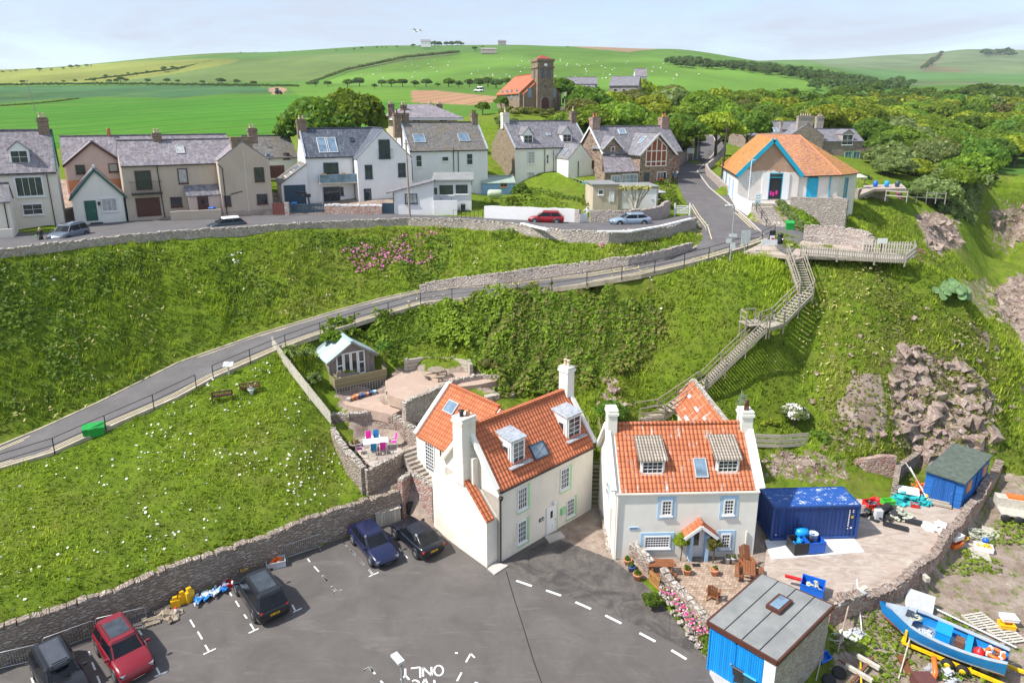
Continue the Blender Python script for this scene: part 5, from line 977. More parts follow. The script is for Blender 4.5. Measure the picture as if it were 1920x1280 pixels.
gH=House.__new__(House);gH.T=gT;gH.loc=o;gH.M=Matrix.Identity(3);gH.Mi=gH.M;gH.cam=Ve((0,0,H))-o;ff=Face(gH,Ve((ins[0].x,ins[0].y,0)),fv,Ve((0,0,1)))
M['bluedoor']=planks('blue_boarded_door',(.005,.27,.75),.12,True,.12)
for i in range(2):
 d_=door(ff,(.12+i*(L1*.4),.0,.12+(i+1)*L1*.4-.03,2.45),'bluedoor',px=False,handle=(i==0),panels=False,name='garage_door')
q=MB();ff.box(q,L1*.84,-.3,-.02,L1+.02,2.7,.06);q.build('pillar',M['wp'],gT)
rp_=Face(gH,Ve((P2 .x-o.x,P2 .y-o.y,2.97)),U,Vv);
if rp_.n.z<0:rp_.n=-rp_.n
u0,v0,u1,v1=rp_.rect(1426,1112,1490,1152);sk=MB();rp_.box(sk,u0,v0,0,u1,v1,.22);k_=sk.build('skylight',M['brown'],gT);sk=MB();rp_.box(sk,u0+.14,v0+.14,.1,u1-.14,v1-.14,.25);sk.build('pane',M['glassb'],k_)
M['hutblue']=planks('blue_boards',(.02,.16,.52),.17,False,.35,(.12,.3,.6));M['hutroof']=simple('green_grey_felt',(.1,.125,.1),.8,var=.35,sc_=3)
A=G(1728,937,.35);B=G(1800,953,.35);Cc=G(1848,902,.35);hT=T('fishing_hut','weathered bright blue timber hut with green-grey felt roof below the cliff','hut',A);o=A
Dd=A+(Cc-B);pts=[A-o,B-o,Cc-o,Dd-o];q=MB();q.prism(pts,-.4,[2.45,2.1,2.15,2.5]);q.build('wall',M['hutblue'],hT)
ov=[];ce=sum(pts,Ve())/4
for p,z in zip(pts,(2.5,2.12,2.17,2.55)):v=p+(p-ce).normalized()*.28;ov.append((v,z))
q=MB();q.prism([v for v,z in ov],[z-.02 for v,z in ov],[z+.09 for v,z in ov]);q.build('roof',M['hutroof'],hT)
hH=House.__new__(House);hH.T=hT;hH.loc=o;hH.M=Matrix.Identity(3);hH.Mi=hH.M;hH.cam=Ve((0,0,H))-o
fv=(pts[1]-pts[0]).normalized();f1_=Face(hH,Ve((0,0,0)),fv,Ve((0,0,1)));L1=(pts[1]-pts[0]).length;sv=(pts[2]-pts[1]).normalized();f2_=Face(hH,pts[1].copy(),sv,Ve((0,0,1)));L2=(pts[2]-pts[1]).length
M['hutdoor']=planks('blue_door_boards',(.02,.13,.46),.11,True,.35,(.1,.25,.5))
for i in range(2):door(f1_,(.55+i*.78*L1/2.9,.15,.55+(i+1)*.78*L1/2.9-.03,2.0),'hutdoor',px=False,panels=False,handle=i==1)
for a,b in((.16,.3),(.78,.9)):
 q=MB();f2_.box(q,L2*a-.2,.95,0,L2*b,1.75,.05);q.build('shutter',M['terra'],hT)
door(f2_,(L2*.5,.1,L2*.5+.75,1.9),'hutdoor',px=False,panels=False)
q=MB();o2=A+Ve((.35,-.55,0));
for i in range(2):q.ob((A.x*0+.9,-.75-.0+i*.3,.1+.16*i),(1.5,.32,.14),math.atan2(fv.y,fv.x))
q.build('doorstep',M['oldwoodh'],hT)
M['contblue']=planks('blue_container_steel',(.015,.05,.2),.28,True,.1,(.03,.08,.25),.5,corr=True,depth=.05)
n=NB('scuffed_container_roof');s_=n.sep(n.coord('UV'));u=n.m('DIVIDE',s_[0],.22);hh=n.m('ABSOLUTE',n.m('SINE',n.m('MULTIPLY',u,math.pi)));c=n.mix(n.ramp(n.noise(n.coord('Object',(1,1.6,1)),1.6,8,.8),[(.55,0.),(.6,1.)]),(.015,.09,.36),(.55,.62,.72));n.bump(hh,.9,.04);M['conttop']=n.end(c,.55)
A=G(1444,1013,.35);an=R(2.5);cT=T('shipping_container','dark blue corrugated shipping container with scuffed roof on a white slab','container',A,an);q=MB();L_,Wd,Hh=6.06,2.44,2.55
q.box(.08,.06,.15,L_-.08,Wd-.06,Hh-.06);q.build('side_panel',M['contblue'],cT);q=MB();q.box(.05,.05,Hh-.059,L_-.05,Wd-.05,Hh);q.build('roof_panel',M['conttop'],cT);M['contframe']=simple('container_frame_paint',(.015,.06,.24),.5,var=.3)
q=MB()
for x in(0,L_-.14):
 for y in(0,Wd-.14):q.box(x,y,0,x+.14,y+.14,Hh+.02)
for y in(0,Wd-.1):q.box(.14,y,.02,L_-.14,y+.1,.2);q.box(.14,y,Hh-.12,L_-.14,y+.1,Hh+.02)
for x in(0,L_-.1):q.box(x,.14,.02,x+.1,Wd-.14,.2);q.box(x,.14,Hh-.12,x+.1,Wd-.14,Hh+.02)
q.build('frame',M['contframe'],cT);q=MB()
for x,l_ in((L_-.75,1.35),(L_-.5,.3),(L_-.5,.0)):
 for i in range(int(l_/.13)):q.box(x,.045,2.1-i*.13,x+.07,.06,2.18-i*.13)
q.box(L_-.55,.045,.75,L_-.42,.06,.87);q.box(L_-.75,.045,.72,L_-.68,.06,.8);q.box(.35,.045,.35,.42,.06,.45);q.build('serial_lettering',M['wp'],cT)
q=MB();q.box(L_-.56,.04,1.55,L_-.42,.055,1.72);q.build('warning_label',M['yellow'],cT)
M['cabinroof']=planks('corrugated_pale_roof',(.42,.55,.56),.16,True,.2,(.6,.68,.66),.5,corr=True,depth=.03);M['cabinwood']=planks('grey_larch_boards',(.28,.235,.21),.13,True,.5,(.42,.38,.34))
cz=6.1;ang_=33.;cab=House('garden_cabin','grey timber summerhouse with pale corrugated roof, white glazed doors and small veranda','summerhouse',G(619,714,cz),ang_)
h=cab;W=h.lx(702,1.,0);D=4.4;ze=h.lz(676);zr=h.lz(641,W/2,0)
gable(h,0,W,0,D,ze,zr,'y',-1.6,.3,.35,.08)
h.wall.build('wall',M['cabinwood'],h.T)
h.roof.build('roof',M['cabinroof'],h.T)
fr=h.front(0.);u0,v0,u1,v1=fr.rect(*[480+565/3.765,560+375/3.765,480+770/3.765,560+540/3.765]);dw=(u1-u0)/4
for i,(t_,nx,ny)in enumerate((('window',1,2),('french_door',1,1),('french_door',1,1),('window',1,2))):win(fr,(u0+i*dw+.01,v0,u0+(i+1)*dw-.01,v1),nx,ny,'wp','glass',.11,px=False,name=t_,sill=False,bar=.12)
q=MB();q.box(-.1,-1.7,v0-.3,W+.35,-.02,v0-.12);q.build('deck',M['oldwoodh'],h.T);q=MB();q.box(-.1,-1.76,v0-.2,W+.35,-1.7,v0+.62);q.box(-.16,-1.76,v0-.2,-.1,-.3,v0+.62);q.box(W+.35,-1.76,v0-.2,W+.41,-.6,v0+.62);q.build('balustrade',M['woodgreen'],h.T)
q=MB();zt=v0-.3
for i in range(19):x=-.05+i*(W+.35)/18;q.beam((x,-1.68,-1.5),(x,-1.68,zt),.03,.03)
for i in range(6):q.beam((-.1,-1.68,zt-.15-i*.2),(W+.35,-1.68,zt-.15-i*.2),.03,.03)
q.build('trellis',M['pale'],h.T);q=MB();q.box(-.05,-1.6,-1.6,W+.25,-.1,zt-.02);q.build('base',M['dark'],h.T)
q=MB();q.beam((.0-.2,-.37,ze-.25),(W/2,-.37,zr),.05,.16);q.beam((W+.2,-.37,ze-.25),(W/2,-.37,zr),.05,.16);q.build('bargeboard',M['cabinwood'],h.T)
# village houses on the upper road
def hgr(px,py,hh,ang,name,label,cat='house'):return House(name,label,cat,G(px,py,hh),ang)
z1=lambda x0,y0,x1,y1:(x0/2.667,y0/2.667,x1/2.667,y1/2.667)
z2=lambda x0,y0,x1,y1:(500+x0/4,140+y0/4,500+x1/4,140+y1/4)
z3=lambda x0,y0,x1,y1:(880+x0/4,140+y0/4,880+x1/4,140+y1/4)
def boxpart(h,name,mat,*b):
 q=MB()
 for c in b:q.box(*c)
 return q.build(name,M[mat]if isinstance(mat,str)else mat,h.T)
B=G(122,423,16.8);an=31;W=15.;h=House('house','tall cream house at the left edge with lichened slate roof and green-trimmed dormer','house',B-Ve((math.cos(R(an))*W,math.sin(R(an))*W,0)),an)
D=8.;ze=h.lz(322,W);zr=h.lz(246,W,D/2);gable(h,0,W,0,D,ze,zr,'x',-2,.25,.05);h.trim.beam((W+.08,-.1,ze+.1),(W+.08,D/2,zr+.15),.16,.2);h.trim.beam((W+.08,D+.1,ze+.1),(W+.08,D/2,zr+.15),.16,.2)
h.finish(M['lcream'],M['slatep'],M['green']);fr=h.front()
win(fr,z1(75,882,218,984),4,1,'wp','glass',.12,sur='wp',sw=.1);win(fr,z1(112,1018,216,1075),2,2,'wp','glass',.1,sur='wp',sw=.06);gutter(h,0,W,-.28,ze-.05)
xp=h.lx(95,3);pipe(h,[(xp,-.1,ze-.1),(xp+.05,-.1,-.2)],'brown')
xc=h.lx(38.5,ze+1.,1.);dormer(h,xc,1.75,.9,h.lz(308,xc,.9),h.lz(281,xc,.9),h.lz(266,xc,.9),3.,'wp','slatep',win_=None,fm='wp',nx=2,ny=2)
chimney(h,W-.6,D/2,zr-1,h.lz(222,W,D/2),1.,1.,'churchstone',2)
B=G(30,449,16.5);W=5.;h=House('house','low cream porch wing cut by the left edge of the view, slate roofed','house',B-Ve((math.cos(R(31))*W,math.sin(R(31))*W,0)),31);ze=h.lz(372,W);gable(h,0,W,0,4.,ze-.3,ze+1.2,'x',-1,.2,.1);h.finish(M['lcream'],M['slate']);pipe(h,[(W-.4,-.08,ze-.4),(W-.4,-.08,0)]);win(h.front(),(.6,1.,2.2,2.2),2,2,px=False)
boxpart(h,'plinth_wall','lcream',(0,-1.6,-1,W,-1.4,1.3))
h=hgr(142,421,16.6,31,'cottage','tiny white gable-fronted cottage with dark green door and trim','house');ze=h.lz(372);W=h.lx(232,ze);D=6.5;zr=h.lz(319,W/2);gable(h,0,W,0,D,ze,zr,'y',-1,.25,.2)
h.trim.beam((-.25,-.22,ze-.25),(W/2,-.22,zr+.02),.06,.22);h.trim.beam((W+.25,-.22,ze-.25),(W/2,-.22,zr+.02),.06,.22);h.finish(M['cream2'],M['slate'],M['green']);fr=h.front()
door(fr,z1(430,1006,482,1104),'green');win(fr,z1(507,990,586,1058),3,1,'wp','curtain',.09,sur='wp',sw=.06);boxpart(h,'doorstep','black',(W*.28,-.5,-.05,W*.28+1.2,-.02,.1));boxpart(h,'wall_lamp','black',(W*.5-.1,-.2,2.,W*.5+.1,0,2.4));pipe(h,[(W-.05,-.1,ze-.2),(W-.05,-.1,0)],'green')
h=House('bungalow','pinkish harled bungalow with brown verges behind the tiny white cottage','house',G(129,347,20.3),31);ze=h.lz(308);W=h.lx(231,ze);zr=h.lz(267,W/2);gable(h,0,W,0,6,ze,zr,'y',-2,.3,.3)
D0=5.;zr2=h.lz(257,W/2,D0+3);gable(h,-.3,19.5,D0-1.,D0+7.,ze,zr2,'x',-2,.3,.1);h.trim.beam((-.3,-.33,ze-.3),(W/2,-.33,zr+.02),.08,.25);h.trim.beam((W+.3,-.33,ze-.3),(W/2,-.33,zr+.02),.08,.25)
h.finish(M['pink'],M['slatep'],M['brown']);fr=h.front();win(fr,z1(378,825,426,869),1,1,'brown','glass',.08);win(fr,z1(543,818,590,860),1,1,'brown','curtain',.08);boxpart(h,'brick_base','terra',(-.02,-.03,-2,W+.02,D0-1.,.5));q=MB();q.lathe((h.lx(205,zr2,D0+3),D0+3,zr2),[(.25,0),(.2,1.),(.25,1.1)],8);q.build('chimney_pot',M['terra'],h.T)
h=hgr(241,411,16.8,31,'row_house','long beige harled house with lichened purple slate roof, brown balcony and integral garage','house');ze=h.lz(312);W=h.lx(412,ze);D=7.5;zr=h.lz(266,0,D/2);gable(h,0,W+4,0,D,ze,zr,'x',-1.5,.2,.05)
yf=-1.9;g0=h.lx(409,ze,yf);g1=h.lx(505,ze,yf);zg=h.lz(303,g0,yf);za=h.lz(267,(g0+g1)/2,yf);gable(h,g0,g1,yf,D,zg,za,'y',-1.5,.05,-.02);zra=za
h.finish(M['beige'],M['slatep']);fr=h.front();f2=h.front(yf);gutter(h,0,g0,-.22,ze-.05)
win(fr,z1(677,853,757,950),2,2,'brown','glass',.1,'pale',.12,name='french_door',sill=False);win(fr,z1(890,842,938,918),1,1,'brown','curtain',.09,'pale',.1);win(fr,z1(853,985,910,1035),2,1,'brown','glass',.09,'pale',.1)
d_=door(fr,z1(685,992,800,1082),'brown',panels=False,handle=False,name='garage_door')
win(f2,z1(1272,837,1320,908),1,1,'brown','glass',.09,'pale',.1);win(f2,z1(1285,970,1337,1020),1,1,'brown','glass',.09,'pale',.1);win(f2,z1(1122,978,1154,1030),1,1,'brown','glass',.09,'pale',.08)
u0,v0,u1,v1=fr.rect(*z1(652,905,805,965));q=MB();q.box(u0,-1.15,v0-.12,u1,-.02,v0+.05);b_=q.build('balcony',M['black'],h.T);q=MB()
for x in(u0,u1):q.beam((x,-1.12,v1),(x,-.05,v1),.05);
q.beam((u0,-1.12,v1),(u1,-1.12,v1),.05)
for i in range(25):x=u0+(u1-u0)*i/24;q.beam((x,-1.12,v0),(x,-1.12,v1),.02)
q.build('balustrade',M['black'],b_)
pipe(h,[(h.lx(300,3),-.1,ze),(h.lx(307,1),-.1,-.1)]);pipe(h,[(g0-.1,yf-.05,zg-.3),(g0+.4,yf-.08,zg-.8),(g0+.4,yf-.08,0)]);pipe(h,[(g0+1.0,yf-.08,2.4),(g0+2.4,yf-.08,2.7)])
q=MB();xm=(g0+g1)/2;q.beam((xm,yf-.03,0),(xm,yf-.03,za-1),.05,.04,up=(1,0,0));q.build('cable',M['wp'],h.T);boxpart(h,'base_course','sand',(g0-.02,yf-.04,-1,g1+.02,yf+.1,.35))
chimney(h,h.lx(295,zr,D/2),D/2,zr-.6,h.lz(251,3,D/2),1.,.7,'churchstone',2);chimney(h,xm,yf+.5,zra-.9,zra+.55,2.4,.8,'churchstone',0);chimney(h,h.lx(474,zr,D/2+1.5),D/2+1.5,zr-.6,h.lz(243,10,D/2),1.1,.8,'churchstone',2)
ks=(zr-ze)/(D/2);sl=h.slope((0,0,ze+.16),(1,0,0),(0,1,ks));skyl(sl,z1(880,730,922,770),'grey','curtain')
u0,v0,u1,v1=h.front(-1.3).rect(*z1(945,980,1078,1060));q=MB();q.box(u0,-1.3,0,g0,-.02,v1);pt=q.build('porch',M['pink'],h.T);q=MB();q.hexa([(u0-.2,-1.5,v1-.02),(g0,-1.5,v1-.02),(g0,0,v1+1.1),(u0-.2,0,v1+1.1),(u0-.2,-1.5,v1+.1),(g0,-1.5,v1+.1),(g0,0,v1+1.22),(u0-.2,0,v1+1.22)]);q.build('porch_roof',M['slate'],pt);door(h.front(-1.3),z1(992,985,1040,1052),'brown',glass=(.3,.4,.7,.8))
HROW=h
h=House('bungalow','low white bungalow with mossy grey roof behind the row house','house',GD(468,312,97),31);ze=h.lz(296);W=h.lx(556,ze);gable(h,0,W,0,7,ze,h.lz(257,0,3.5),'x',-2,.3,.1);h.finish(M['cream2'],M['slatemoss']);fr=h.front();win(fr,(W*.35,.8,W*.45,1.7),1,1,'paleblue','glassb',px=False);win(fr,(W*.72,.8,W*.85,1.7),1,1,'brown','glass',px=False);q=MB();q.lathe((W*.45,1.5,ze+1),[(.1,0),(.1,.9),(.14,.9)],8);q.build('flue',M['wp'],h.T)
boxpart(h,'garden_fence','brown',(-2,-3,-1.5,4,-2.9,.2))
h=hgr(579,386,16.9,24,'house','large white house with blue-black slate roof, glass-fronted balcony and navy garage','house');ze=h.lz(296);W=h.lx(664,ze);D=7.6;zr=h.lz(243,0,D/2);gable(h,0,W+4,0,D,ze,zr,'x',-1,.15,.02)
yf=-2.2;g0=h.lx(669,ze,yf);g1=h.lx(771,ze,yf);zg=h.lz(298,g0,yf);za=h.lz(243,(g0+g1)/2,yf);gable(h,g0,g1,yf,D+.5,zg,za,'y',-1,.12,.0)
h.trim.beam((0,-.2,ze+.12),(0,D/2,zr+.18),.2,.14);h.trim.beam((g0-.2,yf-.02,zg-.08),((g0+g1)/2,yf-.02,za+.05),.1,.16)
gx0=h.lx(528,2.5,-.5);zl=h.lz(345,gx0,-.5);zh=h.lz(309,0,-.5)
q=MB();q.raw([(gx0,-.5,-1),(0,-.5,-1),(0,-.5,zh),(gx0,-.5,zl),(gx0,5.5,-1),(0,5.5,-1),(0,5.5,zh),(gx0,5.5,zl)],[(0,1,2,3),(7,6,5,4),(0,3,7,4),(3,2,6,7),(1,5,6,2)]);gt=q.build('garage',M['white'],h.T)
q=MB();b=[(gx0-.25,-.65,zl-.1),(0.02,-.65,zh+.02),(.02,5.6,zh+.02),(gx0-.25,5.6,zl-.1)];q.hexa(b+[(x,y,z+.13)for x,y,z in b]);q.build('garage_roof',M['slatemoss'],gt)
h.finish(M['white'],M['slatenew'],M['lead'])
gf=h.front(-.5);d_=door(gf,z2(137,832,290,972),'navy',name='garage_door',panels=False);gsl=h.slope((gx0,-.5,zl+.05),(0,-1,0),(-gx0,0,zh-zl))if 0 else Face(h,Ve((gx0,-.6,zl+.06)),Ve((0,1,0)),Ve((-gx0,0,zh-zl)).normalized())
if gsl.n.z<0:gsl.n=-gsl.n
LL=Ve((-gx0,0,zh-zl)).length
skyl(gsl,(.8,LL*.25,3.6,LL*.5),'wp','glassb',px=False,nx=3);skyl(gsl,(1.2,LL*.6,3.6,LL*.85),'grey','glassb',px=False,name='solar_panel')
fr=h.front();f2=h.front(yf)
win(fr,z2(428,660,540,797),3,1,'navy','glass',.1,name='sliding_door',sill=False);win(fr,z2(425,842,550,952),3,1,'navy','glass',.1,name='patio_door',sill=False);win(fr,z2(552,842,576,905),1,1,'navy')
u0,v0,u1,v1=fr.rect(*z2(385,740,655,800));q=MB();q.box(u0,-1.6,v0-.2,u1+.3,-.02,v0);bl=q.build('balcony',M['pale'],h.T);q=MB();q.box(u0,-1.6,v0,u1+.3,-1.57,v0+1.0);q.box(u0,-1.6,v0,u0+.03,-.05,v0+1.);q.build('glass_balustrade',M['glassb'],bl);q=MB();
for x in(u0+.1,u1+.1):q.box(x,-1.55,-.2,x+.12,-1.43,v0-.2)
q.beam((u0,-1.6,v0+1.03),(u1+.3,-1.6,v0+1.03),.05);q.build('post',M['grey'],bl)
for r in((737,677,793,780),(985,663,1042,765),(730,855,785,955)):win(f2,z2(*r),2,2,'navy','glass',.09)
win(f2,z2(840,487,925,630),2,1,'navy','glass',.1);u0,v0,u1,v1=f2 .rect(*z2(832,560,945,625));q=MB();
for z in(v0,v1):q.beam((u0,yf-.25,z),(u1,yf-.25,z),.04)
for i in range(16):x=u0+(u1-u0)*i/15;q.beam((x,yf-.25,v0),(x,yf-.25,v1),.02)
q.build('juliet_balcony',M['navy'],h.T)
ks=(zr-ze)/(D/2);sl=h.slope((0,0,ze+.16),(1,0,0),(0,1,ks));skyl(sl,z2(382,475,462,588),'lgrey','glassb',.07);skyl(sl,z2(445,475,525,586),'lgrey','glassb',.07);skyl(sl,z2(622,475,655,505),'navy','glass',.06)
ls=Face(h,Ve((g0,0,zg+.16)),Ve((0,-1,0)),Ve(((g1-g0)/2,0,za-zg)).normalized())
for y_ in(1.2,2.3):skyl(ls,(-y_-.7,1.8,-y_,3.2)if 0 else(-(y_-yf)+.5,2.,-(y_-yf)+1.1,3.4),'navy','glassb',.06,px=False)
chimney(h,.35,D/2,zr-1.2,h.lz(225,0,D/2),1.2,.9,'churchstone',2);gutter(h,0,g0,-.18,ze-.05);pipe(h,[(g0-.15,-.3,ze-.2),(g0-.15,-.3,0)]);pipe(h,[(g1+.1,yf+.1,zg-.3),(g1+.1,yf+.1,3)])
HW=h
def simple_chair(name,label,loc,rz,mat,seatmat=None,group=None,arm=True,s=1.):
 t=T(name,label,'chair',loc,rz,group);sm=M[seatmat or mat];fm=M[mat]
 for x in(-.22,.22):
  for y in(-.22,.22):MB().beam((x*s,y*s,0),(x*s,y*s,(.42 if y<0 else.95)*s),.045*s).build('leg',fm,t)
 MB().box(-.24*s,-.24*s,.42*s,.24*s,.24*s,.46*s).build('seat',sm,t);MB().ob((0,.25*s,.72*s),(.44*s,.04*s,.5*s),0,None,R(-8)).build('backrest',sm,t)
 if arm:
  for x in(-.26,.26):q=MB();q.beam((x*s,-.22*s,.64*s),(x*s,.22*s,.66*s),.05*s,.03*s);q.beam((x*s,-.22*s,.42*s),(x*s,-.22*s,.64*s),.04*s);q.build('armrest',fm,t)
 return t
M['teak']=simple('yellow_teak',(.6,.34,.09),.6)
for px_,lab in((607,'left yellow timber chair on the balcony of the white house'),(644,'right yellow timber chair on the balcony of the white house')):
 x=h.lx(px_,5.,-.8);u0,v0,_,_2=h.front().rect(*z2(385,740,655,800));p=h.loc+h.M@Ve((x,-.8,v0+.01));simple_chair('balcony_chair',lab,p,h.ang,'teak',group='chairs on the balcony',s=1.15)
h=House('house','white house with mossy slate roof and twin chimneys right of the utility pole','house',HW.loc+HW.M@Ve((HW.lx(768,7,1.),1.,0)),24);ze=h.lz(284);W=h.lx(914,ze);D=8.;zr=h.lz(231,W/2,D/2);gable(h,0,W,0,D,ze,zr,'x',-1,.15,.02);h.trim.beam((W,-.15,ze+.12),(W,D/2,zr+.16),.22,.14);h.trim.beam((0,-.15,ze+.12),(0,D/2,zr+.16),.22,.14)
h.finish(M['white'],M['slatemoss'],M['lead']);fr=h.front();gutter(h,0,W,-.18,ze-.05)
for r,a,b in(((1117,602,1166,694),1,2),((1312,613,1366,652),1,1),((1497,590,1547,678),1,2),((1503,752,1546,838),1,2)):win(fr,z2(*r),a,b,'wp','glass',.1)
ks=(zr-ze)/(D/2);sl=h.slope((0,0,ze+.16),(1,0,0),(0,1,ks));skyl(sl,z2(1100,450,1188,512),'grey','glassb');skyl(sl,z2(1436,442,1518,502),'grey','glassb')
for i in(0,1):chimney(h,-.55+i*1.3,D/2+i*.6,zr-2.,h.lz(213,0,D/2),1.,.9,'churchstone',1,'rust')
chimney(h,W-.5,D/2,zr-.8,h.lz(214,W,D/2),.9,.9,'brownwall',2,'rust');xp=h.lx(850,6);pipe(h,[(xp,-.1,ze+.4),(xp,-.1,3.2)]);pipe(h,[(xp+.7,-.1,ze),(xp+.7,-.1,3.)])
HW2=h
h=House('sunroom','white lean-to with wide sunroom windows and flat roof at the road edge','house',G(740,403,16.5),3);W1=h.lx(813,1);zl=h.lz(360);zh=h.lz(341,W1);W=h.lx(884,1,2.)
q=h.wall;q.raw([(0,0,-1),(W1,0,-1),(W1,0,zh),(0,0,zl),(0,3.6,-1),(W1,3.6,-1),(W1,3.6,zh),(0,3.6,zl)],[(0,1,2,3),(7,6,5,4),(0,3,7,4),(1,5,6,2)]);z0=h.lz(340,W1,2.);q.box(W1+.01,2.,-1,W,7.5,z0)
b=[(-.9,-.3,zl-.2),(W1+.1,-.3,zh+.03),(W1+.1,3.8,zh+.03),(-.9,3.8,zl-.2)];h.roof.hexa(b+[(x,y,z+.12)for x,y,z in b]);h.finish(M['white'],M['slate'])
q=MB();q.hexa([(W1-.3,1.6,z0+.02),(W+.3,1.6,z0+.02),(W+.3,7.6,z0+.5),(W1-.3,7.6,z0+.5),(W1-.3,1.6,z0+.2),(W+.3,1.6,z0+.2),(W+.3,7.6,z0+.68),(W1-.3,7.6,z0+.68)]);q.build('flat_roof',M['felt'],h.T)
fr=h.front();f2=h.front(2.);win(fr,z2(1037,893,1130,966),3,1,'navy','curtain',.09);win(f2,z2(1290,822,1404,905),1,1,'wp','glass',.09);win(f2,z2(1412,820,1513,898),1,1,'wp','glass',.09);door(f2,z2(1252,835,1285,960),'wp',glass=(.15,.5,.85,.9))
q=MB();q.box(-1.6,.9,-.2,-.15,1.,1.35);
q.build('gate',M['navy'],h.T);pipe(h,[(-.05,-.08,zl),(-.05,-.08,0)]);q=MB()
for i in range(4):q.box(W1+.6,1.0-i*.28+.6,-.3,W1+2.2,1.9,.75-i*.2)
q.build('step',M['conc'],h.T);q=MB()
for x in(W1+.9,W1+2.2):q.beam((x,.4,0.2),(x,.4,1.2),.05);q.beam((x,.4,1.2),(x,1.9,1.8),.05)
q.build('handrail',M['black'],h.T)
boxpart(h,'garden_wall','white',(W1+.02,-.2,-1,W1+4.2*(W/14 if W>14 else.7),0.,1.75))
h=House('villa','stone villa with broad hipped slate roof rising behind the white houses','house',GD(748,262,112),20);ze=h.lz(221);W=h.lx(857,ze);zr=h.lz(196,W/2,6);hip(h,0,W,0,11,ze,zr,W*.3,ov=.9);h.finish(M['beige'],M['slatep']);fr=h.front();
for r in((775,226,779,230),(782,226,786,230),(825,224,829,228),(832,224,836,228)):win(fr,(r[0],r[1],r[2]+1,r[3]+2),1,1,'brown','dark',.05)
q=MB();q.box(-.9,-.9,ze-.35,W+.9,11.9,ze-.12);q.build('cornice',M['white'],h.T)
for x,y,t_ in((-.5,3,190),(1.5,3.,192),(W*.62,9,193),(W*.78,9.5,190),(W*.93,9,190)):chimney(h,x,y,ze-.5,h.lz(t_+6,x,y),1.,.8,'stonehouse',2)
h=House('house','white house with lichened slate roof, two white dormers and bare brown stone gable','house',G(966,353.5,17.5),24);ze=h.lz(279);W=h.lx(1104,ze);D=h.ly(922,3.,0.);D=min(max(D,7),11);zr=h.lz(229,0,D/2);gable(h,0,W,0,D,ze,zr,'x',-1,.12,.02)
wx0=h.lx(1066,ze-1,-4.2);wx1=h.lx(1110,ze-1,-4.2);zg=h.lz(299,wx0,-4.2);zap=h.lz(271,(wx0+wx1)/2,-4.2);gable(h,wx0,wx1,-4.2,1.,zg,zap,'y',-1,.08,.0)
lx1=h.lx(1140,3,-4.2);zlo=h.lz(334,lx1,-4.2);z2_=h.lz(316,wx1,-4.2)
h.wall.raw([(wx1,-4.21,-1),(lx1,-4.21,-1),(lx1,-4.21,zlo),(wx1,-4.21,z2_),(wx1,0,-1),(lx1,0,-1),(lx1,0,zlo),(wx1,0,z2_)],[(0,1,2,3),(4,7,6,5),(1,5,6,2),(3,2,6,7)])
h.trim.beam((0.,-.1,ze+.12),(0.,D/2,zr+.16),.22,.14);h.trim.beam((W,-.1,ze+.12),(W,D/2,zr+.16),.22,.14);h.finish(M['cream2'],M['slate'],M['lead'])
q=MB();q.raw([(-.03,0.02,-1),(-.03,D-.02,-1),(-.03,D-.02,ze),(-.03,D/2,zr),(-.03,.02,ze)],[(0,4,3,2,1)]);q.raw([(-.03,0.02,-1),(-.0,0.02,-1),(0,.02,ze),(-.03,.02,ze)],[(0,1,2,3)]);q.build('gable_facing',M['brownwall'],h.T)
fr=h.front();gutter(h,0,W,-.15,ze-.05)
for r in((437,575,490,668),(437,730,490,825)):win(fr,z3(*r),2,4,'wp','curtain',.1,'wp',.08)
for r in((576,600,596,670),(576,745,596,810)):win(fr,z3(*r),1,2,'wp','glass',.08)
door(fr,z3(600,750,625,870),'paleblue',glass=(.2,.5,.8,.9));xp=h.lx(1021,4);pipe(h,[(xp,-.1,ze),(xp,-.1,0)]);f2=h.front(-4.2);win(f2,z3(770,765,816,848),2,4,'wp','glass',.08);win(f2,z3(958,772,990,824),1,1,'brown','glass',.07)
for px_,zt_ in((1036,283),(1060,300)):x=h.lx(px_,4,-.1);pipe(h,[(x,-.4 if px_<1050 else-4.3,h.lz(zt_,x,-1)),(x,-.4 if px_<1050 else-4.3,0)],r=.06)
ks=(zr-ze)/(D/2)
for(a,b)in((979,1001),(1053,1073)):
 xc=(h.lx(a,ze+1,.9)+h.lx(b,ze+1,.9))/2;zb=h.lz(267 if a<1000 else 265,xc,.9);dormer(h,xc,1.7,.9,zb-.2,zb+1.15,zb+2.2,3.,'wp','slate',nx=2,ny=2,ov=.12)
sl=h.slope((0,0,ze+.16),(1,0,0),(0,1,ks));skyl(sl,z3(580,440,606,460),'grey');ls=Face(h,Ve((wx0,0,zg+.16)),Ve((0,-1,0)),Ve(((wx1-wx0)/2,0,zap-zg)).normalized());skyl(ls,(1.4,.6,2.2,1.6),'grey',px=False)
chimney(h,.35,D/2,zr-1,h.lz(212,0,D/2),1.1,.9,'cream',1,'pot',pot_h=.8);chimney(h,W-.4,D/2,zr-.8,h.lz(210,W,D/2),1.,.9,'churchstone',1,'pot',pot_h=.8)
HB=h
h=House('house','rubble stone house with big triangular white-framed gable window','house',G(1132,352,17.8),22);ze=h.lz(286);W=h.lx(1240,ze,3.);D=8.;zr=h.lz(239,0,D/2);gable(h,-.3,W+1.5,0,D,ze,zr,'x',-1,.3,.25)
yf=-3.2;g0=h.lx(1201,ze,yf);g1=h.lx(1262,ze,yf);zg=h.lz(287,g0,yf);za=h.lz(251,(g0+g1)/2,yf);gable(h,g0,g1,yf,D/2,zg,za,'y',-1,.45,.5)
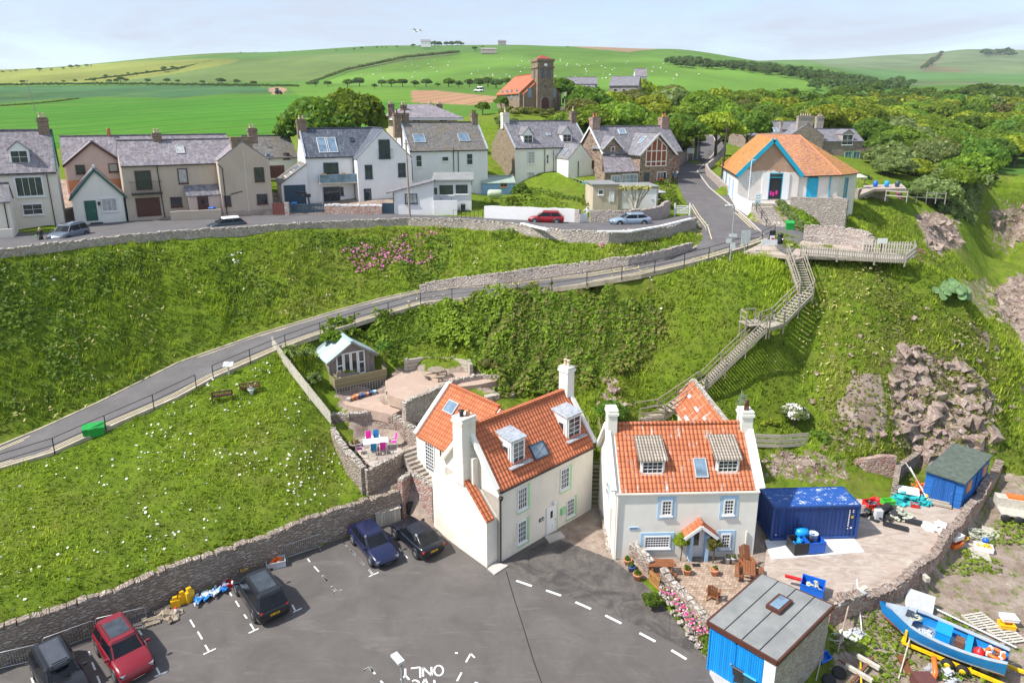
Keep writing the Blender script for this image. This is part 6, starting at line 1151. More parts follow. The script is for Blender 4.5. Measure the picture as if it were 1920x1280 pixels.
h.trim.beam((g0-.45,yf-.52,zg-.35),((g0+g1)/2,yf-.52,za+.08),.08,.28);h.trim.beam((g1+.45,yf-.52,zg-.35),((g0+g1)/2,yf-.52,za+.08),.08,.28)
for e in(-.3,):h.trim.beam((-.57,-.3,ze-.2),(-.57,D/2,zr+.05),.08,.26);h.trim.beam((-.57,D+.3,ze-.2),(-.57,D/2,zr+.05),.08,.26)
h.finish(M['stonehouse'],M['slate'],M['wp']);f2=h.front(yf)
u0,v0,u1,v1=f2 .rect(*z3(1325,572,1475,685));nc=4
q=MB();f=lambda*a:f2 .box(q,*a)
for i in range(nc+1):x=u0+(u1-u0)*i/nc;top=v1+(v1-v0)*.92*(1-abs(i/nc-.5)*1.45);f(x-.07,v0,-.02,x+.07,top,.08)
for z in(v0,v0+(v1-v0)*.3,v1):f(u0,z-.06,-.02,u1,z+.06,.075)
A_=v1+(v1-v0)*.92*.275;B_=v1+(v1-v0)*.92;uc=(u0+u1)/2
q.beam(f2 .P(u0,A_,.03),f2 .P(uc,B_,.03),.1,.12);q.beam(f2 .P(u1,A_,.03),f2 .P(uc,B_,.03),.1,.12);w_=q.build('gable_window',M['wp'],h.T)
q=MB();q.face([f2 .P(u0,v0,.02),f2 .P(u1,v0,.02),f2 .P(u1,A_,.02),f2 .P(uc,B_,.02),f2 .P(u0,A_,.02)]);M['redcurtain']=simple('red_blinds_behind_glass',(.17,.045,.03),.2,var=.3,spec=.7);q.build('pane',M['redcurtain'],w_)
door(f2,z3(1313,738,1345,800),'navy');win(f2,z3(1405,728,1478,795),3,1,'wp','glass',.1)
fr=h.front();xc=h.lx(1148,ze,-.05);q=MB();dw=1.6;zt_=h.lz(257,xc);zb_=h.lz(277,xc);q.raw([(xc-dw,-.05,ze-3),(xc+dw,-.05,ze-3),(xc+dw,-.05,zb_),(xc,-.05,zt_),(xc-dw,-.05,zb_)]+[(xc-dw,2.5,ze-3),(xc+dw,2.5,ze-3),(xc+dw,2.5,zb_),(xc,2.5,zt_),(xc-dw,2.5,zb_)],[(0,1,2,3,4),(9,8,7,6,5),(1,6,7,2),(5,0,4,9)]);dd=q.build('dormer',M['stonehouse'],h.T);q=MB()
for sg in(-1,1):b=[(xc+sg*(dw+.25),-.3,zb_-.25),(xc,-.3,zt_+.03),(xc,3.2,zt_+.03),(xc+sg*(dw+.25),3.2,zb_-.25)];q.hexa(b+[(x,y,z+.1)for x,y,z in b])
q.build('dormer_roof',M['slate'],dd);q=MB()
for sg in(-1,1):q.beam((xc+sg*(dw+.25),-.33,zb_-.25),(xc,-.33,zt_),.06,.2)
q.build('bargeboard',M['wp'],dd);win(h.front(-.06),z3(1060,541,1090,603),1,2,'wp','glass',.08)
ks=(zr-ze)/(D/2);sl=h.slope((0,0,ze+.16),(1,0,0),(0,1,ks));skyl(sl,z3(1118,412,1172,446),'lgrey');ls=Face(h,Ve((g0,0,zg+.16)),Ve((0,-1,0)),Ve(((g1-g0)/2,0,za-zg)).normalized());skyl(ls,(.5,1.6,1.4,3.),'lgrey',px=False)
chimney(h,.3,D/2,zr-1,h.lz(221,0,D/2),1.3,1.1,'stonepink',2,'terra',pot_h=.6);chimney(h,W+.8,D/2,zr-1,h.lz(221,W,D/2),1.3,1.1,'stonepink',2,'terra',pot_h=.6)
u0=h.lx(1131,2.,-2.8);u1=g0;zl=h.lz(325,u0,-2.8);zh=h.lz(290,(u0+u1)/2,0);b=[(u0,-3.1,zl),(u1+.1,-3.1,h.lz(322,u1,-3)),(u1+.1,.0,h.lz(291,u1,0)),(u0+1.3,.0,h.lz(288,u0,0)-.3)]
q=MB();q.hexa([(x,y,z-.02)for x,y,z in b]+[(x,y,z+.12)for x,y,z in b]);co_=q.build('lean_to_roof',M['slatep'],h.T);q=MB();q.prism([(u0+.2,-2.9),(u1,-2.9),(u1,-.05),(u0+.2,-.05)],-1,[zl-.05,b[1][2]-.05,b[1][2]-.05,zl-.05]);q.build('lean_to',M['stonehouse'],h.T)
win(h.front(-2.95),(u0+1.2,.9,u0+2.8,zl-.3),3,1,'wp','glassb',.1,px=False);win(h.front(-2.95),(u0+3.,.6,u1-.1,zl-.2),4,2,'wp','glassb',.1,px=False)
h=House('garage','beige harled garage with flat green-grey roof beside the palm','garage',G(1111,393,16.8),5);ze=h.lz(347.5);W=h.lx(1160,ze);W2=h.lx(1236,ze);q=h.wall;q.box(0,0,-1,W,5,ze);h.wall.box(W,.2,-1,W2,5.3,ze-.35);h.roof.box(-.2,-.25,ze+.01,W+.1,5.2,ze+.16);h.roof.box(W+.12,0,ze-.34,W2+.2,5.5,ze-.2);h.finish(M['beige'],M['felt']);fr=h.front();win(fr,z3(966,862,1006,902),1,1,'wp');door(fr,z3(1053,880,1082,955),'wp');door(h.front(.2),(W+.6,0,W2-.3,ze-.6),'wp',px=False,name='garage_door',panels=False)
h=House('house','slate-roofed house mostly hidden behind the rubble house','house',G(1085,262,20.8),20);ze=h.lz(252);W=h.lx(1178,ze);gable(h,0,W,0,8,ze,h.lz(230,W/2,4),'x',-2,.2,.1);h.finish(M['churchstone'],M['slatep']);chimney(h,W*.4,4,ze,h.lz(225,W*.4,4),1.8,.8,'churchstone',0)
h=House('garden_shed','pale blue timber shed with grey-green roof between the two white houses','shed',G(905,366,17.1),10);ze=h.lz(343.5);W=h.lx(965,ze);zr=h.lz(331,W/2,1.2);gable(h,0,W,0,2.6,ze,zr,'x',-.4,.15,.12,.07);M['shedblue']=planks('pale_blue_boards',(.3,.5,.8),.15,False,.15);M['shedroof']=simple('green_grey_shed_felt',(.33,.4,.33),.8);h.finish(M['shedblue'],M['shedroof']);win(h.front(),z3(232,808,283,842),2,1,'terra','glass',.06);
# hall
zE=21.0;base=G(1384,368,16.2);base.z=16.2;hh=House('hall','white and bare-plaster village hall with lichened orange roof and turquoise bargeboards','hall',Ve((29.5,90.9,16.2)),0)
h=hh;P_=lambda px,py,z:G(px,py,z)-h.loc
E_=[P_(1352,309,zE),P_(1384,327,zE),P_(1527,333,zE)*1.0,P_(1574,327,zE),P_(1609,322,zE)]
LB,LF,RF,RR=E_[0],E_[1],E_[3],E_[4];ez=zE-h.loc.z
LF=Ve((0,0,ez));LB=Ve((2.65,16.,ez));RF=Ve((13.2,0.,ez));RR=Ve((17.3,3.6,ez));RB=Ve((17.3,16,ez))
q=MB();q.prism([(p.x,p.y)for p in(LF,RF,RR,RB,LB)],-2.,ez-.02);
gx1=7.9;ap_=Ve((4.1,-.25,h.lz(262,4.,0)));q.raw([(0,-.25,-2),(gx1,-.25,-2),(gx1,-.25,ez-.3),(ap_.x,-.25,ap_.z-.15),(0,-.25,ez-.3),(0,.02,-2),(gx1,.02,-2),(gx1,.02,ez-.3),(ap_.x,.02,ap_.z-.15),(0,.02,ez-.3)],[(0,1,2,3,4),(1,6,7,2),(5,0,4,9)])
n=NB('patchy_plaster');co=n.coord();s_=n.sep(co);f=n.m('ADD',n.m('MULTIPLY',n.m('SUBTRACT',s_[2],4.3),.55),n.m('MULTIPLY',n.m('SUBTRACT',n.noise(co,.7,5,.6),.5),1.3));c=n.mix(n.ramp(f,[(.48,0.),(.52,1.)]),(.74,.69,.64),(.47,.29,.2));c=n.mix(n.ramp(n.noise(co,.9,7,.7),[(.5,0.),(.7,.5)]),c,(.62,.5,.43));n.bump(n.noise(co,9,4),.3,.03);M['plaster']=n.end(c,.9,0,.2)
q.build('wall',M['plaster'],h.T)
zr=h.lz(252,3,8);r0=Ve((5.2,9.,zr));r1=Ve((10.4,7.2,zr-.1));o_=.35
def ex(p):d=(p-Ve((8.5,7,ez)));d.z=0;return p+d.normalized()*.4-Ve((0,0,.12))
a,b,c_,d_,e_=[ex(p)for p in(LB,LF,RF,RR,RB)];apx=Ve((ap_.x,-.6,ap_.z));jr=Ve((ap_.x+.3,7.6,zr-.02))
gl=Ve((-.35,-.6,ez-.2));gr=Ve((gx1+.35,-.6,ez-.25))
q=MB();q.face([a,gl,apx,r0]);q.face([a,r0,Ve((9,14.5,zr-1.)),e_])if 0 else None
q.face([gl,apx,r0][::-1]);
q=MB();q.face([a,gl,apx,r0]);q.face([gr,Ve((gx1+.35,-.35,ez-.05)),c_,r1,r0,apx])if 0 else None
q=MB()
q.face([a,gl,apx]);q.face([a,apx,r0]);q.build('roof_left',M['hallroofo'],h.T)
q=MB();q.face([apx,gr,r0]);q.face([gr,r1,r0]);q.face([gr,c_,r1]);q.face([d_,e_,r1]);q.face([e_,a,r0]);q.face([e_,r0,r1]);q.build('roof_front',M['hallroof'],h.T)
q=MB();q.face([c_,d_,r1]);q.build('roof_right',M['hallroofo'],h.T)
q=MB();q.beam(c_+Ve((0,0,.05)),r1+Ve((0,0,.05)),.16,.12);q.beam(r0,r1,.2,.14);q.build('ridge_tiles',M['terra'],h.T)
q=MB();q.beam(gl+Ve((0,-.04,-.05)),apx+Ve((0,-.04,.0)),.08,.5);q.beam(gr+Ve((0,-.04,-.05)),apx+Ve((0,-.04,0)),.08,.5);q.build('bargeboard',M['cyan'],h.T)
q=MB()
for s1,s2 in((gr,c_),(c_,d_),(a,gl)):q.beam(s1-Ve((0,0,.06)),s2-Ve((0,0,.06)),.14,.14)
q.build('gutter',M['black'],h.T)
z5=lambda x0,y0,x1,y1:(1320+x0/5.12,230+y0/5.12,1320+x1/5.12,230+y1/5.12)
ff=h.front(-.26);f0=h.front(-.01);u0,v0,u1,v1=ff.rect(*z5(628,485,745,690));fl=1.55
q=MB();ff.box(q,u0,fl,-.02,u1,v1-.6,.03);dr=q.build('doorway',M['dark'],h.T);q=MB();ff.box(q,u0,v1-.55,-.02,u1,v1-.1,.04);q.build('pane',M['glass'],dr);q=MB();ff.box(q,u0-.08,fl,0,u0,v1,.1);ff.box(q,u1,fl,0,u1+.08,v1,.1);ff.box(q,u0-.08,v1-.1,0,u1+.08,v1,.1);ff.box(q,u0,v1-.6,0,u1,v1-.53,.09);q.build('door_frame',M['cyan'],dr);q=MB();ff.box(q,u0-1.,fl-.1,0,u0-.1,v1,.12);ff.box(q,u1+.1,fl-.1,0,u1+.95,v1,.12);q.build('shutter',M['wp'],dr)
q=MB()
for x,z,m in((.15,.5,0),(.5,.4,0),(.9,.6,0)):ff.box(q,u0+x,fl+z,.02,u0+x+.22,fl+z+.5,.06)
q.build('hanging_garment',M['magenta'],dr)
d_=door(f0,(9.2,1.55,10.5,4.2),'cyan',px=False,fm='cyan');q=MB();f0 .box(q,9.25,4.2,0,10.45,4.75,.05);q.build('pane',M['glass'],d_)
q=MB();u0,v0,u1,v1=ff.rect(*z5(412,512,475,580));ff.box(q,u0,v0,0,u1,v1,.05);sg_=q.build('notice_board',M['wp'],h.T);q=MB()
for i in range(4):ff.box(q,u0+.15,v1-.25-i*.22,.05,u1-.15,v1-.15-i*.22,.055)
q.build('notice_lettering',M['grey'],sg_)
pipe(h,[(12.1,-.1,ez),(12.1,-.1,1.)],'cyan',.07);sf=Face(h,Ve((13.2,0,0)),(RR-RF).normalized(),Ve((0,0,1)));win(sf,(1.9,1.4,2.9,4.2),1,3,'cyan','glassb',.12,px=False);lf=Face(h,LB.copy()*1.0,(LF-LB).normalized(),Ve((0,0,1)));lf.o.z=0
for u in(2.5,9.,12.5):win(lf,(u,1.4,u+.9,3.8),1,2,'paleblue','curtain',.1,px=False)
pipe(h,[lf.P(6.2,ez-.2,.12),lf.P(6.2,0,.12)],'cyan',.07)
q=MB();tT=T('hall_terrace','raised stone-walled terrace in front of the hall door','terrace',Ve((29.5,88.,16.)));q.prism([(1.5,-.2),(11.6,-3.),(12.5,1.5),(12.0,2.6),(.5,2.6)],-1.5,1.55);q.prism([(5.4,-1.6),(11.7,-3.3),(11.9,-2.95),(5.5,-1.3)],-1.5,2.5);q.prism([(11.6,-3.2),(11.95,-3.1),(12.6,2.),(12.3,2.1)],-1.5,2.3);q.build('terrace_wall',M['stonelight'],tT)
q=MB();q.prism([(1.7,0),(11.4,-2.7),(12.1,1.5),(11.9,2.5),(.6,2.5)],1.5,1.56);q.build('terrace_floor',M['conc'],tT)
q=MB();q.prism([(-.1,2.8),(.2,-2.6),(.45,-2.5),(.15,2.8)],-1.,[2.3,1.9,1.9,2.3]);q.build('step_wall',M['white'],tT)
h=House('house','long rubble stone house with grey slate roof and clustered chimneys behind the hall','house',G(1395,290,20.2),8);ze=h.lz(254.5);W=h.lx(1505,ze);zr=h.lz(229,0,4);gable(h,0,W+2,0,8,ze,zr,'x',-4,.2,.1)
yf=-3.;g0=h.lx(1480,ze,yf);g1=h.lx(1545,ze,yf);gable(h,g0,g1,yf,6,h.lz(256,g0,yf),h.lz(233,(g0+g1)/2,yf),'y',-6,.05,0.);r1_=h.lx(1619,ze-1,-2);gable(h,g1-2,r1_,-2,6,h.lz(265,r1_,-2),h.lz(243,r1_,2),'x',-6,.2,.1);h.finish(M['stone'],M['slate']);xc=(g0+g1)/2
chimney(h,xc-.3,yf+.8,ze,h.lz(218,xc,yf),3.4,.8,'stonelight',5,'pot');chimney(h,h.lx(1536,zr,3),3,ze,h.lz(219,xc,3),1.6,.8,'stonelight',3,'pot');chimney(h,.3,4,ze,h.lz(222,0,4),.9,.8,'stonepink',1);chimney(h,h.lx(1465,zr,1.),1.,ze-.5,h.lz(229,8,1.),.5,.6,'stonelight',0)
f2=h.front(-2.);u0,v0,u1,v1=f2 .rect(1580,250,1598,270);dz=dormer(h,(u0+u1)/2,u1-u0+.5,-2.05,v0-.3,v1-.2,v1+.7,3,'stonelight','slate',nx=2,ny=2);win(f2,(1583,284,1597,304),2,1,'mint','glassb',.1);win(f2,(1599,284,1612,302),2,1,'mint','glassb',.1)
ks=(zr-ze)/4;sl=h.slope((0,0,ze+.16),(1,0,0),(0,1,ks));skyl(sl,(1450,240,1458,248),'lgrey');boxpart(h,'side_wall','stonepink',(r1_,-2,-6,r1_+2.4,-1.7,ze-2.6))
# church and distant buildings
c0=GD(1007.5,202,150);h=House('church','stone church with square clock tower and red tiled nave on the hillock','church',c0,20)
tw=3.55;tz=h.lz(113);w_=h.wall;w_.box(0,0,-2,tw,tw,tz);w_.box(-.2,-.2,tz-1.5,tw+.2,tw+.2,tz-1.2);w_.box(-.2,-.2,tz-.2,tw+.2,tw+.2,tz+.3)
n0=h.lx(975.5,4,1.8);n1=h.lx(1049,4,1.8);zne=h.lz(174,n0,1.8);znr=h.lz(139,(n0+n1)/2,1.8);gable(h,n0,n1,1.8,17.,zne,znr,'y',-2,.3,.1,.2)
a0=h.lx(983,3,.6);gable(h,a0,0,.8,3.4,zne-.4,zne+1.9,'y',-2,.1,.0,ridge=-.02)
h.roof.build('roof',M['churchroof'],h.T);w_.build('wall',M['churchstone'],h.T)
q=MB();q.raw([(.2,.2,tz+.3),(tw-.2,.2,tz+.3),(tw-.2,tw-.2,tz+.3),(.2,tw-.2,tz+.3),(tw/2,tw/2,tz+1.2)],[(0,1,4),(1,2,4),(2,3,4),(3,0,4)]);q.build('tower_roof',simple('dark_red_tiles',(.33,.06,.05),.8),h.T)
fr=h.front()
def arch(face,uc,v0,v1,w2,mat,name,d=.06,par=None,frame=None):
 n_=8;pts=[face.P(uc-w2,v0,d),face.P(uc+w2,v0,d)]+[face.P(uc+w2*math.cos(t),v1-w2+w2*math.sin(t),d)for t in[i*math.pi/n_ for i in range(n_+1)]]
 bk=[p-face.n*(d+.05)for p in pts];k_=len(pts);q=MB();q.raw(pts+bk,[tuple(range(k_)),tuple(range(2*k_-1,k_-1,-1))]+[(i,i+k_,(i+1)%k_+k_,(i+1)%k_)for i in range(k_)]);return q.build(name,M[mat],par or h.T)
for c_ in(.3,.7):
 arch(fr,tw*c_,h.lz(146),h.lz(127),.62,'stone','window_surround',.05);arch(fr,tw*c_,h.lz(145),h.lz(128),.42,'glass','belfry_window',.1)
arch(h.left(0.),-tw*.5,h.lz(146),h.lz(127),.42,'glass','belfry_window',.06)
arch(fr,tw/2,0,h.lz(180),1.15,'stone','door_surround',.12);arch(fr,tw/2,0,h.lz(182),.8,'brown','door',.16);q=MB();q.lathe(fr.P(tw/2,h.lz(122.5),.0),[(.42,-.1),(.42,.12)],16,axis='y');q.build('clock_face',M['wp'],h.T);q=MB();q.lathe(fr.P(tw/2,h.lz(161),.0),[(.25,-.1),(.25,.1)],12,axis='y');q.build('roundel',M['glass'],h.T)
f3=h.front(1.8);arch(f3,n1-1.2,2.,4.3,.4,'glassb','window',.08);arch(h.front(.8),(a0)/2-.1,2.,4.,.4,'glassb','window',.08)
for i in range(4):arch(h.left(n0),-(4.+i*3.1),1.6,3.9,.35,'glassb','window',.06)
for x in(n0,n1):q=MB();q.box(x-.3,1.5,-2,x+.3,2.0,zne);q.build('buttress',M['churchstone'],h.T)
def farm(label,px,py,d,pxr,W_,D_,eh,rh,wall,roof,ang=5,cat='farm building',name='farm_building'):
 p=GD(px,py,d);h=House(name,label,cat,p,ang);W=h.lx(pxr,eh);gable(h,0,W,0,D_,eh,eh+rh,'x',-3,.3,.2);h.finish(M[wall],M[roof]);
 for i in range(3):win(h.front(),(W*(.15+.3*i),1.,W*(.15+.3*i)+1.2,2.2),1,1,px=False,sill=False)
 return h
farm('stone farm barn with pale roof right of the church',1060,180,215,1120,20,9,3.4,2.,'stonelight','slate',-3);farm('low stone farm range in front of the pale barn',1078,192,200,1115,9,8,2.8,1.8,'stone','slate',-3)
farm('grey-roofed farm shed among the trees above the village',1142,180,225,1196,18,14,3.,3.,'stonelight','slate',-14);farm('small white farm cottage above the village trees',1191,158,300,1213,12,6,3.2,3.,'white','slatep',0,'house','farmhouse')
farm('distant pale farmhouse on the skyline among trees',789,84.5,1120,807,30,10,5,3,'white','slatep',5,'house','farmhouse');farm('tiny farm buildings on the skyline left of the church hill',934,81,1250,949,16,8,3,2,'stonelight','slatep',5,'house','farmhouse')
farm('long low white steading wall on the hillside above the church',902,96,1000,931,30,4,3,1,'stonelight','stonelight',3)
# vegetation
def hgtv(x,y):
 fx=np.clip((x-GX0)/GS,0,NXG-1.01);fy=np.clip((y-GY0)/GS,0,NYG-1.01);a=fx.astype(int);b=fy.astype(int);u=fx-a;v=fy-b
 return(HM[b,a]*(1-u)+HM[b,a+1]*u)*(1-v)+(HM[b+1,a]*(1-u)+HM[b+1,a+1]*u)*v
def quads(c,nrm,size,asp=1.,rnd=None):
 n_=len(c);nrm=nrm/np.maximum(np.linalg.norm(nrm,axis=1),1e-6)[:,None];r_=rng.normal(size=(n_,3));a=np.cross(nrm,r_);a/=np.maximum(np.linalg.norm(a,axis=1),1e-6)[:,None];b=np.cross(nrm,a);s_=np.asarray(size).reshape(-1,1)if hasattr(size,'__len__')else size
 a=a*s_/2;b=b*s_/2*asp;v=np.stack([c-a-b,c+a-b,c+a+b,c-a+b],1).reshape(-1,3);f=np.arange(n_*4).reshape(-1,4);return v,f
def crown(seed,rx,rz,nl,per,leaf,zc=0.,flat_=.0,spread=.75):
 g=np.random.default_rng(seed);cs=[];ns=[];cl=[]
 for i in range(nl):
  d=g.normal(size=3);d/=np.linalg.norm(d);d[2]=abs(d[2])*.9-.25;rad=spread*g.uniform(.55,1.);c=np.array([d[0]*rx*rad,d[1]*rx*rad,d[2]*rz*rad]);lr=rx*g.uniform(.2,.38)
  k=per;q=g.normal(size=(k,3));q/=np.linalg.norm(q,axis=1)[:,None];q[:,2]=np.abs(q[:,2])*1.1-.35;rr=g.uniform(.75,1.08,k)[:,None];p=c+q*rr*np.array([lr,lr,lr*.75]);cs.append(p);ns.append(q+g.normal(size=(k,3))*.45);b=g.uniform(-.18,.18);cl.append(np.clip(.45+b+g.normal(size=k)*.2,0,1))
 c=np.vstack(cs);n_=np.vstack(ns);col=np.concatenate(cl);c[:,2]+=zc;v,f=quads(c,n_,g.uniform(.7,1.35,len(c))*leaf);return v,f,np.repeat(col,4)
def crown_mesh(name,seed,rx,rz,nl,per,leaf,mat,zc):
 v,f,c=crown(seed,rx,rz,nl,per,leaf,zc);return mesh_np(name,v,f,[M[mat]],cols={'Col':np.stack([c,c,c],1)})
def trunk_mesh(name,seed,h_,r,nb=5):
 g=random.Random(seed);mb=MB();mb.tube([(0,0,-.6),(.05,0,h_*.4),(.1,.1,h_)],[r,r*.75,r*.35],7)
 for i in range(nb):a=g.uniform(0,6.28);z=h_*g.uniform(.35,.8);l=h_*g.uniform(.3,.5);mb.tube([(.05,0,z),(math.cos(a)*l*.5,math.sin(a)*l*.5,z+l*.5),(math.cos(a)*l,math.sin(a)*l,z+l*.75)],[r*.4,r*.28,r*.1],5)
 return mb.mesh(name,M['bark'])
TP=[]
for i,(mt,rx,rz,nl,per,lf)in enumerate((('leafA',4.2,3.6,46,150,.42),('leafB',4.4,3.8,46,150,.42),('leafC',4.0,3.4,44,150,.4),('leafD',4.0,3.4,44,140,.4),('leafE',3.6,3.6,38,130,.42),('leafA',4.8,3.,50,150,.42))):
 TP.append((crown_mesh('crown',10+i,rx,rz,nl,per,lf,mt,4.6),trunk_mesh('trunk',i,4.2,.28)))
SP=[(crown_mesh('crown_small',50+i,3.9,3.0,18,60,.8,mt,2.7),trunk_mesh('trunk_small',i+60,4.,.3,3))for i,mt in enumerate(('leafbg','leafB','leafbg'))]
def tree(kind,loc,s,label,group=None,proto=None,rz=None,name='tree',cat='tree'):
 cm,tm=(proto or TP)[kind];t=T(name,label,cat,loc,rz if rz is not None else random.uniform(0,6.28),group);link('crown',cm,t);link('trunk',tm,t);t.scale=s if hasattr(s,'__len__')else(s,s,s);return t
def ground2(px,py):
 d=ray(px,py);t=60.
 while t<3600:
  p=Ve((0,0,H))+d*t
  if p.z<hg(p.x,p.y):return Ve((p.x,p.y,hg(p.x,p.y)))
  t*=1.006
 return None
for px_,py_,d_,s_,k_,lb in((598,250,104,1.55,1,'dark rounded tree, left one of the big pair behind the white house'),(648,252,108,1.65,0,'bright green domed tree, right one of the big pair behind the white house'),(700,256,106,.75,3,'lower pale green tree between the big domed tree and the villa')):
 p=GD(px_,py_,d_);p.z=hg(p.x,p.y)-.3;tree(k_,p,s_,lb)
wood=[];cand=[]
polys=[[(1065,262),(1250,290),(1285,282),(1296,240),(1250,205),(1085,215)],[(1350,268),(1338,215),(1920,190),(2010,190),(2010,290),(1870,320),(1840,350),(1800,395),(1760,410),(1705,350),(1630,325),(1400,300)]]
rw_=random.Random(3);tries=0
while len(wood)<236 and tries<9000:
 tries+=1;px_=rw_.uniform(1060,2010);py_=rw_.uniform(185,412)
 if not any(bool(ip(np.array([px_]),np.array([py_]),pl)[0])for pl in polys):continue
 p=ground2(px_,py_)
 if p is None or p.y>330:continue
 if 28<p.x<64 and 84<p.y<134:continue
 if 1380<px_<1650 and p.y<166:continue
 if p.x<26 and p.y<118:continue
 if 1338<px_<1400 and p.y<118:continue
 rd=min((Ve((p.x,p.y,0))-Ve((q.x,q.y,0))).length for q in mleft+mright)
 if rd<6:continue
 sp_=5.2+p.y*.012
 if any((p-q).xy.length<sp_ for q in wood):continue
 wood.append(p)
for p in wood:
 k_=rw_.choices([0,1,2,3,4,5],[5,3,4,2,1,4])[0];s_=rw_.uniform(.95,1.5)*(1+.0016*max(0,p.y-140));
 if p.y<132 and p.x>55:s_*=.8;k_=3 if rw_.random()<.4 else k_
 near=p.y<140
 if near and p.x<30:s_*=.85
 pxx=CX+F*p.x/(p.y*cp+(H-p.z)*sp);lm=[(1130,'below the church tower'),(1200,'behind the white house chimneys'),(1260,'behind the rubble house'),(1345,'beside the uphill road'),(1440,'behind the left end of the long stone house'),(1540,'above the clustered chimneys of the long stone house'),(1640,'above the right end of the long stone house'),(1720,'above the clifftop garden'),(1800,'above the clifftop fence'),(1870,'over the bay'),(9999,'near the right edge')];lm=next(b for a,b in lm if pxx<a)
 dl='front edge' if p.y<165 else('second row' if p.y<195 else('middle row' if p.y<235 else('back row' if p.y<280 else 'far edge')));sz_='tall' if s_>1.45 else('mid-height' if s_>1.15 else 'low')
 tree(k_,p-Ve((0,0,.5+(2.2*s_ if p.y<165 else.8))),(s_,s_,s_*rw_.uniform(.85,1.1)),sz_+' '+['green','dark green','yellow-green','grey-green','brownish','spreading'][k_]+' tree, %s, %s'%(dl,lm),'trees of the wood beyond the hall')
for px_,py_,d_,s_,k_,lb in((1278,250,128,1.25,1,'tall dark green tree at the left edge of the uphill road'),(1165,250,122,1.2,0,'full green tree directly behind the rubble house ridge'),(1105,248,122,1.05,5,'spreading tree behind the right chimney of the white dormer house'),(1310,215,175,1.5,0,'large green tree where the uphill road disappears'),(1402,262,140,1.2,1,'dark tree beyond the left end of the hall roof'),(1346,238,132,1.35,2,'bright yellow-green tree overhanging the uphill road'),(1232,250,120,1.2,0,'rounded green tree left of the uphill road above the sign'),(1215,262,112,.55,3,'small grey-green bush-like tree beside the lawn above the road'),(1185,225,128,1.,0,'large green tree behind the chimneys of the rubble house'),(1130,232,130,1.,5,'spreading green tree behind the white house with dormers'),(1365,290,112,.5,2,'small bright shrub-like tree beside the wall opposite the dark pole'),(1050,152+40,176,1.,1,'dark tree beside the right of the church tower'),(1025,150+40,185,1.1,0,'rounded tree behind the church tower'),(975,188,190,.9,1,'dark tree behind the church nave roof'),(940,195,158,.45,1,'small dark bush by the left end of the church'),(905,215,150,.42,1,'dark rounded bush beside the pink ploughed field')):
 p=GD(px_,py_,d_);p.z=hg(p.x,p.y)-.4;tree(k_,p,s_,lb)
hr_=[(42,157,8),(119,156,6),(141,155,7),(175,154,8),(199,146,7),(205,156,8),(226,154,12),(236,155,9),(219,155,8),(278,156,10),(313,156,11),(334,156,8),(379,158,9),(409,155,9),(416,157,13),(445,158,11),(476,160,10),(240,140,5),(256,142,7),(276,138,6),(308,133,9),(324,130,7),(331,130,5),(592,162,12),(615,162,12),(652,163,17),(674,162,19),(702,166,10),(716,162,15),(734,163,17),(755,162,17),(778,163,14),(799,162,17),(820,163,9),(841,163,19),(860,164,14),(880,163,17),(900,165,22),(915,164,22),(930,166,22),(950,160,16),(1000,160,12)]
for px_,py_,hp in hr_:
 p=ground2(px_,py_)
 if p is None:continue
 s_=hp/(F/p.y)/7.2*1.15;li_=next(b for a,b in[(60,'at the far left'),(130,'above the tall cream house'),(200,'above the pink bungalow'),(260,'above the left end of the row house'),(345,'above the skylight of the row house'),(430,'above the gable of the row house'),(600,'left of the tractor field corner'),(640,'over the big domed trees'),(690,'right of the big domed trees'),(730,'above the villa'),(770,'above the left end of the ploughed field'),(830,'above the ploughed field'),(885,'left of the white van'),(9999,'left of the church')]if px_<a)
 tree(rw_.choice([0,1,2]),p,(s_*1.1,s_*1.1,s_),('%s %s hedgerow tree '%('tiny' if hp<7 else 'small' if hp<10 else 'medium' if hp<15 else 'large','upper' if py_<150 else 'lower'))+li_,'hedgerow trees across the fields',SP)
sk=[(5,134,4),(20,133,3),(30,132,5),(74,131,8),(97,130,4),(119,128,5),(134,126,8),(145,125,7),(163,123,6),(171,122,3),(452,98,3),(480,97,2),(525,97,3),(552,96,3),(630,93,3),(664,91,4),(678,90,5),(707,88,4),(716,88,3),(724,88,3),(745,87,4),(775,86,7),(788,86,4),(803,85,12),(815,85,12),(823,85,11),(838,84,10),(848,84,11),(858,84,11),(864,84,9),(890,92,9),(905,82,4),(1064,88,4)]
for px_,py_,hp in sk:
 p=ground2(px_,py_+2.5)
 if p is None or p.y>1800:p=GD(px_,py_+1,1150)
 p.z=hg(p.x,p.y);s_=hp/(F/p.y)/7.2*1.1;tree(rw_.choice([0,2]),p,(s_*1.2,s_*1.2,s_),'tiny dark tree on the skyline of the hill','trees on the skyline',SP)
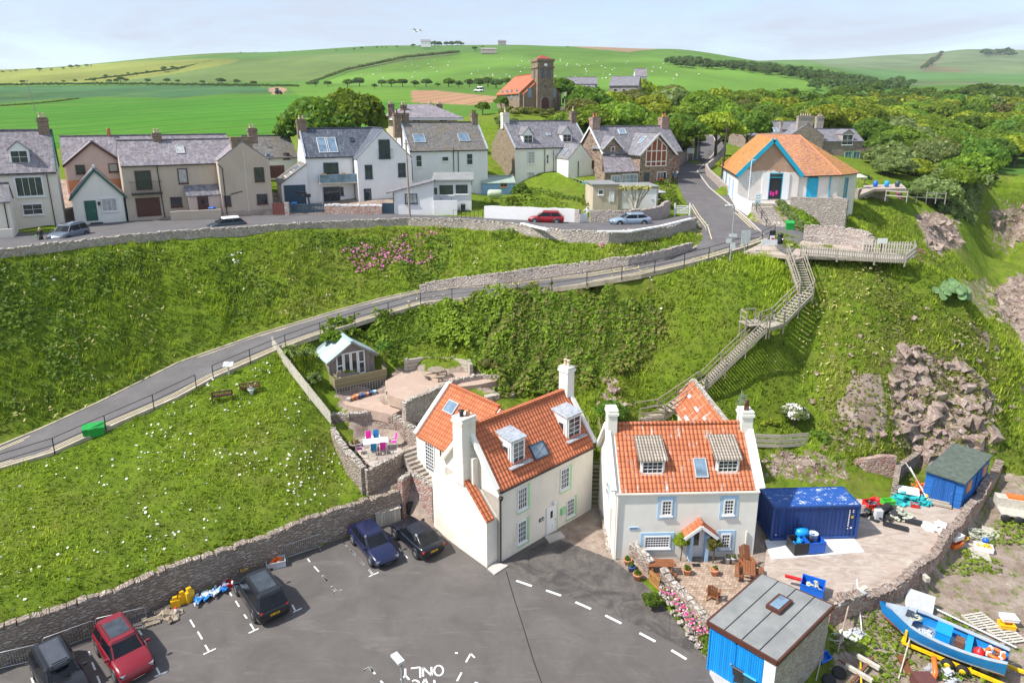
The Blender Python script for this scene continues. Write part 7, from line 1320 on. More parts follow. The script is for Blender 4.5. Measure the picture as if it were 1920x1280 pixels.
def mass(name,label,pts,hpx,step,leaf,mat,jit=0.,dmax=3000,cat='wood',rad=None):
 vs_=[];fs_=[];cs_=[];n0=0
 for(a,b)in zip(pts[:-1],pts[1:]):
  n_=max(1,int(abs(b[0]-a[0])/step))
  for i in range(n_):
   t=(i+rw_.random())/n_;px_=a[0]+(b[0]-a[0])*t;py_=a[1]+(b[1]-a[1])*t+rw_.uniform(-jit,jit);p=ground2(px_,py_)
   if p is None:continue
   hm=hpx*rw_.uniform(.7,1.2)/(F/p.y);r_=hm*.5 if rad is None else rad*hm
   v,f,c=crown(rw_.randrange(9999),r_,hm*.42,9,26,hm*leaf,hm*.5);v=v+np.array([p.x,p.y,p.z-hm*.1]);vs_.append(v);fs_.append(f+n0);cs_.append(c);n0+=len(v)
 v=np.vstack(vs_);c=np.concatenate(cs_);me=mesh_np(name,v,np.vstack(fs_),[M[mat]],cols={'Col':np.stack([c,c,c],1)});return link(name,me,label=label,cat=cat,kind='stuff')
mass('distant_wood','far dark belt of woodland on the skyline right of the church hill',[(1252,121),(1300,122),(1380,127),(1450,134),(1560,148),(1640,158)],17,3.2,.16,'leafbg',2)
mass('distant_wood','second row of the far woodland belt',[(1265,126),(1350,130),(1450,142),(1560,158),(1700,170)],19,4,.15,'leafbg',3)
mass('distant_wood','mid-distance wood above the village trees on the right',[(1230,200),(1330,200),(1450,196),(1560,190),(1700,190),(1930,185)],26,4.5,.13,'leafB',12)
mass('distant_wood','mid-distance wood below the skyline belt',[(1520,165),(1620,168),(1710,165)],20,4,.14,'leafbg',6)
mass('distant_wood','bright mid-distance wood behind the hall trees',[(1240,222),(1400,212),(1600,208),(1800,206),(1940,205)],30,5.5,.12,'leafC',8)
mass('distant_wood','dark copse on the far right hill',[(1842,106),(1870,104),(1902,104)],13,3,.2,'leafbg',3)
mass('gorse_scrub','dark scrub in the gully of the far right hill',[(1730,132),(1745,120),(1765,106)],9,1.6,.2,'leafbg',3)
mass('hedgerow','long hawthorn hedge climbing the hill from the yellow corner',[(575,160),(610,148),(650,133),(700,123),(760,110),(860,100)],6,1.3,.3,'leafD',0,cat='hedge')
mass('hedgerow','dark hedge along the top of the blue-green field',[(0,161),(150,159),(300,160),(480,162),(560,163)],4.5,1.6,.3,'leafbg',1,cat='hedge')
mass('hedgerow','hedge rising left towards the yellow-green hill field',[(160,152),(240,143),(330,131),(400,117)],4,1.6,.3,'leafbg',0,cat='hedge')
mass('hedgerow','low field hedge above the bright green crop on the left',[(0,200),(60,196),(110,191),(150,186)],3.5,1.6,.3,'leafE',0,cat='hedge')
mass('hillside_scrub','grey-green scrub covering the bank below the church',[(930,232),(980,240),(1040,246),(1085,258)],17,5,.16,'leafD',8,cat='scrub',rad=.75)
mass('hillside_scrub','dense scrub under the church',[(935,215),(990,216),(1050,220),(1090,240)],13,5,.18,'leafE',4,cat='scrub',rad=.8)
q=MB();q.lathe((0,0,.55),[(.05,-.5),(.26,-.42),(.33,-.1),(.33,.2),(.22,.45),(.05,.5)],8,axis='y');sb=q.mesh('sheep_body',simple('fleece',(.75,.72,.65),.95));q=MB();q.lathe((0,-.62,.75),[(.03,-.16),(.1,-.1),(.12,.05),(.06,.14)],6,axis='y');shd=q.mesh('head',M['dark']);q=MB();q.tube([(0,0,0),(0,0,.4)],.05,5);slg=q.mesh('leg',M['dark'])
rs_=random.Random(11);k_=0
spoly=[(660,140),(760,122),(880,104),(1240,118),(1330,140),(1300,156),(1000,150),(830,150),(700,150)]
while k_<95:
 px_=rs_.uniform(660,1330);py_=rs_.uniform(100,152)
 if not bool(ip(np.array([px_]),np.array([py_]),spoly)[0]):continue
 p=ground2(px_,py_)
 if p is None:continue
 t=T('sheep','white sheep grazing on the green hillside beyond the church','sheep',p,rs_.uniform(0,6.3),'sheep on the hillside');link('sheep_body',sb,t);link('head',shd,t);t.scale=(1.5,1.5,1.5);k_+=1
 if k_<4:
  for x,y in((-.15,-.3),(.15,-.3),(-.15,.3),(.15,.3)):link('leg',slg,t,(x,y,0))
nogr=np.zeros(HM.shape,dtype=bool)
for pl in(patio,[(-8,37.5),(18,37.5),(18,47),(-2,52),(-8,46)]):nogr|=ip(XX,YY,pl)
mask=(soft>.6)&~nogr&(rock<.5)&(dirt<.5)&(YY<104)&(YY>24)
vis=(PX>-60)&(PX<1990)&(PY<1330);mask&=vis
jj,ii=np.nonzero(mask);dist=YY[jj,ii];dn=np.clip(6.2-(dist-30)*.045,2.6,6.2);cnt=rng.poisson(dn);J=np.repeat(jj,cnt);I=np.repeat(ii,cnt);n_=len(J)
tx=XX[J,I]+rng.uniform(-.5,.5,n_)*GS;ty=YY[J,I]+rng.uniform(-.5,.5,n_)*GS
fx=np.clip((tx-GX0)/GS,0,NXG-1.01);fy=np.clip((ty-GY0)/GS,0,NYG-1.01);a=fx.astype(int);b=fy.astype(int);u=fx-a;v=fy-b
tz=(HM[b,a]*(1-u)+HM[b,a+1]*u)*(1-v)+(HM[b+1,a]*(1-u)+HM[b+1,a+1]*u)*v
lush=fbm(tx*.25,ty*.25,4);lush2=fbm(tx*1.1+5,ty*1.1,3)
lawn=ip(PX[J,I],PY[J,I],[(-60,1260),(-60,920),(330,760),(510,660),(700,900),(690,930)])
hgt_=np.where(lawn,.2,.42)*(1+.9*np.clip(lush+lush2*.6,-.6,.9));nb=3
ang_=rng.uniform(0,6.28,(n_,nb));lean=rng.uniform(.15,.75,(n_,nb))*hgt_[:,None];bw=rng.uniform(.06,.13,(n_,nb));
base=np.stack([tx[:,None]+rng.uniform(-.12,.12,(n_,nb)),ty[:,None]+rng.uniform(-.12,.12,(n_,nb)),np.repeat(tz[:,None]-.04,nb,1)],-1)
dv=np.stack([np.cos(ang_),np.sin(ang_),np.zeros_like(ang_)],-1);sv=np.stack([-np.sin(ang_),np.cos(ang_),np.zeros_like(ang_)],-1)
tip=base+dv*lean[...,None]+np.array([0,0,1.])*hgt_[:,None,None]*rng.uniform(.6,1.15,(n_,nb))[...,None]
Vt=np.stack([base-sv*bw[...,None]*.5,base+sv*bw[...,None]*.5,tip],2).reshape(-1,3);Ft=np.arange(len(Vt)).reshape(-1,3)
dr=dry[J,I];cc=np.clip(.46+lush*.75+lush2*.45+rng.normal(size=n_)*.16,0,1);
def lerp3(a,b,t):return np.array(a)*(1-t[:,None])+np.array(b)*t[:,None]
gc=lerp3((.085,.165,.008),(.42,.54,.035),cc);gc=gc*(1-(dr*.42)[:,None]*(rng.random(n_)<.55)[:,None])+np.array((.33,.29,.09))*(dr*.42)[:,None]*(rng.random(n_)<.55)[:,None]
n=NB('grass_blades');at=n.new('ShaderNodeAttribute',attribute_name='Col');n.put(n.b.inputs['Base Color'],at.outputs['Color']);n.b.inputs['Roughness'].default_value=.6;n.b.inputs['Specular IOR Level'].default_value=.2;t_=n.new('ShaderNodeBsdfTranslucent');n.put(t_.inputs[0],at.outputs['Color']);m_=n.new('ShaderNodeMixShader');m_.inputs[0].default_value=.3;n.nt.links.new(n.b.outputs[0],m_.inputs[1]);n.nt.links.new(t_.outputs[0],m_.inputs[2]);n.nt.links.new(m_.outputs[0],n.nt.nodes['Material Output'].inputs[0]);M['blades']=n.mat
link('grass',mesh_np('grass',Vt,Ft,[M['blades']],cols={'Col':np.repeat(gc,nb*3,axis=0)}),label='rough green grass and weeds covering the hillside',cat='grass',kind='stuff')
print('tufts',n_)
def scatter(name,label,poly,per_cell,size,hmax,mat,cat='shrubs',ymax=140,ymin=0,lump=.5,colf=None,kind='stuff',prob=None,asp=1.):
 m_=ip(nxx*.35+PX*.65,nyy*.35+PY*.65,poly)&(YY<ymax)&(YY>ymin);j,i=np.nonzero(m_);c_=rng.poisson(per_cell,len(j));J=np.repeat(j,c_);I=np.repeat(i,c_);n_=len(J)
 if n_==0:print('empty',name);return
 x=XX[J,I]+rng.uniform(-.5,.5,n_)*GS;y=YY[J,I]+rng.uniform(-.5,.5,n_)*GS
 if prob is not None:
  k=prob(x,y)>rng.random(n_);x=x[k];y=y[k];J=J[k];I=I[k];n_=len(x)
 z=hgtv(x,y);L_=np.clip(.5+fbm(x*lump,y*lump,3)*1.3,0.05,1.3);top=L_*hmax;zz_=z+top*(1-rng.random(n_)**2*.5);gx_=gxx[J,I];gy_=gyy[J,I]
 nr=np.stack([-gx_*.4,-gy_*.4,np.full(n_,.8)],-1)+rng.normal(size=(n_,3))*.55;v,f=quads(np.stack([x,y,zz_],-1),nr,rng.uniform(.6,1.4,n_)*size,asp)
 c=np.clip(.28+.45*L_+rng.normal(size=n_)*.17,0,1);col=np.stack([c,c,c],1)if colf is None else colf(x,y,n_);col=np.repeat(col,4,axis=0)
 return link(name,mesh_np(name,v,f,[M[mat]],cols={'Col':col}),label=label,cat=cat,kind=kind)
scatter('thicket','dense dark green bramble thicket on the slope above the cottages',[(870,560),(960,548),(1090,552),(1150,545),(1225,575),(1225,640),(1190,690),(1165,705),(1100,740),(1080,700),(1035,745),(950,740),(905,720),(880,640)],24,.2,.75,'leafA','thicket',70,44,lump=.9)
scatter('thicket','brownish twiggy growth through the bramble thicket',[(870,560),(960,548),(1150,545),(1240,575),(1240,650),(1190,700),(1100,750),(950,750),(880,650)],7,.2,.95,'leafE','thicket',70,44,lump=.9)
scatter('thicket','bright leafy scrub between the lane railing and the picnic terrace',[(600,640),(640,600),(720,590),(800,588),(850,575),(880,560),(960,560),(905,660),(890,690),(880,665),(770,655),(735,690),(705,640)],24,.22,1.35,'leafA','thicket',72,52)
scatter('thicket','tangled green growth below the hall terrace wall',[(1490,400),(1530,410),(1580,410),(1630,460),(1620,470),(1560,448),(1530,440),(1500,425)],14,.26,.6,'leafA','thicket',110,66)
scatter('thicket','bushy scrub on the far bank of the bay',[(1740,330),(1860,250),(1920,240),(1930,290),(1850,360),(1825,420),(1790,410),(1760,400)],9,.42,2.0,'leafD','scrub',142,90)
scatter('thicket','dark weeds under the roadside wall by the bank',[(-20,500),(300,470),(300,520),(120,600),(-20,640)],5,.2,.3,'leafB','weeds',80,44)
n=NB('flower_petals');at=n.new('ShaderNodeAttribute',attribute_name='Col');n.put(n.b.inputs['Base Color'],at.outputs['Color']);n.b.inputs['Roughness'].default_value=.7;M['petal']=n.mat
whitec=lambda x,y,n_:np.tile((.82,.82,.7),(n_,1))*rng.uniform(.85,1.05,(n_,1))
def pinkc(x,y,n_):
 t=rng.random(n_);return lerp3((.36,.16,.16),(.62,.12,.42),t)
clus=lambda th,fr:(lambda x,y:(fbm(x*fr,y*fr,3,3.)>th)*1.)
scatter('daisies','white ox-eye daisies scattered over the lower field',[(-60,1230),(-60,920),(200,830),(400,715),(510,665),(600,780),(680,905),(560,960),(250,1100)],1.1,.12,.2,'petal','flowers',60,24,colf=whitec,prob=lambda x,y:np.clip(.25+fbm(x*.35,y*.35,3)*1.2,0.02,1))
scatter('cow_parsley','white cow parsley clumps on the bank below the village road',[(-20,540),(300,470),(800,440),(1000,450),(1000,500),(760,540),(560,600),(330,680),(160,750),(-20,800)],2.6,.15,.45,'petal','flowers',80,40,colf=whitec,prob=clus(.56,.55))
scatter('cow_parsley','line of white flowers beside the lane',[(560,610),(700,560),(790,545),(780,535),(640,575),(520,620)],1.4,.14,.4,'petal','flowers',80,50,colf=whitec,prob=clus(.25,1.))
scatter('cow_parsley','white flowers dotted below the railing',[(1000,560),(1100,545),(1460,480),(1440,520),(1200,600),(1000,600)],1.,.14,.35,'petal','flowers',80,50,colf=whitec,prob=clus(.55,.7))
scatter('valerian','large patch of pink valerian on the bank below the utility pole',[(640,470),(700,460),(760,440),(830,432),(835,450),(810,500),(745,500),(740,515),(660,515)],4.5,.15,.7,'petal','flowers',80,52,colf=pinkc,prob=clus(-.02,.7))
scatter('valerian','small pink valerian patch under the right end of the roadside wall',[(1100,455),(1165,452),(1160,465),(1110,475)],6,.13,.4,'petal','flowers',80,52,colf=pinkc,prob=clus(.1,1.))
scatter('valerian','pink valerian patches on the cliff slope below the hall',[(1640,350),(1780,350),(1750,370),(1640,385)],3,.2,.5,'petal','flowers',128,70,colf=pinkc,prob=clus(.3,.5))
scatter('valerian','pink valerian scattered around the cliff boulder',[(1690,440),(1720,440),(1740,500),(1700,480)],4,.2,.5,'petal','flowers',128,70,colf=pinkc,prob=clus(.2,.5))
def shrub(name,label,loc,rx,rz,nl,per,leaf,mat,zc=None,cat='shrub',seed=1,stem=True):
 t=T(name,label,cat,loc);link('foliage',crown_mesh('foliage',seed,rx,rz,nl,per,leaf,mat,rz*.9 if zc is None else zc),t)
 if stem:link('stem',trunk_mesh('stem',seed,max(.4,(zc or rz*.9)*.9),.05,3),t)
 return t
def gp(px,py,z=None):
 return ground(px,py)if z is None else G(px,py,z)
sh=[((1220,1138,0),.62,.62,26,130,.11,'leafB','clipped round bush at the end of the patio wall'),((1330,1228,0),.75,.7,20,110,.13,'leafA','leafy bush with white blooms beside the blue garage doors'),((978,378,17),1.5,1.7,24,110,.2,'leafB','rounded dark green garden bush beside the blue shed'),((960,385,16.9),.9,.8,12,90,.18,'leafA','lower bright bush left of the round garden bush'),((1252,386,16.5),1.8,1.1,24,110,.18,'leafA','green clipped hedge bush beside the palm'),((1150,790,4),1.5,1.1,26,130,.16,'leafB','dark blue-green bush behind the left chimney of the lower cottage'),((1545,828,2.2),1.5,.9,26,120,.16,'leafB','dense dark green bush on the slope above the container'),((590,725,6),.8,.9,16,100,.13,'leafD','grey-green shrub left of the garden cabin'),((622,650,8.3),1.3,1.,20,110,.16,'leafA','bright leafy shrub behind the roof of the garden cabin'),((915,700,6.2),1.1,.9,18,110,.14,'leafE','brownish grassy shrub right of the sleeper wall'),((1445,800,2.7),1.1,.6,18,100,.14,'leafC','yellow-green shrub beside the tall right chimney'),((1620,345,17),1.2,1.1,14,90,.22,'leafD','grey-green bush at the clifftop behind the hall'),((1715,372,16),1.4,1.3,14,90,.22,'leafD','wind-bent grey bush at the end of the clifftop fence'),((1690,362,15.6),1.6,1.3,16,90,.22,'leafB','dark clifftop bush behind the hall'),((720,668,7.6),.9,.9,14,100,.14,'leafB','dark shrub right of the garden cabin veranda')]
for i,(q_,rx,rz,nl,per,lf,mt,lb)in enumerate(sh):shrub('bush',lb,gp(q_[0],q_[1],q_[2])if q_[1]>500 or q_[2]>16.4 else gp(q_[0],q_[1],q_[2]),rx,rz,nl,per,lf,mt,seed=100+i,cat='bush')
t=shrub('shrub','tall leafy shrub left of the pale blue porch',HR.loc+HR.M@Ve((HR.lx(1277,1.,-.5),-.5,.2)),.6,1.0,18,110,.13,'leafC',1.35,seed=201);t=shrub('shrub','reddish-green potted shrub right of the pale blue porch',HR.loc+HR.M@Ve((HR.lx(1338,1.,-.7),-.7,.2)),.65,.85,18,110,.12,'leafE',1.15,seed=202)
t=T('blossom_shrub','white blossoming shrub on the slope behind the lower cottage','shrub',G(1487,800,3.1));v,f,c=crown(77,1.25,1.2,26,70,.15,1.3);link('foliage',mesh_np('foliage',v,f,[M['leafD']],cols={'Col':np.stack([c,c,c],1)}),t);v,f,c=crown(78,1.3,1.25,26,60,.13,1.35);link('blossom',mesh_np('blossom',v,f,[M['petal']],cols={'Col':np.tile((.8,.78,.72),(len(v),1))}),t);link('trunk',trunk_mesh('trunk',7,1.2,.07,4),t)
hp=dens([G(1530,446,16.),G(1500,432,16.),G(1480,410,16.6),G(1462,388,17.4)],.8);vs_=[];fs_=[];cs_=[];n0=0
for i,p in enumerate(hp):
 v,f,c=crown(300+i,.75,.6,8,60,.16,.55);v=v+np.array([p.x,p.y,p.z]);vs_.append(v);fs_.append(f+n0);cs_.append(c);n0+=len(v)
c=np.concatenate(cs_);link('hedge',mesh_np('hedge',np.vstack(vs_),np.vstack(fs_),[M['leafD']],cols={'Col':np.stack([c,c,c],1)}),label='grey-green hedge running down beside the hall steps',cat='hedge')
def spiky(name,label,loc,h_,n_,w_,col1,spread=1.,trunk=0.,heads=((0,0),),cat='plant'):
 t=T(name,label,cat,loc);mt=simple(name+'_leaf',col1,.6,var=.3,sc_=8);g=random.Random(4)
 for hx,hy in heads:
  mb=MB();
  for i in range(n_):
   a=g.uniform(0,6.28);l=h_*g.uniform(.6,1.1);s_=spread*g.uniform(.3,1.);d=Ve((math.cos(a),math.sin(a),0));sd_=Ve((-d.y,d.x,0))*w_;b=Ve((hx,hy,trunk+(0 if not trunk else g.uniform(-.1,.1))));m_=b+d*l*.5*s_+Ve((0,0,l*.75*(1-.4*s_)));e=b+d*l*s_+Ve((0,0,l*(.95-.75*s_)))
   mb.face([b-sd_*.6,b+sd_*.6,m_+sd_,m_-sd_]);mb.face([m_-sd_,m_+sd_,e])
  mb.build('leaf_head' if trunk else 'leaves',mt,t)
  if trunk:MB().tube([(0,0,-.2),(hx*.4,hy*.4,trunk*.5),(hx,hy,trunk)],[.16,.12,.08],6).build('trunk',M['pale'],t)
 return t
spiky('cordyline_palm','spiky many-headed cordyline palm behind the pink rubble wall',G(1190,398,16.6),.95,60,.045,(.42,.4,.12),1.1,2.7,((-1.2,0),(-.4,.3),(.4,-.2),(1.2,.1),(0,.2),(1.7,.4),(-1.6,.3),(.8,.4)),'palm')
spiky('cordyline_palm','low spiky cordyline clump at the foot of the palm',G(1166,392,16.6),1.3,70,.05,(.4,.42,.1),1.1,.4,((0,0),(.8,.2)),'palm')
spiky('flax_plant','large strap-leaved flax beside the picket fence',G(548,672,8.1),1.7,110,.06,(.16,.22,.04),.9)
spiky('flax_plant','small strap-leaved flax left of the garden cabin',G(575,670,7.9),1.2,70,.05,(.2,.27,.06),.9)
t=T('gunnera','large-leaved pale green plant on the clifftop','plant',ground(1782,562));mb=MB();g=random.Random(2)
for i in range(44):
 a=g.uniform(0,6.28);r_=g.uniform(0,1.5);z=.2+g.uniform(0,.5)+(1.5-r_)*.7;c=Ve((math.cos(a)*r_,math.sin(a)*r_*.8,z));k_=[c+Ve((math.cos(b_)*.4*g.uniform(.8,1.1),math.sin(b_)*.28,math.sin(b_)*.3+g.uniform(-.05,.08)))for b_ in[j*6.283/9 for j in range(9)]];mb.face(k_)
mb.build('leaves',simple('gunnera_leaf',(.14,.24,.09),.6,var=.5,sc_=1.5),t)
mb=MB();[mb.tube([(math.cos(i)*.6,math.sin(i)*.5,-.3),(math.cos(i)*.8,math.sin(i)*.7,.55)],.03,5)for i in range(8)];mb.build('stem',M['leafD'],t)
mb=MB();g=random.Random(8);vs_=[]
pts=np.array([list(G(1243,1118).lerp(G(1322,1212),g.random())+Ve((g.uniform(-.15,.4),g.uniform(-.1,.25),g.uniform(.3,.75))))for i in range(420)]);v,f=quads(pts,np.array([[0,-.5,.8]]*len(pts))+rng.normal(size=(len(pts),3))*.4,.11);cl=np.array([[(.62,.12,.38),(.75,.5,.6),(.5,.04,.1),(.12,.2,.05),(.12,.2,.05)][g.randrange(5)]for _ in pts]);link('rock_plants',mesh_np('rock_plants',v,f,[M['petal']],cols={'Col':np.repeat(cl,4,axis=0)}),label='pink and purple rock plants trailing over the patio wall',cat='flowers',kind='stuff')
# vehicles
def carpaint(name,col,metal=.4):return simple(name,col,.3,0 if max(col)<.3 else.3,.04,1.,coat=.4)
def car(label,loc,rz,L_,W_,H_,paint,kind='saloon',bonnet=None,rooftint=None,roofbox=False,plate='yellow',cat='car',group=None,glassm='carglass',white_roof=False,name='parked_car',front_vis=True):
 """x along the car, front at +x"""
 t=T(name,label,cat,loc,rz,group);hw=W_/2;hb=.22
 K={'saloon':dict(bel=.93,bon=.85,ws0=.22,ws1=.04,rw1=-.30,rw0=-.44,tail=.98),'suv':dict(bel=1.08,bon=1.02,ws0=.23,ws1=.08,rw1=-.40,rw0=-.485,tail=1.05),'hatch':dict(bel=.92,bon=.84,ws0=.26,ws1=.07,rw1=-.33,rw0=-.47,tail=.93),'coupe':dict(bel=1.0,bon=.95,ws0=.2,ws1=.02,rw1=-.24,rw0=-.45,tail=1.02)}[kind]
 bel,bon,tail=K['bel'],K['bon'],K['tail']
 st=[(-.5,.80,.45,tail*.8),(-.488,.9,.3,tail*.93),(-.45,.965,.24,tail),(-.36,1.,.22,tail),(-.2,1.,.22,bel),(0,1.,.22,bel),(.15,1.,.22,bel),(.24,.99,.22,bel*.985),(.34,.97,.22,bon),(.43,.93,.23,bon*.9),(.475,.84,.28,bon*.76),(.5,.68,.38,bon*.6)]
 vs=[];fs=[]
 for x,w_,zb,zt in st:
  y=hw*w_;zt_=zt;sh=zt_*.97-.0
  ring=[(0,zb),(y*.85,zb),(y*.98,zb+.12),(y,zb+(zt_-zb)*.5),(y*.985,zt_-.14),(y*.93,zt_-.03),(y*.8,zt_),(0,zt_+.025)]
  ring=ring+[(-a,b)for a,b in ring[-2:0:-1]]
  for a,b in ring:vs.append((x*L_,a,b))
 n_=14
 for i in range(len(st)-1):
  for k in range(n_):fs.append((i*n_+k,i*n_+(k+1)%n_,(i+1)*n_+(k+1)%n_,(i+1)*n_+k))
 fs.append(tuple(range(n_-1,-1,-1)));fs.append(tuple(range((len(st)-1)*n_,len(st)*n_)))
 mb=MB();mb.raw(vs,fs,sm=True)
 body=mb.build('body',paint,t);
 g0,g1,r1,r0=K['ws0']*L_,K['ws1']*L_,K['rw1']*L_,K['rw0']*L_
 top=H_-.03;bw=hw*.9;tw_=hw*.70
 def gh(zs,grow=0.):pass
 gv=[(r0,-bw*.93,bel-.03),(g0,-bw*.93,bel-.03),(g0,bw*.93,bel-.03),(r0,bw*.93,bel-.03)]
 m1=(g0+r0)/2
 def ringz(f,ex=0.):
  z=bel-.04+(top-bel+.04)*f;w2=bw*(1-f)+tw_*f+ex;xf=g0*(1-f)+g1*f;xb=r0*(1-f)+r1*f
  return[(xb,-w2*.9,z),(xb+.12*L_*.3,-w2,z),((xf+xb)/2,-w2*1.02,z),(xf-.08*L_*.3,-w2,z),(xf,-w2*.86,z),(xf+.06,0,z),(xf,w2*.86,z),(xf-.08*L_*.3,w2,z),((xf+xb)/2,w2*1.02,z),(xb+.12*L_*.3,w2,z),(xb,w2*.9,z),(xb-.05,0,z)]
 R0=ringz(0);R1=ringz(.88);mb=MB();k=12;mb.raw(R0+R1,[(i,(i+1)%k,(i+1)%k+k,i+k)for i in range(k)]+[tuple(range(k,2*k))]);mb.build('windows',M[glassm],t)
 Ra=ringz(.86,.025);Rb=[(x*.985+.0,y*.93,z+.07)for x,y,z in ringz(.95)];mb=MB();mb.raw(Ra+Rb,[(i,(i+1)%k,(i+1)%k+k,i+k)for i in range(k)]+[tuple(range(k,2*k))],sm=False);roof=mb.build('roof',M['wp']if white_roof else paint,t)
 if rooftint:q=MB();a=(g1-.25);b=r1+(.5 if rooftint==1 else.35);z=Rb[0][2]+.012;q.box(b,-tw_*.72,z-.02,a,tw_*.72,z);q.build('sunroof',M['glass'],roof)
 mb=MB();
 for s_ in(-1,1):
  mb.beam((g0-.02,s_*bw*.86,bel-.02),(g1,s_*tw_*.9,top-.06),.07,.06);mb.beam((r0+.1,s_*bw*.9,bel-.02),(r1+.05,s_*tw_*.92,top-.06),.16 if kind!='saloon' else.1,.08);xm=(g0*.45+r0*.55);mb.beam((xm,s_*bw*1.005,bel-.02),(xm,s_*tw_*1.02,top-.08),.06,.05)
 pieces(mb,'pillar',paint,body)
 wr=.34 if H_<1.6 else.38
 for sx in(-.3,.305):
  for s_ in(-1,1):
   c=(sx*L_,s_*(hw-.1),wr);q=MB();q.lathe(c,[(wr*.5,-.11),(wr*.96,-.115),(wr,-.06),(wr,.06),(wr*.96,.115),(wr*.5,.11)],18,axis='y');wh=q.build('wheel',M['rubber'],t);q=MB();q.lathe(c,[(.03,-.125),(wr*.66,-.118),(wr*.7,-.1),(wr*.7,.1),(wr*.66,.118),(.03,.125)],10,axis='y');q.build('rim',M['alloy'],wh)
   q=MB();q.lathe((sx*L_,s_*(hw-.05),wr+.02),[(wr*.9,-.07),(wr*1.18,-.065),(wr*1.18,.058),(wr*.9,.06)],18,axis='y');q.build('wheel_arch',M['blackplastic'],body)
 for s_ in(-1,1):
  MB().ob((L_*.462,s_*hw*.68,bon*.70),(.2,.34,.14),s_*-.45).build('headlight',M['chrome'],t)
  MB().ob((-L_*.482,s_*hw*.72,tail*.8),(.1,.36 if kind!='suv' else.16,.13 if kind!='suv' else.32),s_*.25).build('tail_light',M['red'],t)
  MB().ob((g0-.18,s_*(hw+.08),bel+.06),(.12,.2,.13)).build('wing_mirror',paint,t)
 MB().box(L_*.478,-.42,.42,L_*.492,.42,bon*.66).build('grille',M['black'],t)
 for x,nm in((L_*.495,'front'),(-L_*.498,'rear')):
  pm=M['wp']if x>0 else M[plate];z0=.36 if x>0 else(.62 if kind!='saloon' else.5);q=MB();q.box(x-.02,-.27,z0,x+.02,.27,z0+.12);pl=q.build('number_plate',pm,t);q=MB();sx=1 if x>0 else-1
  for i in range(7):
   if i==4:continue
   y=-.2+i*.064;q.box(x+sx*.02,y,z0+.03,x+sx*.026,y+.045,z0+.09)
  q.build('plate_lettering',M['black'],pl)
 if roofbox:q=MB();q.ob((-.25,0,H_+.16),(2.1,.85,.26));q.ob((-.25,0,H_+.31),(1.9,.7,.06));q.ob((.7,0,H_+.14),(.35,.6,.18));q.build('roof_box',M['roofbox'],roof)
 if kind=='suv' and not roofbox:
  for s_ in(-1,1):MB().tube([(g1-.2,s_*tw_*.85,top+.06),(r1+.3,s_*tw_*.85,top+.06)],.025,5).build('roof_rail',M['black'],roof)
 return t
M['roofbox']=simple('roof_box_plastic',(.06,.065,.08),.35,coat=.4)
def place(p_rear,p_front,z=0.):
 a=G(*p_rear,z);b=G(*p_front,z);c=(a+b)/2;return Ve((c.x,c.y,z)),math.atan2(b.y-a.y,b.x-a.x),(b-a).length
pc=lambda n_,c,m=.5:carpaint(n_,c,m)
c_,a_,l_=place((676,1002),(727,1062));car('dark blue saloon parked by the storage boxes',c_,a_,4.75,1.84,1.46,pc('dark_blue_paint',(.006,.01,.05)),'saloon')
c_,a_,l_=place((812,1046),(752,992));car('black coupe-backed car with red tail lights beside the cottage gable',c_,a_,4.6,1.88,1.52,pc('black_blue_paint',(.008,.01,.016)),'coupe')
c_,a_,l_=place((517,1166),(464,1088));car('black four-by-four parked alone by the rubble wall',c_,a_,4.95,2.0,1.83,pc('black_paint',(.008,.01,.012)),'suv',rooftint=2)
c_,a_,l_=place((208,1196),(262,1278));car('red hatch-backed car with a large dark sunroof in the car park',c_,a_,4.6,1.86,1.68,pc('metallic_red',(.2,.006,.015)),'suv',rooftint=1)
c_,a_,l_=place((92,1240),(140,1325));car('black car with a long roof box at the bottom left corner',c_,a_,4.6,1.82,1.55,pc('black_paint',(.012,.013,.016)),'suv',roofbox=True)
c_,a_,l_=place((455,431),(390,437),16.45);car('dark mini car with a white roof on the upper road',Ve((c_.x,c_.y+.4,16.5)),a_,3.8,1.7,1.42,pc('dark_green_blue',(.02,.04,.05)),'hatch',white_roof=True)
c_,a_,l_=place((142,448),(92,462),16.45);car('grey-blue estate four-by-four beside the woman on the upper road',Ve((c_.x+.3,c_.y+.6,16.5)),a_,4.5,1.8,1.68,pc('grey_blue_paint',(.12,.15,.19)),'suv')
c_,a_,l_=place((1056,420),(992,419),16.35);car('small red hatchback on the road below the long white wall',Ve((c_.x,c_.y,16.38)),a_,4.1,1.74,1.45,pc('red_paint',(.34,.01,.02)),'hatch')
c_,a_,l_=place((1219,423),(1143,425),16.25);car('silver-blue saloon on the road below the pink rubble wall',Ve((c_.x,c_.y+.3,16.28)),a_,4.7,1.8,1.42,pc('silver_blue_paint',(.33,.42,.52)),'saloon')
c_,a_,l_=place((1216,377),(1262,395),16.5);car('white and teal van half hidden behind the garden hedge',Ve((c_.x,c_.y+.5,16.5)),a_,4.6,1.8,1.9,pc('white_van_paint',(.75,.78,.78),.0),'suv',cat='van',name='parked_van')
p=ground2(898,173);car('tiny white van on the far track beyond the ploughed field',p,R(160),4.6,2.,2.3,pc('white_van_paint',(.8,.8,.8),0.),'suv',cat='van',name='parked_van')
t=T('tractor','tiny dark blue tractor at the edge of the green crop','tractor',ground2(523,177));q=MB();q.box(-1.6,-1,1,1.4,1,2.4);q.box(-1.8,-1.1,2.4,-.2,1.1,4.);q.build('body',M['navy'],t)
for x,r in((-1.2,1.2),(1.3,.8)):
 for y in(-1.2,1.2):q=MB();q.lathe((x,y,r),[(r*.4,-.3),(r,-.3),(r,.3),(r*.4,.3)],10,axis='y');q.build('wheel',M['rubber'],t)
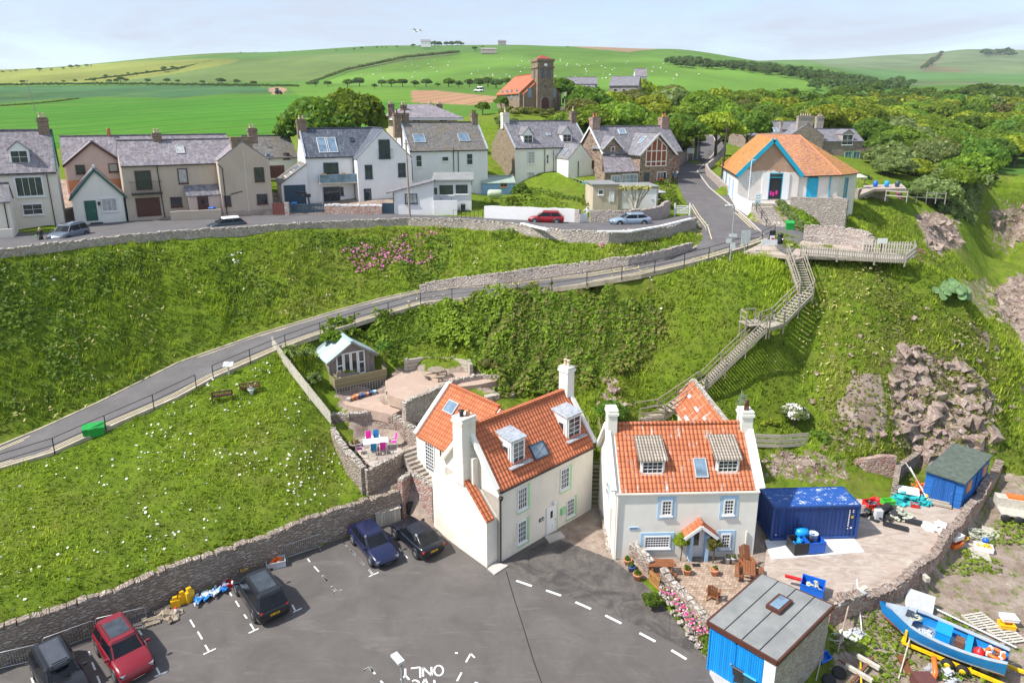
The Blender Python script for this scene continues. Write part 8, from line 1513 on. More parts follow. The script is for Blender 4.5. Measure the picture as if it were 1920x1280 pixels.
# people
def person(label,loc,rz,joints,coat,legs,hair='hairg',h=1.7,skirt=False,bag=None,stick=False,name='person'):
 t=T(name,label,'person',loc,rz);J=dict(pel=(0,0,.93),waist=(0,0,1.08),chest=(0,.02,1.32),neck=(0,.02,1.46),head=(0,0,1.62),sl=(-.18,.02,1.40),sr=(.18,.02,1.40),el=(-.25,-.02,1.15),er=(.25,-.02,1.15),hl=(-.25,-.14,.93),hr=(.25,-.14,.93),kl=(-.1,-.03,.5),kr=(.1,0,.5),al=(-.1,.03,.08),ar=(.1,.0,.08),tl=(-.11,-.14,.03),tr=(.11,-.15,.03),hpl=(-.09,0,.88),hpr=(.09,0,.88));J.update(joints)
 names=list(J);E_=[('pel','waist'),('waist','chest'),('chest','neck'),('neck','head'),('chest','sl'),('chest','sr'),('sl','el'),('el','hl'),('sr','er'),('er','hr'),('pel','hpl'),('pel','hpr'),('hpl','kl'),('kl','al'),('al','tl'),('hpr','kr'),('kr','ar'),('ar','tr')]
 rad=dict(pel=.15,waist=.14,chest=.16,neck=.055,head=.10,sl=.075,sr=.075,el=.05,er=.05,hl=.035,hr=.035,kl=.065,kr=.065,al=.045,ar=.045,tl=.035,tr=.035,hpl=.1,hpr=.1)
 me=bpy.data.meshes.new('tmp');me.from_pydata([J[n_]for n_ in names],[(names.index(a),names.index(b))for a,b in E_],[]);o=bpy.data.objects.new('tmp',me);COL.objects.link(o);m=o.modifiers.new('s','SKIN');sv=me.skin_vertices[0].data
 for i,n_ in enumerate(names):sv[i].radius=(rad[n_],rad[n_]*.85);
 sv[0].use_root=True
 o.modifiers.new('ss','SUBSURF').levels=1;dg=bpy.context.evaluated_depsgraph_get();me2=bpy.data.meshes.new_from_object(o.evaluated_get(dg));bpy.data.objects.remove(o)
 me2 .materials.clear();
 for mm in(coat,legs,M['skin'],M['black']):me2 .materials.append(mm)
 for p in me2 .polygons:
  z=p.center.z;x=abs(p.center.x);p.material_index=2 if z>1.44 else(3 if z<.09 else(1 if z<.92 and x<.2 and(abs(p.center.y)<.2)else 0));
  if z<1.0 and x>.21:p.material_index=2
  p.use_smooth=True
 link('body',me2,t);q=MB();hd=J['head'];q.lathe((hd[0],hd[1]+.02,hd[2]-.08),[(.06,-.06 if hair!='hair' else-.2),(.115,0),(.125,.09),(.1,.17),(.03,.2)],10);q.build('hair',M[hair],t)
 q=MB();q.lathe((hd[0],hd[1]-.105,hd[2]-.0),[(.02,-.03),(.015,.03)],6);q.build('nose',M['skin'],t)
 if skirt:q=MB();q.lathe((0,0,.3),[(.24,0),(.19,.4),(.15,.75)],10);q.build('skirt',legs,t)
 if bag:q=MB();q.ob((-.34,-.1,.85),(.12,.28,.34));q.build('bag',M[bag],t)
 if stick:q=MB();q.tube([(.3,-.22,0),(.27,-.15,.95)],.02,5);q.build('walking_stick',M['brown'],t)
 t.scale=(h/1.72,)*3;return t
cl=lambda n_,c:simple(n_,c,.85)
person('blonde woman in a long black coat with a green bag by the estate car',G(71,462,16.5)+Ve((.1,.5,0)),R(20),{},cl('black_coat',(.02,.02,.02)),cl('black_cloth',(.02,.02,.025)),'hair',skirt=True,bag='mint')
person('white-haired person in a pale top leaning at the garden gate',G(1101,413,16.4),R(-30),dict(head=(.02,-.12,1.58),neck=(0,-.06,1.45),hl=(-.38,-.42,1.05),el=(-.32,-.2,1.2)),cl('white_jumper',(.7,.7,.68)),cl('navy_trousers',(.03,.04,.08)),'hairg')
person('person in a dark blue coat walking up the road with a stick',G(1269,343,18.6),R(185),dict(kl=(-.1,-.14,.5),al=(-.1,-.2,.08),tl=(-.1,-.34,.04),ar=(.1,.2,.1),kr=(.1,.08,.5)),cl('dark_blue_coat',(.03,.05,.12)),cl('dark_trousers',(.03,.03,.04)),'hairg',stick=True)
person('person in a teal jacket beside the rubble house',G(1261,342,18.5),R(170),dict(kl=(-.1,-.12,.5),al=(-.1,-.14,.08)),cl('teal_jacket',(.05,.16,.24)),cl('dark_trousers',(.03,.03,.04)),'hairg',h=1.62)
# poles, lamps, signs
def pole(label,base,h_,r,mat,name='utility_pole',cat='pole',lean=0.,arms=None,lamp=None,group=None):
 t=T(name,label,cat,base,0,group);MB().tube([(0,0,-.5),(lean,0,h_)],[r,r*.7],8).build('post',M[mat],t)
 for a in arms or[]:q=MB();q.beam(*a);q.build('crossarm',M[mat],t)
 return t
M['polew']=simple('pole_wood',(.33,.27,.2),.9,var=.3);M['poled']=simple('dark_pole_wood',(.06,.045,.04),.8)
def hz_(px,pt,base):return ZA(pt,base.y)-base.z
b=G(769,413,16.6);pole('pale wooden utility pole by the roadside wall in front of the white houses',b,hz_(769,262,b),.13,'polew',lean=-.15,arms=[((-.35,0,hz_(769,270,b)),(.35,0,hz_(769,270,b)),.12)])
b=G(1346,352,17.8)+Ve((.4,0,0));pole('dark telegraph pole beside the wall opposite the hall',b,hz_(1,232,b),.16,'poled',lean=.3,arms=[((-.2,0,hz_(1,243,b)),(.8,0,hz_(1,243,b)),.12)])
b=G(1307,298,20.4);pole('slim grey pole at the bend of the uphill road',b,hz_(1,226,b),.1,'grey','street_lamp','lamp post')
b=GD(1058,240,128);b.z=hg(b.x,b.y);pole('grey pole with a transformer box below the church',b,hz_(1,186,b),.12,'polew',arms=[((-.7,0,4.2),(0,0,4.2),.5)])
b=ground2(66,209)or GD(66,209,230);pole('leaning wooden pole standing in the green field at the far left',b,hz_(1,150,b),.2,'polew',lean=-1.6,arms=[((-2.6,0,hz_(1,151,b)),(-.4,0,hz_(1,151,b)),.25)])
for px_,pb,pt,lb in((1112,156,139,'thin pole on the hillside above the white barn'),(1186,152,139,'thin pole on the hillside left of the small white farm cottage')):
 b=ground2(px_,pb+4);pole(lb,b,hz_(1,pt,b),.15,'polew')
def lamp(label,base,h_,r=.07,head=(1.,0),rz=0,mat='metal',hs=(.7,.3)):
 t=T('street_lamp',label,'street lamp',base,rz);MB().tube([(0,0,-.3),(0,0,h_)],[r*1.2,r*.8],8).build('post',M[mat],t);q=MB();q.tube([(0,0,h_-.05),(head[0]*.4,0,h_+.1),(head[0],0,h_+.12)],r*.6,6);q.build('arm',M[mat],t);q=MB();q.ob((head[0],0,h_+.14),(hs[0],hs[1],.12));k=q.build('lamp_head',M['lgrey'],t);q=MB();q.ob((head[0],0,h_+.06),(hs[0]*.8,hs[1]*.7,.05));q.build('lens',M['glassb'],k);return t
b=G(1369,486,15.2);tl=lamp('grey street lamp carrying signs beside the lane railing',b,hz_(1,388,b),.07,(-.5,0));
for(x,z,w2,h2,lb)in((.05,hz_(1,441,b),.75,.28,'sign_plate'),(-.3,hz_(1,451,b),.5,.4,'sign_plate'),(.1,hz_(1,461,b),.5,.6,'sign_plate')):q=MB();q.box(x-w2/2,-.12,z-h2/2,x+w2/2,-.09,z+h2/2);q.build(lb,M['lgrey'],tl)
b=G(1401,396,16.5);lamp('tall pale street lamp in front of the hall',b,hz_(1,302,b),.06,(.25,0),mat='wp',hs=(.35,.2))
b=G(757,1330,0.);tl=lamp('street lamp seen from above at the bottom of the car park',b,hz_(1,1246,b),.07,(-.35,0),R(-50),hs=(.75,.35))
def sign(name,label,base,w_,h_,z,posts,mat='grey',face='lgrey',rz=0,cat='sign',txt=None,tm='green'):
 t=T(name,label,cat,base,rz)
 for x in posts:MB().box(x-.04,-.03,-.3,x+.04,.03,z+h_*.9).build('post',M[mat],t)
 q=MB();q.box(-w_/2,-.07,z,w_/2,-.035,z+h_);pn=q.build('panel',M[face],t)
 if txt:
  q=MB()
  for i,(r_,l_)in enumerate(txt):
   for k_ in range(l_):x=-w_*.4+k_*w_*.8/l_;q.box(x,-.075,z+h_*r_,x+w_*.5/l_,-.071,z+h_*(r_+.08))
  q.build('lettering',M[tm],pn)
 return t
sign('road_sign','back of a square grey road sign beside the lane',G(1395,480,15.3),.9,1.3,1.2,(0,),rz=R(10));sign('notice_board','low wide information board at the top of the hillside stairway',G(1440,474,15.7),1.5,.55,.75,(-.7,.7),'pale','lgrey',R(-5));sign('information_board','white information board at the clifftop viewpoint',G(1650,481,15.9),.9,.45,1.25,(0,),'black','wp');sign('village_sign','white sign on two posts beside the upper lawn',G(1294,298,20.6),1.25,.85,1.0,(-.5,.5),'wp','wp',txt=[(.7,7),(.45,5),(.2,6)])
t=sign('hall_sign','blue and white upright sign at the foot of the hall steps',G(1420,388,17.2),.8,1.3,.4,(-.3,.3),'metal','wp',tm='cyan',txt=[(.75,2),(.5,3),(.25,2),(.1,3)])
t=T('phone_box','green-sided glass kiosk on the upper lawn','kiosk',G(1275,284,21.));q=MB();q.box(-.5,-.5,-.5,.5,.5,2.3);q.build('pane',M['glassb'],t);q=MB();q.box(-.55,-.55,-.6,-.42,.55,2.35);q.box(-.6,-.6,2.3,.6,.6,2.45);q.build('frame',M['cyan'],t)
def wbin(label,loc,rz,mat,lid=None,group=None,s=1.):
 t=T('wheelie_bin',label,'bin',loc,rz,group);q=MB();q.hexa([(-.24,-.28,.08),(.24,-.28,.08),(.24,.28,.08),(-.24,.28,.08),(-.29,-.34,1.),(.29,-.34,1.),(.29,.36,1.),(-.29,.36,1.)]);q.build('body',M[mat],t);q=MB();q.hexa([(-.31,-.38,1.),(.31,-.38,1.),(.31,.38,1.),(-.31,.38,1.),(-.28,-.34,1.05),(.28,-.34,1.05),(.28,.36,1.1),(-.28,.36,1.1)]);q.build('lid',M[lid or mat],t)
 for x in(-.26,.26):q=MB();q.lathe((x,.3,.1),[(.03,-.04),(.1,-.04),(.1,.04),(.03,.04)],10,axis='x');q.build('wheel',M['rubber'],t)
 MB().beam((-.25,.42,1.0),(.25,.42,1.0),.04).build('handle',M['black'],t);t.scale=(s,s,s);return t
wbin('wheelie bin with a bright blue lid between the storage box and the grey bin',G(748,975,0)+Ve((.0,.5,0)),R(-40),'blackplastic','blue');wbin('dark grey wheelie bin nearest the red rubble wall',G(767,968,0)+Ve((-.0,.3,0)),R(-40),'blackplastic');
wbin('dark green-black wheelie bin with a traffic cone against the blue garage doors',G(1388,1282,0),R(-45),'blackplastic',s=1.15);wbin('blue-lidded wheelie bin against the white pillar of the garage',G(1409,1296,0),R(-45),'navy','brightblue',s=1.15)
wbin('wheelie bin with pale blue lid by the sunroom steps',G(845,402,16.5)+Ve((0,1.2,.0)),0,'navy','blue');wbin('dark grey wheelie bin by the sunroom corner',G(867,402,16.5)+Ve((0,1.4,0)),0,'blackplastic');wbin('small blue bin lid behind the harled wall',G(392,408,16.8)+Ve((0,1.,0)),0,'navy','blue')
wbin('blue bin standing inside the garage yard gate',G(548,398,16.8)+Ve((0,1,0)),0,'navy','brightblue')
def gritbin(label,loc,rz,w_,mat='binGreen',h_=.9):
 t=T('grit_bin',label,'bin',loc,rz);q=MB();q.hexa([(-w_*.45,-.32,0),(w_*.45,-.32,0),(w_*.45,.32,0),(-w_*.45,.32,0),(-w_/2,-.38,h_*.75),(w_/2,-.38,h_*.75),(w_/2,.38,h_*.75),(-w_/2,.38,h_*.75)]);q.build('body',M[mat],t);q=MB();q.hexa([(-w_/2-.03,-.42,h_*.75),(w_/2+.03,-.42,h_*.75),(w_/2+.03,.4,h_*.75),(-w_/2-.03,.4,h_*.75),(-w_/2,-.38,h_*.82),(w_/2,-.38,h_*.82),(w_/2,.36,h_),(-w_/2,.36,h_)]);q.build('lid',M[mat],t);return t
gritbin('wide green grit bin beside the lower lane',ground(178,817),R(25),1.45);gritbin('small bright green grit bin at the foot of the hall steps',G(1480,432,15.9),R(-10),.85,h_=1.1)
t=T('litter_bin','black round litter bin with a white emblem at the viewpoint','bin',G(1462,459,15.85));q=MB();q.lathe((0,0,0),[(.25,0),(.27,.7),(.24,.75),(.24,.95),(.3,.98),(.28,1.12),(.1,1.2)],14);q.build('body',M['black'],t);q=MB();q.lathe((.15,-.26,.6),[(.09,-.01),(.09,.03)],10,axis='y');q.build('emblem',M['wp'],t)
t=T('noticeboard_post','black post with small red and white notices at the railing end','post',G(1447,455,15.8));MB().box(-.3,-.04,-.2,.3,.04,1.25).build('board',M['black'],t);MB().box(-.25,-.06,.35,.25,-.045,.75).build('notice',M['wp'],t);MB().box(-.1,-.065,.35,.2,-.061,.5).build('notice_lettering',M['red'],t)
t=T('storage_box','cream plastic storage box with weathered brown lid beside the bins','storage box',G(722,980,0)+Ve((.1,.2,0)),R(28));q=MB();q.box(-.9,-.45,0,.9,.45,1.05);q.build('body',planks('cream_panels',(.62,.58,.5),.2,True,.1),t);q=MB();q.hexa([(-.95,-.5,1.05),(.95,-.5,1.05),(.95,.5,1.15),(-.95,.5,1.15),(-.95,-.5,1.12),(.95,-.5,1.12),(.95,.5,1.26),(-.95,.5,1.26)]);q.build('lid',M['cope'],t)
t=T('traffic_cone','small orange and white traffic cone beside the garage bin','traffic cone',G(1374,1274,0));q=MB();q.lathe((0,0,0),[(.2,0),(.2,.03),(.12,.03),(.03,.55)],12);q.build('cone',M['orange'],t);q=MB();q.lathe((0,0,.2),[(.1,0),(.068,.16)],12);q.build('band',M['wp'],t)
def barrier(label,a,b,z=0.):
 A=G(*a,z);B=G(*b,z);t=T('crowd_barrier',label,'barrier',A,math.atan2(B.y-A.y,B.x-A.x));L_=(B-A).length;q=MB();q.tube([(0,0,.15),(0,0,1.05),(.1,0,1.1),(L_-.1,0,1.1),(L_,0,1.05),(L_,0,.15),(0,0,.15)],.022,5);q.build('frame',M['metal'],t);q=MB();k_=int(L_/.13)
 for i in range(1,k_):q.beam((L_*i/k_,0,.15),(L_*i/k_,0,1.1),.014)
 q.build('bars',M['metal'],t);
 for x in(.2,L_-.2):q=MB();q.beam((x,-.3,.02),(x,.3,.02),.04);q.beam((x,0,0),(x,0,.2),.04);q.build('foot',M['metal'],t)
barrier('steel crowd barrier at the far left, first of the row along the wall',(-28,1263),(72,1240));barrier('steel crowd barrier behind the roof-boxed car',(86,1228),(180,1193));barrier('steel crowd barrier between the red car and the timber pile',(184,1190),(276,1168));barrier('steel crowd barrier standing apart left of the blue saloon',(532,1050),(605,1026))
# benches, tables, chairs
def bench(label,loc,rz,mat,w_=1.5,name='park_bench'):
 t=T(name,label,'bench',loc,rz);mm=M[mat]
 for x in(-w_/2,w_/2):
  for y,h_ in((-.25,.42),(.25,.88)):MB().beam((x,y,-.1),(x,y+(0 if y<0 else.06),h_),.08).build('leg',mm,t)
  q=MB();q.beam((x,-.28,.62),(x,.28,.64),.09,.05);q.beam((x,-.25,.42),(x,-.25,.62),.07);q.build('armrest',mm,t)
 q=MB();[q.box(-w_/2-.04,-.26+i*.13,.42,w_/2+.04,-.16+i*.13,.46)for i in range(4)];q.build('seat',mm,t);q=MB();q.beam((-w_/2,.3,.88),(w_/2,.3,.88),.06,.1);q.beam((-w_/2,.27,.52),(w_/2,.27,.52),.05,.07);[q.beam((-w_/2+w_*(i+.5)/12,.27,.5),(-w_/2+w_*(i+.5)/12,.3,.88),.045,.02)for i in range(12)];q.build('backrest',mm,t);return t
M['bw1']=simple('dark_red_bench_wood',(.13,.045,.04),.7);M['bw2']=simple('brown_bench_wood',(.2,.1,.05),.7);M['rwood']=simple('red_brown_stain',(.25,.09,.035),.6,var=.25,sc_=6)
p=G(416,737,7.0);p.z=hgt(p.x,p.y);bench('dark red slatted bench on the paving slab in the daisy field',p,R(205),'bw1');p=G(467,712,7.6);p.z=hgt(p.x,p.y);bench('brown wooden bench nearer the picket fence',p,R(200),'bw2')
p=G(425,745,6.8);p.z=hgt(p.x,p.y)+.06;
t=T('planter','round grey stone planter with white flowers beside the brown bench','planter',G(470,722,7.2));t.location.z=hgt(t.location.x,t.location.y);q=MB();q.lathe((0,0,0),[(.2,0),(.14,.2),(.32,.45),(.3,.5)],12);q.build('pot',M['lgrey'],t);v,f,c=crown(5,.28,.2,5,20,.09,.6);link('flowers',mesh_np('flowers',v,f,[M['petal']],cols={'Col':np.tile((.7,.75,.6),(len(v),1))}),t)
t=T('information_sign','pale slanted information panel by the gap in the lane railing','sign',ground(430,704));MB().ob((0,0,.9),(.8,.5,.05),0,None,R(35)).build('panel',M['lgrey'],t);MB().box(-.05,-.05,-.3,.05,.05,.85).build('post',M['lgrey'],t)
def picnic(label,loc,rz,mat,round_=False,w_=1.7):
 t=T('picnic_table',label,'picnic table',loc,rz);mm=M[mat]
 if round_:
  q=MB();n_=9
  for i in range(n_):y=-.65+i*1.3/(n_-1);x=math.sqrt(max(.02,.72**2-y*y));q.box(-x,y-.065,.72,x,y+.065,.76)
  q.build('tabletop',mm,t)
  for a in(0,90,180,270):q=MB();c=Ve((math.cos(R(a)),math.sin(R(a)),0))*1.05;q.ob((c.x,c.y,.44),(.3,1.,.05),R(a));q.build('seat',mm,t);MB().beam(c*.1+Ve((0,0,.4)),c+Ve((0,0,.4)),.1,.08).build('arm',mm,t);MB().beam(c*.9+Ve((0,0,.4)),c*.9,.09).build('leg',mm,t)
 else:
  q=MB();[q.box(-w_/2,-.36+i*.15,.72,w_/2,-.23+i*.15,.76)for i in range(5)];q.build('tabletop',mm,t)
  for s_ in(-1,1):q=MB();[q.box(-w_/2,s_*.72-.14+i*.14,.42,w_/2,s_*.72-.02+i*.14,.46)for i in range(2)];q.build('seat',mm,t)
  for x in(-w_*.35,w_*.35):
   for s_ in(-1,1):MB().beam((x,s_*.25,.74),(x,s_*.6,0),.09,.05).build('leg',mm,t)
   MB().beam((x,-.8,.4),(x,.8,.4),.09,.05).build('crossbar',mm,t)
 return t
picnic('round weathered picnic table on the gravel terrace',G(818,707,6.1),R(20),'polew',True)
picnic('brown picnic bench against the front wall of the lower cottage',G(1238,1074,.22),0,'rwood');picnic('brown slatted picnic table beside the garage roof corner',G(1403,1083,.22),R(72),'rwood',w_=1.5)
def adir(label,loc,rz,s=1.):
 t=T('garden_chair',label,'chair',loc,rz);mm=M['rwood'];q=MB();
 for i in range(5):x=-.24+i*.12;q.ob((x,.28,.72+.05*(1-abs(i-2)/2)),(.1,.03,.9+.1*(1-abs(i-2)/2)),0,None,R(-18))
 q.build('backrest',mm,t);q=MB();[q.box(-.28,-.3+i*.11,.34-.02*i,.28,-.2+i*.11,.37-.02*i)for i in range(5)];q.build('seat',mm,t)
 for x in(-.34,.34):MB().box(x-.07,-.38,.55,x+.07,.25,.58).build('armrest',mm,t);MB().beam((x*.9,-.32,0),(x*.9,-.32,.55),.07).build('leg',mm,t);MB().beam((x*.85,.38,0),(x*.85,.1,.55),.07).build('leg',mm,t)
 t.scale=(s,s,s);return t
adir('tall curved-back wooden chair in the corner between wall and boulder',G(1399,1068,.22),R(10),1.25);adir('lone brown armchair in the middle of the brick patio',G(1337,1122,.22),R(150),1.0)
simple_chair('garden_chair','grey wooden chair on the veranda of the garden cabin',cab.loc+cab.M@Ve((.35,-1.,v0_ if False else.0))+Ve((0,0,cab.lz(705,.3,0)-.1)),cab.ang+R(200),'polew',s=1.)
tb=T('garden_table','white rectangular garden table among pink and blue chairs','table',G(705,842,3.16),R(14));q=MB();q.box(-.95,-.5,.7,.95,.5,.74);q.build('tabletop',M['wp'],tb)
for x in(-.85,.85):
 for y in(-.42,.42):MB().box(x-.03,y-.03,0,x+.03,y+.03,.7).build('leg',M['wp'],tb)
q=MB();q.lathe((.1,.1,.74),[(.08,0),(.1,.05),(.02,.08)],8);q.build('ashtray',M['lgrey'],tb)
def gchair(label,x,y,rz,mat):
 p=tb.location+Matrix.Rotation(R(14),3,'Z')@Ve((x,y,0));t=T('garden_chair',label,'chair',p,R(14)+rz,'pink and blue chairs round the white table');fm=M['wp']
 for a in(-.24,.24):MB().beam((a,-.25,0),(a,-.2,.62),.035).build('leg',fm,t);MB().beam((a,.28,0),(a,.18,.6),.035).build('leg',fm,t);q=MB();q.beam((a,-.22,.62),(a,.25,.64),.05,.03);q.build('armrest',fm,t)
 q=MB();q.box(-.22,-.22,.4,.22,.22,.43);q.build('seat',M[mat],t);q=MB();q.ob((0,.27,.75),(.44,.03,.66),0,None,R(-12));q.build('backrest',M[mat],t);q=MB();
 for a in(-.235,.235):q.beam((a,.2,.4),(a,.36,1.1),.03)
 q.build('back_frame',fm,t)
gchair('magenta garden chair at the back left of the white table',-.5,.85,0,'magenta');gchair('blue garden chair at the back of the white table',.1,.95,0,'chairblue');gchair('magenta garden chair at the right end of the white table',1.35,.2,R(-80),'magenta');gchair('magenta garden chair at the front left of the white table',-1.3,-.35,R(95),'magenta');gchair('blue garden chair at the front of the white table',-.2,-.8,R(180),'chairblue');gchair('magenta garden chair at the front right of the white table',.5,-.75,R(180),'magenta')
def potp(label,loc,r,mat,plant=True,group=None,h_=None,pm='leafB'):
 t=T('plant_pot',label,'plant pot',loc,0,group);h_=h_ or r*1.5;q=MB();q.lathe((0,0,0),[(r*.65,0),(r*.9,h_*.8),(r,h_*.82),(r,h_),(r*.85,h_),(r*.8,h_*.85)],14);q.build('pot',M[mat],t)
 if plant:v,f,c=crown(int(r*1000)+len(label),r*.85,r*.7,6,22,.1,h_+.08);link('plant',mesh_np('plant',v,f,[M[pm]],cols={'Col':np.stack([c,c,c],1)}),t)
 return t
potp('terracotta pot at the top of the row outside the patio wall',G(1177,1058,0),.28,'terra');potp('dark glazed pot in the middle of the row outside the patio wall',G(1184,1070,0),.27,'bluepot');potp('orange terracotta pot nearest the car park outside the patio wall',G(1195,1086,0),.3,'terra');potp('terracotta pot standing alone on the left of the patio',G(1288,1076,.22),.27,'terra');potp('terracotta pot in front of the potted shrub on the patio',G(1339,1077,.22),.27,'terra')
for i in range(4):potp('square-looking blue-grey planter in a row under the right-hand cottage window',G(1364+i*10.5,1055,.22),.18,'lgrey',True,'blue-grey planters under the cottage window',.42,'leafE')
cols_=['lgrey','terra','terra','bluepot','bluepot','terra','bluepot','paleblue'];labs=['pale','first terracotta','wide terracotta','blue-rimmed','dark blue','second small terracotta','glossy blue','pale blue']
for i in range(8):potp(['pale pot at the left end of the row below the garden cabin','terracotta pot next to the pale pot below the garden cabin','widest terracotta pot in the row below the garden cabin','white-rimmed blue pot in the row below the garden cabin','dark blue pot in the middle of the row below the garden cabin','orange pot among the blue pots below the garden cabin','small blue pot next to the end of the row below the garden cabin','pale turquoise pot at the right end of the row below the garden cabin'][i],G(654+i*6.9,752-i*2.0,5.05),.2+.06*(i==2),cols_[i],False)
t=T('planter','wooden half-barrel planter with green leaves on the patio of the white table','planter',G(664,836,3.16));q=MB();q.lathe((0,0,0),[(.4,0),(.5,.25),(.5,.3),(.4,.28)],12);q.build('tub',M['polew'],t);v,f,c=crown(15,.35,.2,6,30,.12,.45);link('plant',mesh_np('plant',v,f,[M['leafC']],cols={'Col':np.stack([c,c,c],1)}),t)
flat('doormat',[G(1297,1056,.22),G(1312,1056,.22),G(1314,1062,.22),G(1299,1062,.22)],M['black'],z=.235,kind=None,label='dark doormat in front of the cottage door',cat='doormat',th=.01)
flat('manhole_cover',[G(1252,1092,.22),G(1266,1081,.22),G(1277,1088,.22),G(1264,1097,.22)],simple('brown_plate',(.25,.14,.08),.8),z=.235,kind=None,label='rusty brown square cover set in the brick patio',cat='manhole cover',th=.01)
t=T('garden_gate','small open wooden gate in the patio wall','gate',G(1217,1090,.1),R(-62));q=MB();q.box(0,-.03,.05,1.,.03,.15);q.box(0,-.03,.7,1.,.03,.8);[q.box(i*.125,-.02,.05,i*.125+.09,.02,.85+.08*math.sin(i/7*3.14))for i in range(8)];q.build('pickets',simple('orange_gate_wood',(.4,.2,.06),.7),t)
t=T('garden_gate','white picket gate standing open beside the leaning person','gate',G(1086,418,16.4),R(35));q=MB();[q.box(i*.14,-.02,.05,i*.14+.1,.02,1.+.15*i/10)for i in range(9)];q.box(0,.02,.3,1.3,.05,.4);q.box(0,.02,.8,1.3,.05,.9);q.build('pickets',M['wp'],t)
t=T('garden_gate','white five-barred gate by the road junction','gate',G(1266,403,16.2),R(-5));q=MB();[q.box(0,-.03,.2+i*.22,1.6,.03,.3+i*.22)for i in range(5)];q.beam((0,0,.2),(1.6,0,1.1),.08);q.build('bars',M['wp'],t);[MB().box(x-.08,-.08,-.2,x+.08,.08,1.5).build('gatepost',M['wp'],t)for x in(-.1,1.75)]
t=T('driveway_gate','navy boarded double gates of the white house garage','gate',G(543,401,16.6),R(0));q=MB();L2=(G(609,401,16.6)-G(543,401,16.6)).length;[q.box(i*L2/24,-.03,.1,i*L2/24+.13,.03,1.25)for i in range(24)];q.box(0,.03,.3,L2,.06,.42);q.box(0,.03,.95,L2,.06,1.07);q.build('boards',M['navy'],t)
t=T('garden_gate','red-brown boarded gate beside the gable of the row house','gate',G(512,403,16.7),R(3));L2=1.5;q=MB();q.box(0,-.04,0,L2,.04,1.4);q.build('boards',planks('red_brown_boards',(.2,.07,.06),.12),t);MB().box(L2,-.25,-.2,L2+.5,.25,1.5).build('gatepost',M['stonelight'],t)
railing('thin black garden gates between the sunroom and the long white wall',[G(850,409,16.5),G(905,411,16.5)],1.,(.1,.95),.55,.02)
t=T('outboard_motor','dark outboard motor and tarpaulin on a stand behind the navy gates','outboard motor',G(572,398,16.7)+Ve((0,1.5,.5)));q=MB();q.ob((0,0,1.4),(.8,.5,.4),.2);q.ob((-.7,0,1.75),(1.2,.3,.25),.1,None,0,.1);q.build('cowling',M['blackplastic'],t);q=MB();q.beam((.1,0,1.3),(.2,0,-.3),.18);q.build('leg',M['navy'],t)
t=T('gas_tank','pale green cylindrical gas tank in the garden by the blue shed','gas tank',G(928,373,17.),R(5));q=MB();q.lathe((0,0,.75),[(.15,-1.05),(.45,-.95),(.55,-.75),(.55,.75),(.45,.95),(.15,1.05)],16,axis='x');q.build('tank',simple('pale_green_paint',(.5,.58,.42),.5),t);[MB().box(x-.1,-.35,-.2,x+.1,.35,.3).build('support',M['conc'],t)for x in(-.6,.6)]
wt=T('washing_line','line of dark washing across the lawn of the white house','washing line',G(1072,357,17.4));a=Ve((0,0,2.));b=G(1133,373,17.)-wt.location+Ve((0,0,1.6));MB().tube([a,(a+b)/2-Ve((0,0,.2)),b],.015,4).build('line',M['wp'],wt);MB().tube([(b.x,b.y,-.3),tuple(b)],.04,5).build('post',M['metal'],wt)
for i in range(9):p=a.lerp(b,.08+i*.1);k_=['navy','black','dark','chairblue'][i%4];MB().ob((p.x,p.y,p.z-.5-.1*(i%3)),(.4,.03,.75+.2*(i%3)),R(-50)).build('garment',M[k_],wt)
bench('small grey bench on the lawn behind the pink rubble wall',G(1128,378,17.),R(10),'polew',1.6,'garden_bench')
t=T('life_ring','orange life ring hanging by the flower garden at the road corner','life ring',G(1238,350,18.)+Ve((0,0,.8)));ring=[(math.cos(a)*.4,0,math.sin(a)*.4)for a in[i*6.2832/16 for i in range(17)]];MB().tube(ring,.1,6,cap=False).build('ring',M['orange'],t)
scatter('garden_plants','mixed flowering garden plants at the road corner',[(1218,350),(1256,340),(1268,372),(1280,392),(1262,395),(1225,378)],5,.22,.8,'leafA','plants',120,66);scatter('garden_flowers','dots of pink and red garden flowers at the road corner',[(1225,360),(1256,350),(1272,385),(1262,393)],1.2,.15,.9,'petal','flowers',120,66,colf=pinkc)
scatter('garden_plants','low garden border plants behind the long white wall',[(900,380),(1000,372),(1060,380),(1068,392),(905,396)],3,.2,.6,'leafA','plants',100,66)
scatter('garden_plants','shrubby borders along the foot of the white dormer house and the lawn',[(925,350),(1000,358),(1070,368),(1140,380),(1110,392),(1060,372),(1000,366),(925,362)],5,.2,.7,'leafB','plants',110,66)
# boat and fishing clutter
def crate(name,label,loc,rz,sz,mat,fill=None,cat='crate',tilt=0,group=None):
 t=T(name,label,cat,loc,rz,group);a,b,c=sz[0]/2,sz[1]/2,sz[2];w_=.04;q=MB();q.box(-a,-b,0,a,b,.05);q.box(-a,-b,.05,a,-b+w_,c);q.box(-a,b-w_,.05,a,b,c);q.box(-a,-b+w_,.05,-a+w_,b-w_,c);q.box(a-w_,-b+w_,.05,a,b-w_,c);q.box(-a-.02,-b-.02,c-.06,a+.02,-b-.001,c+.01);q.box(-a-.02,b+.001,c-.06,a+.02,b+.02,c+.01);q.build('shell',M[mat],t)
 if fill:q=MB();g=random.Random(len(label));[q.ob((g.uniform(-a*.7,a*.7),g.uniform(-b*.7,b*.7),c*.75+g.uniform(0,.12)),(.2,.15,.12),g.random()*3,None,g.random(),g.random())for _ in range(9)];q.build('contents',M[fill],t)
 t.rotation_euler.x=tilt;return t
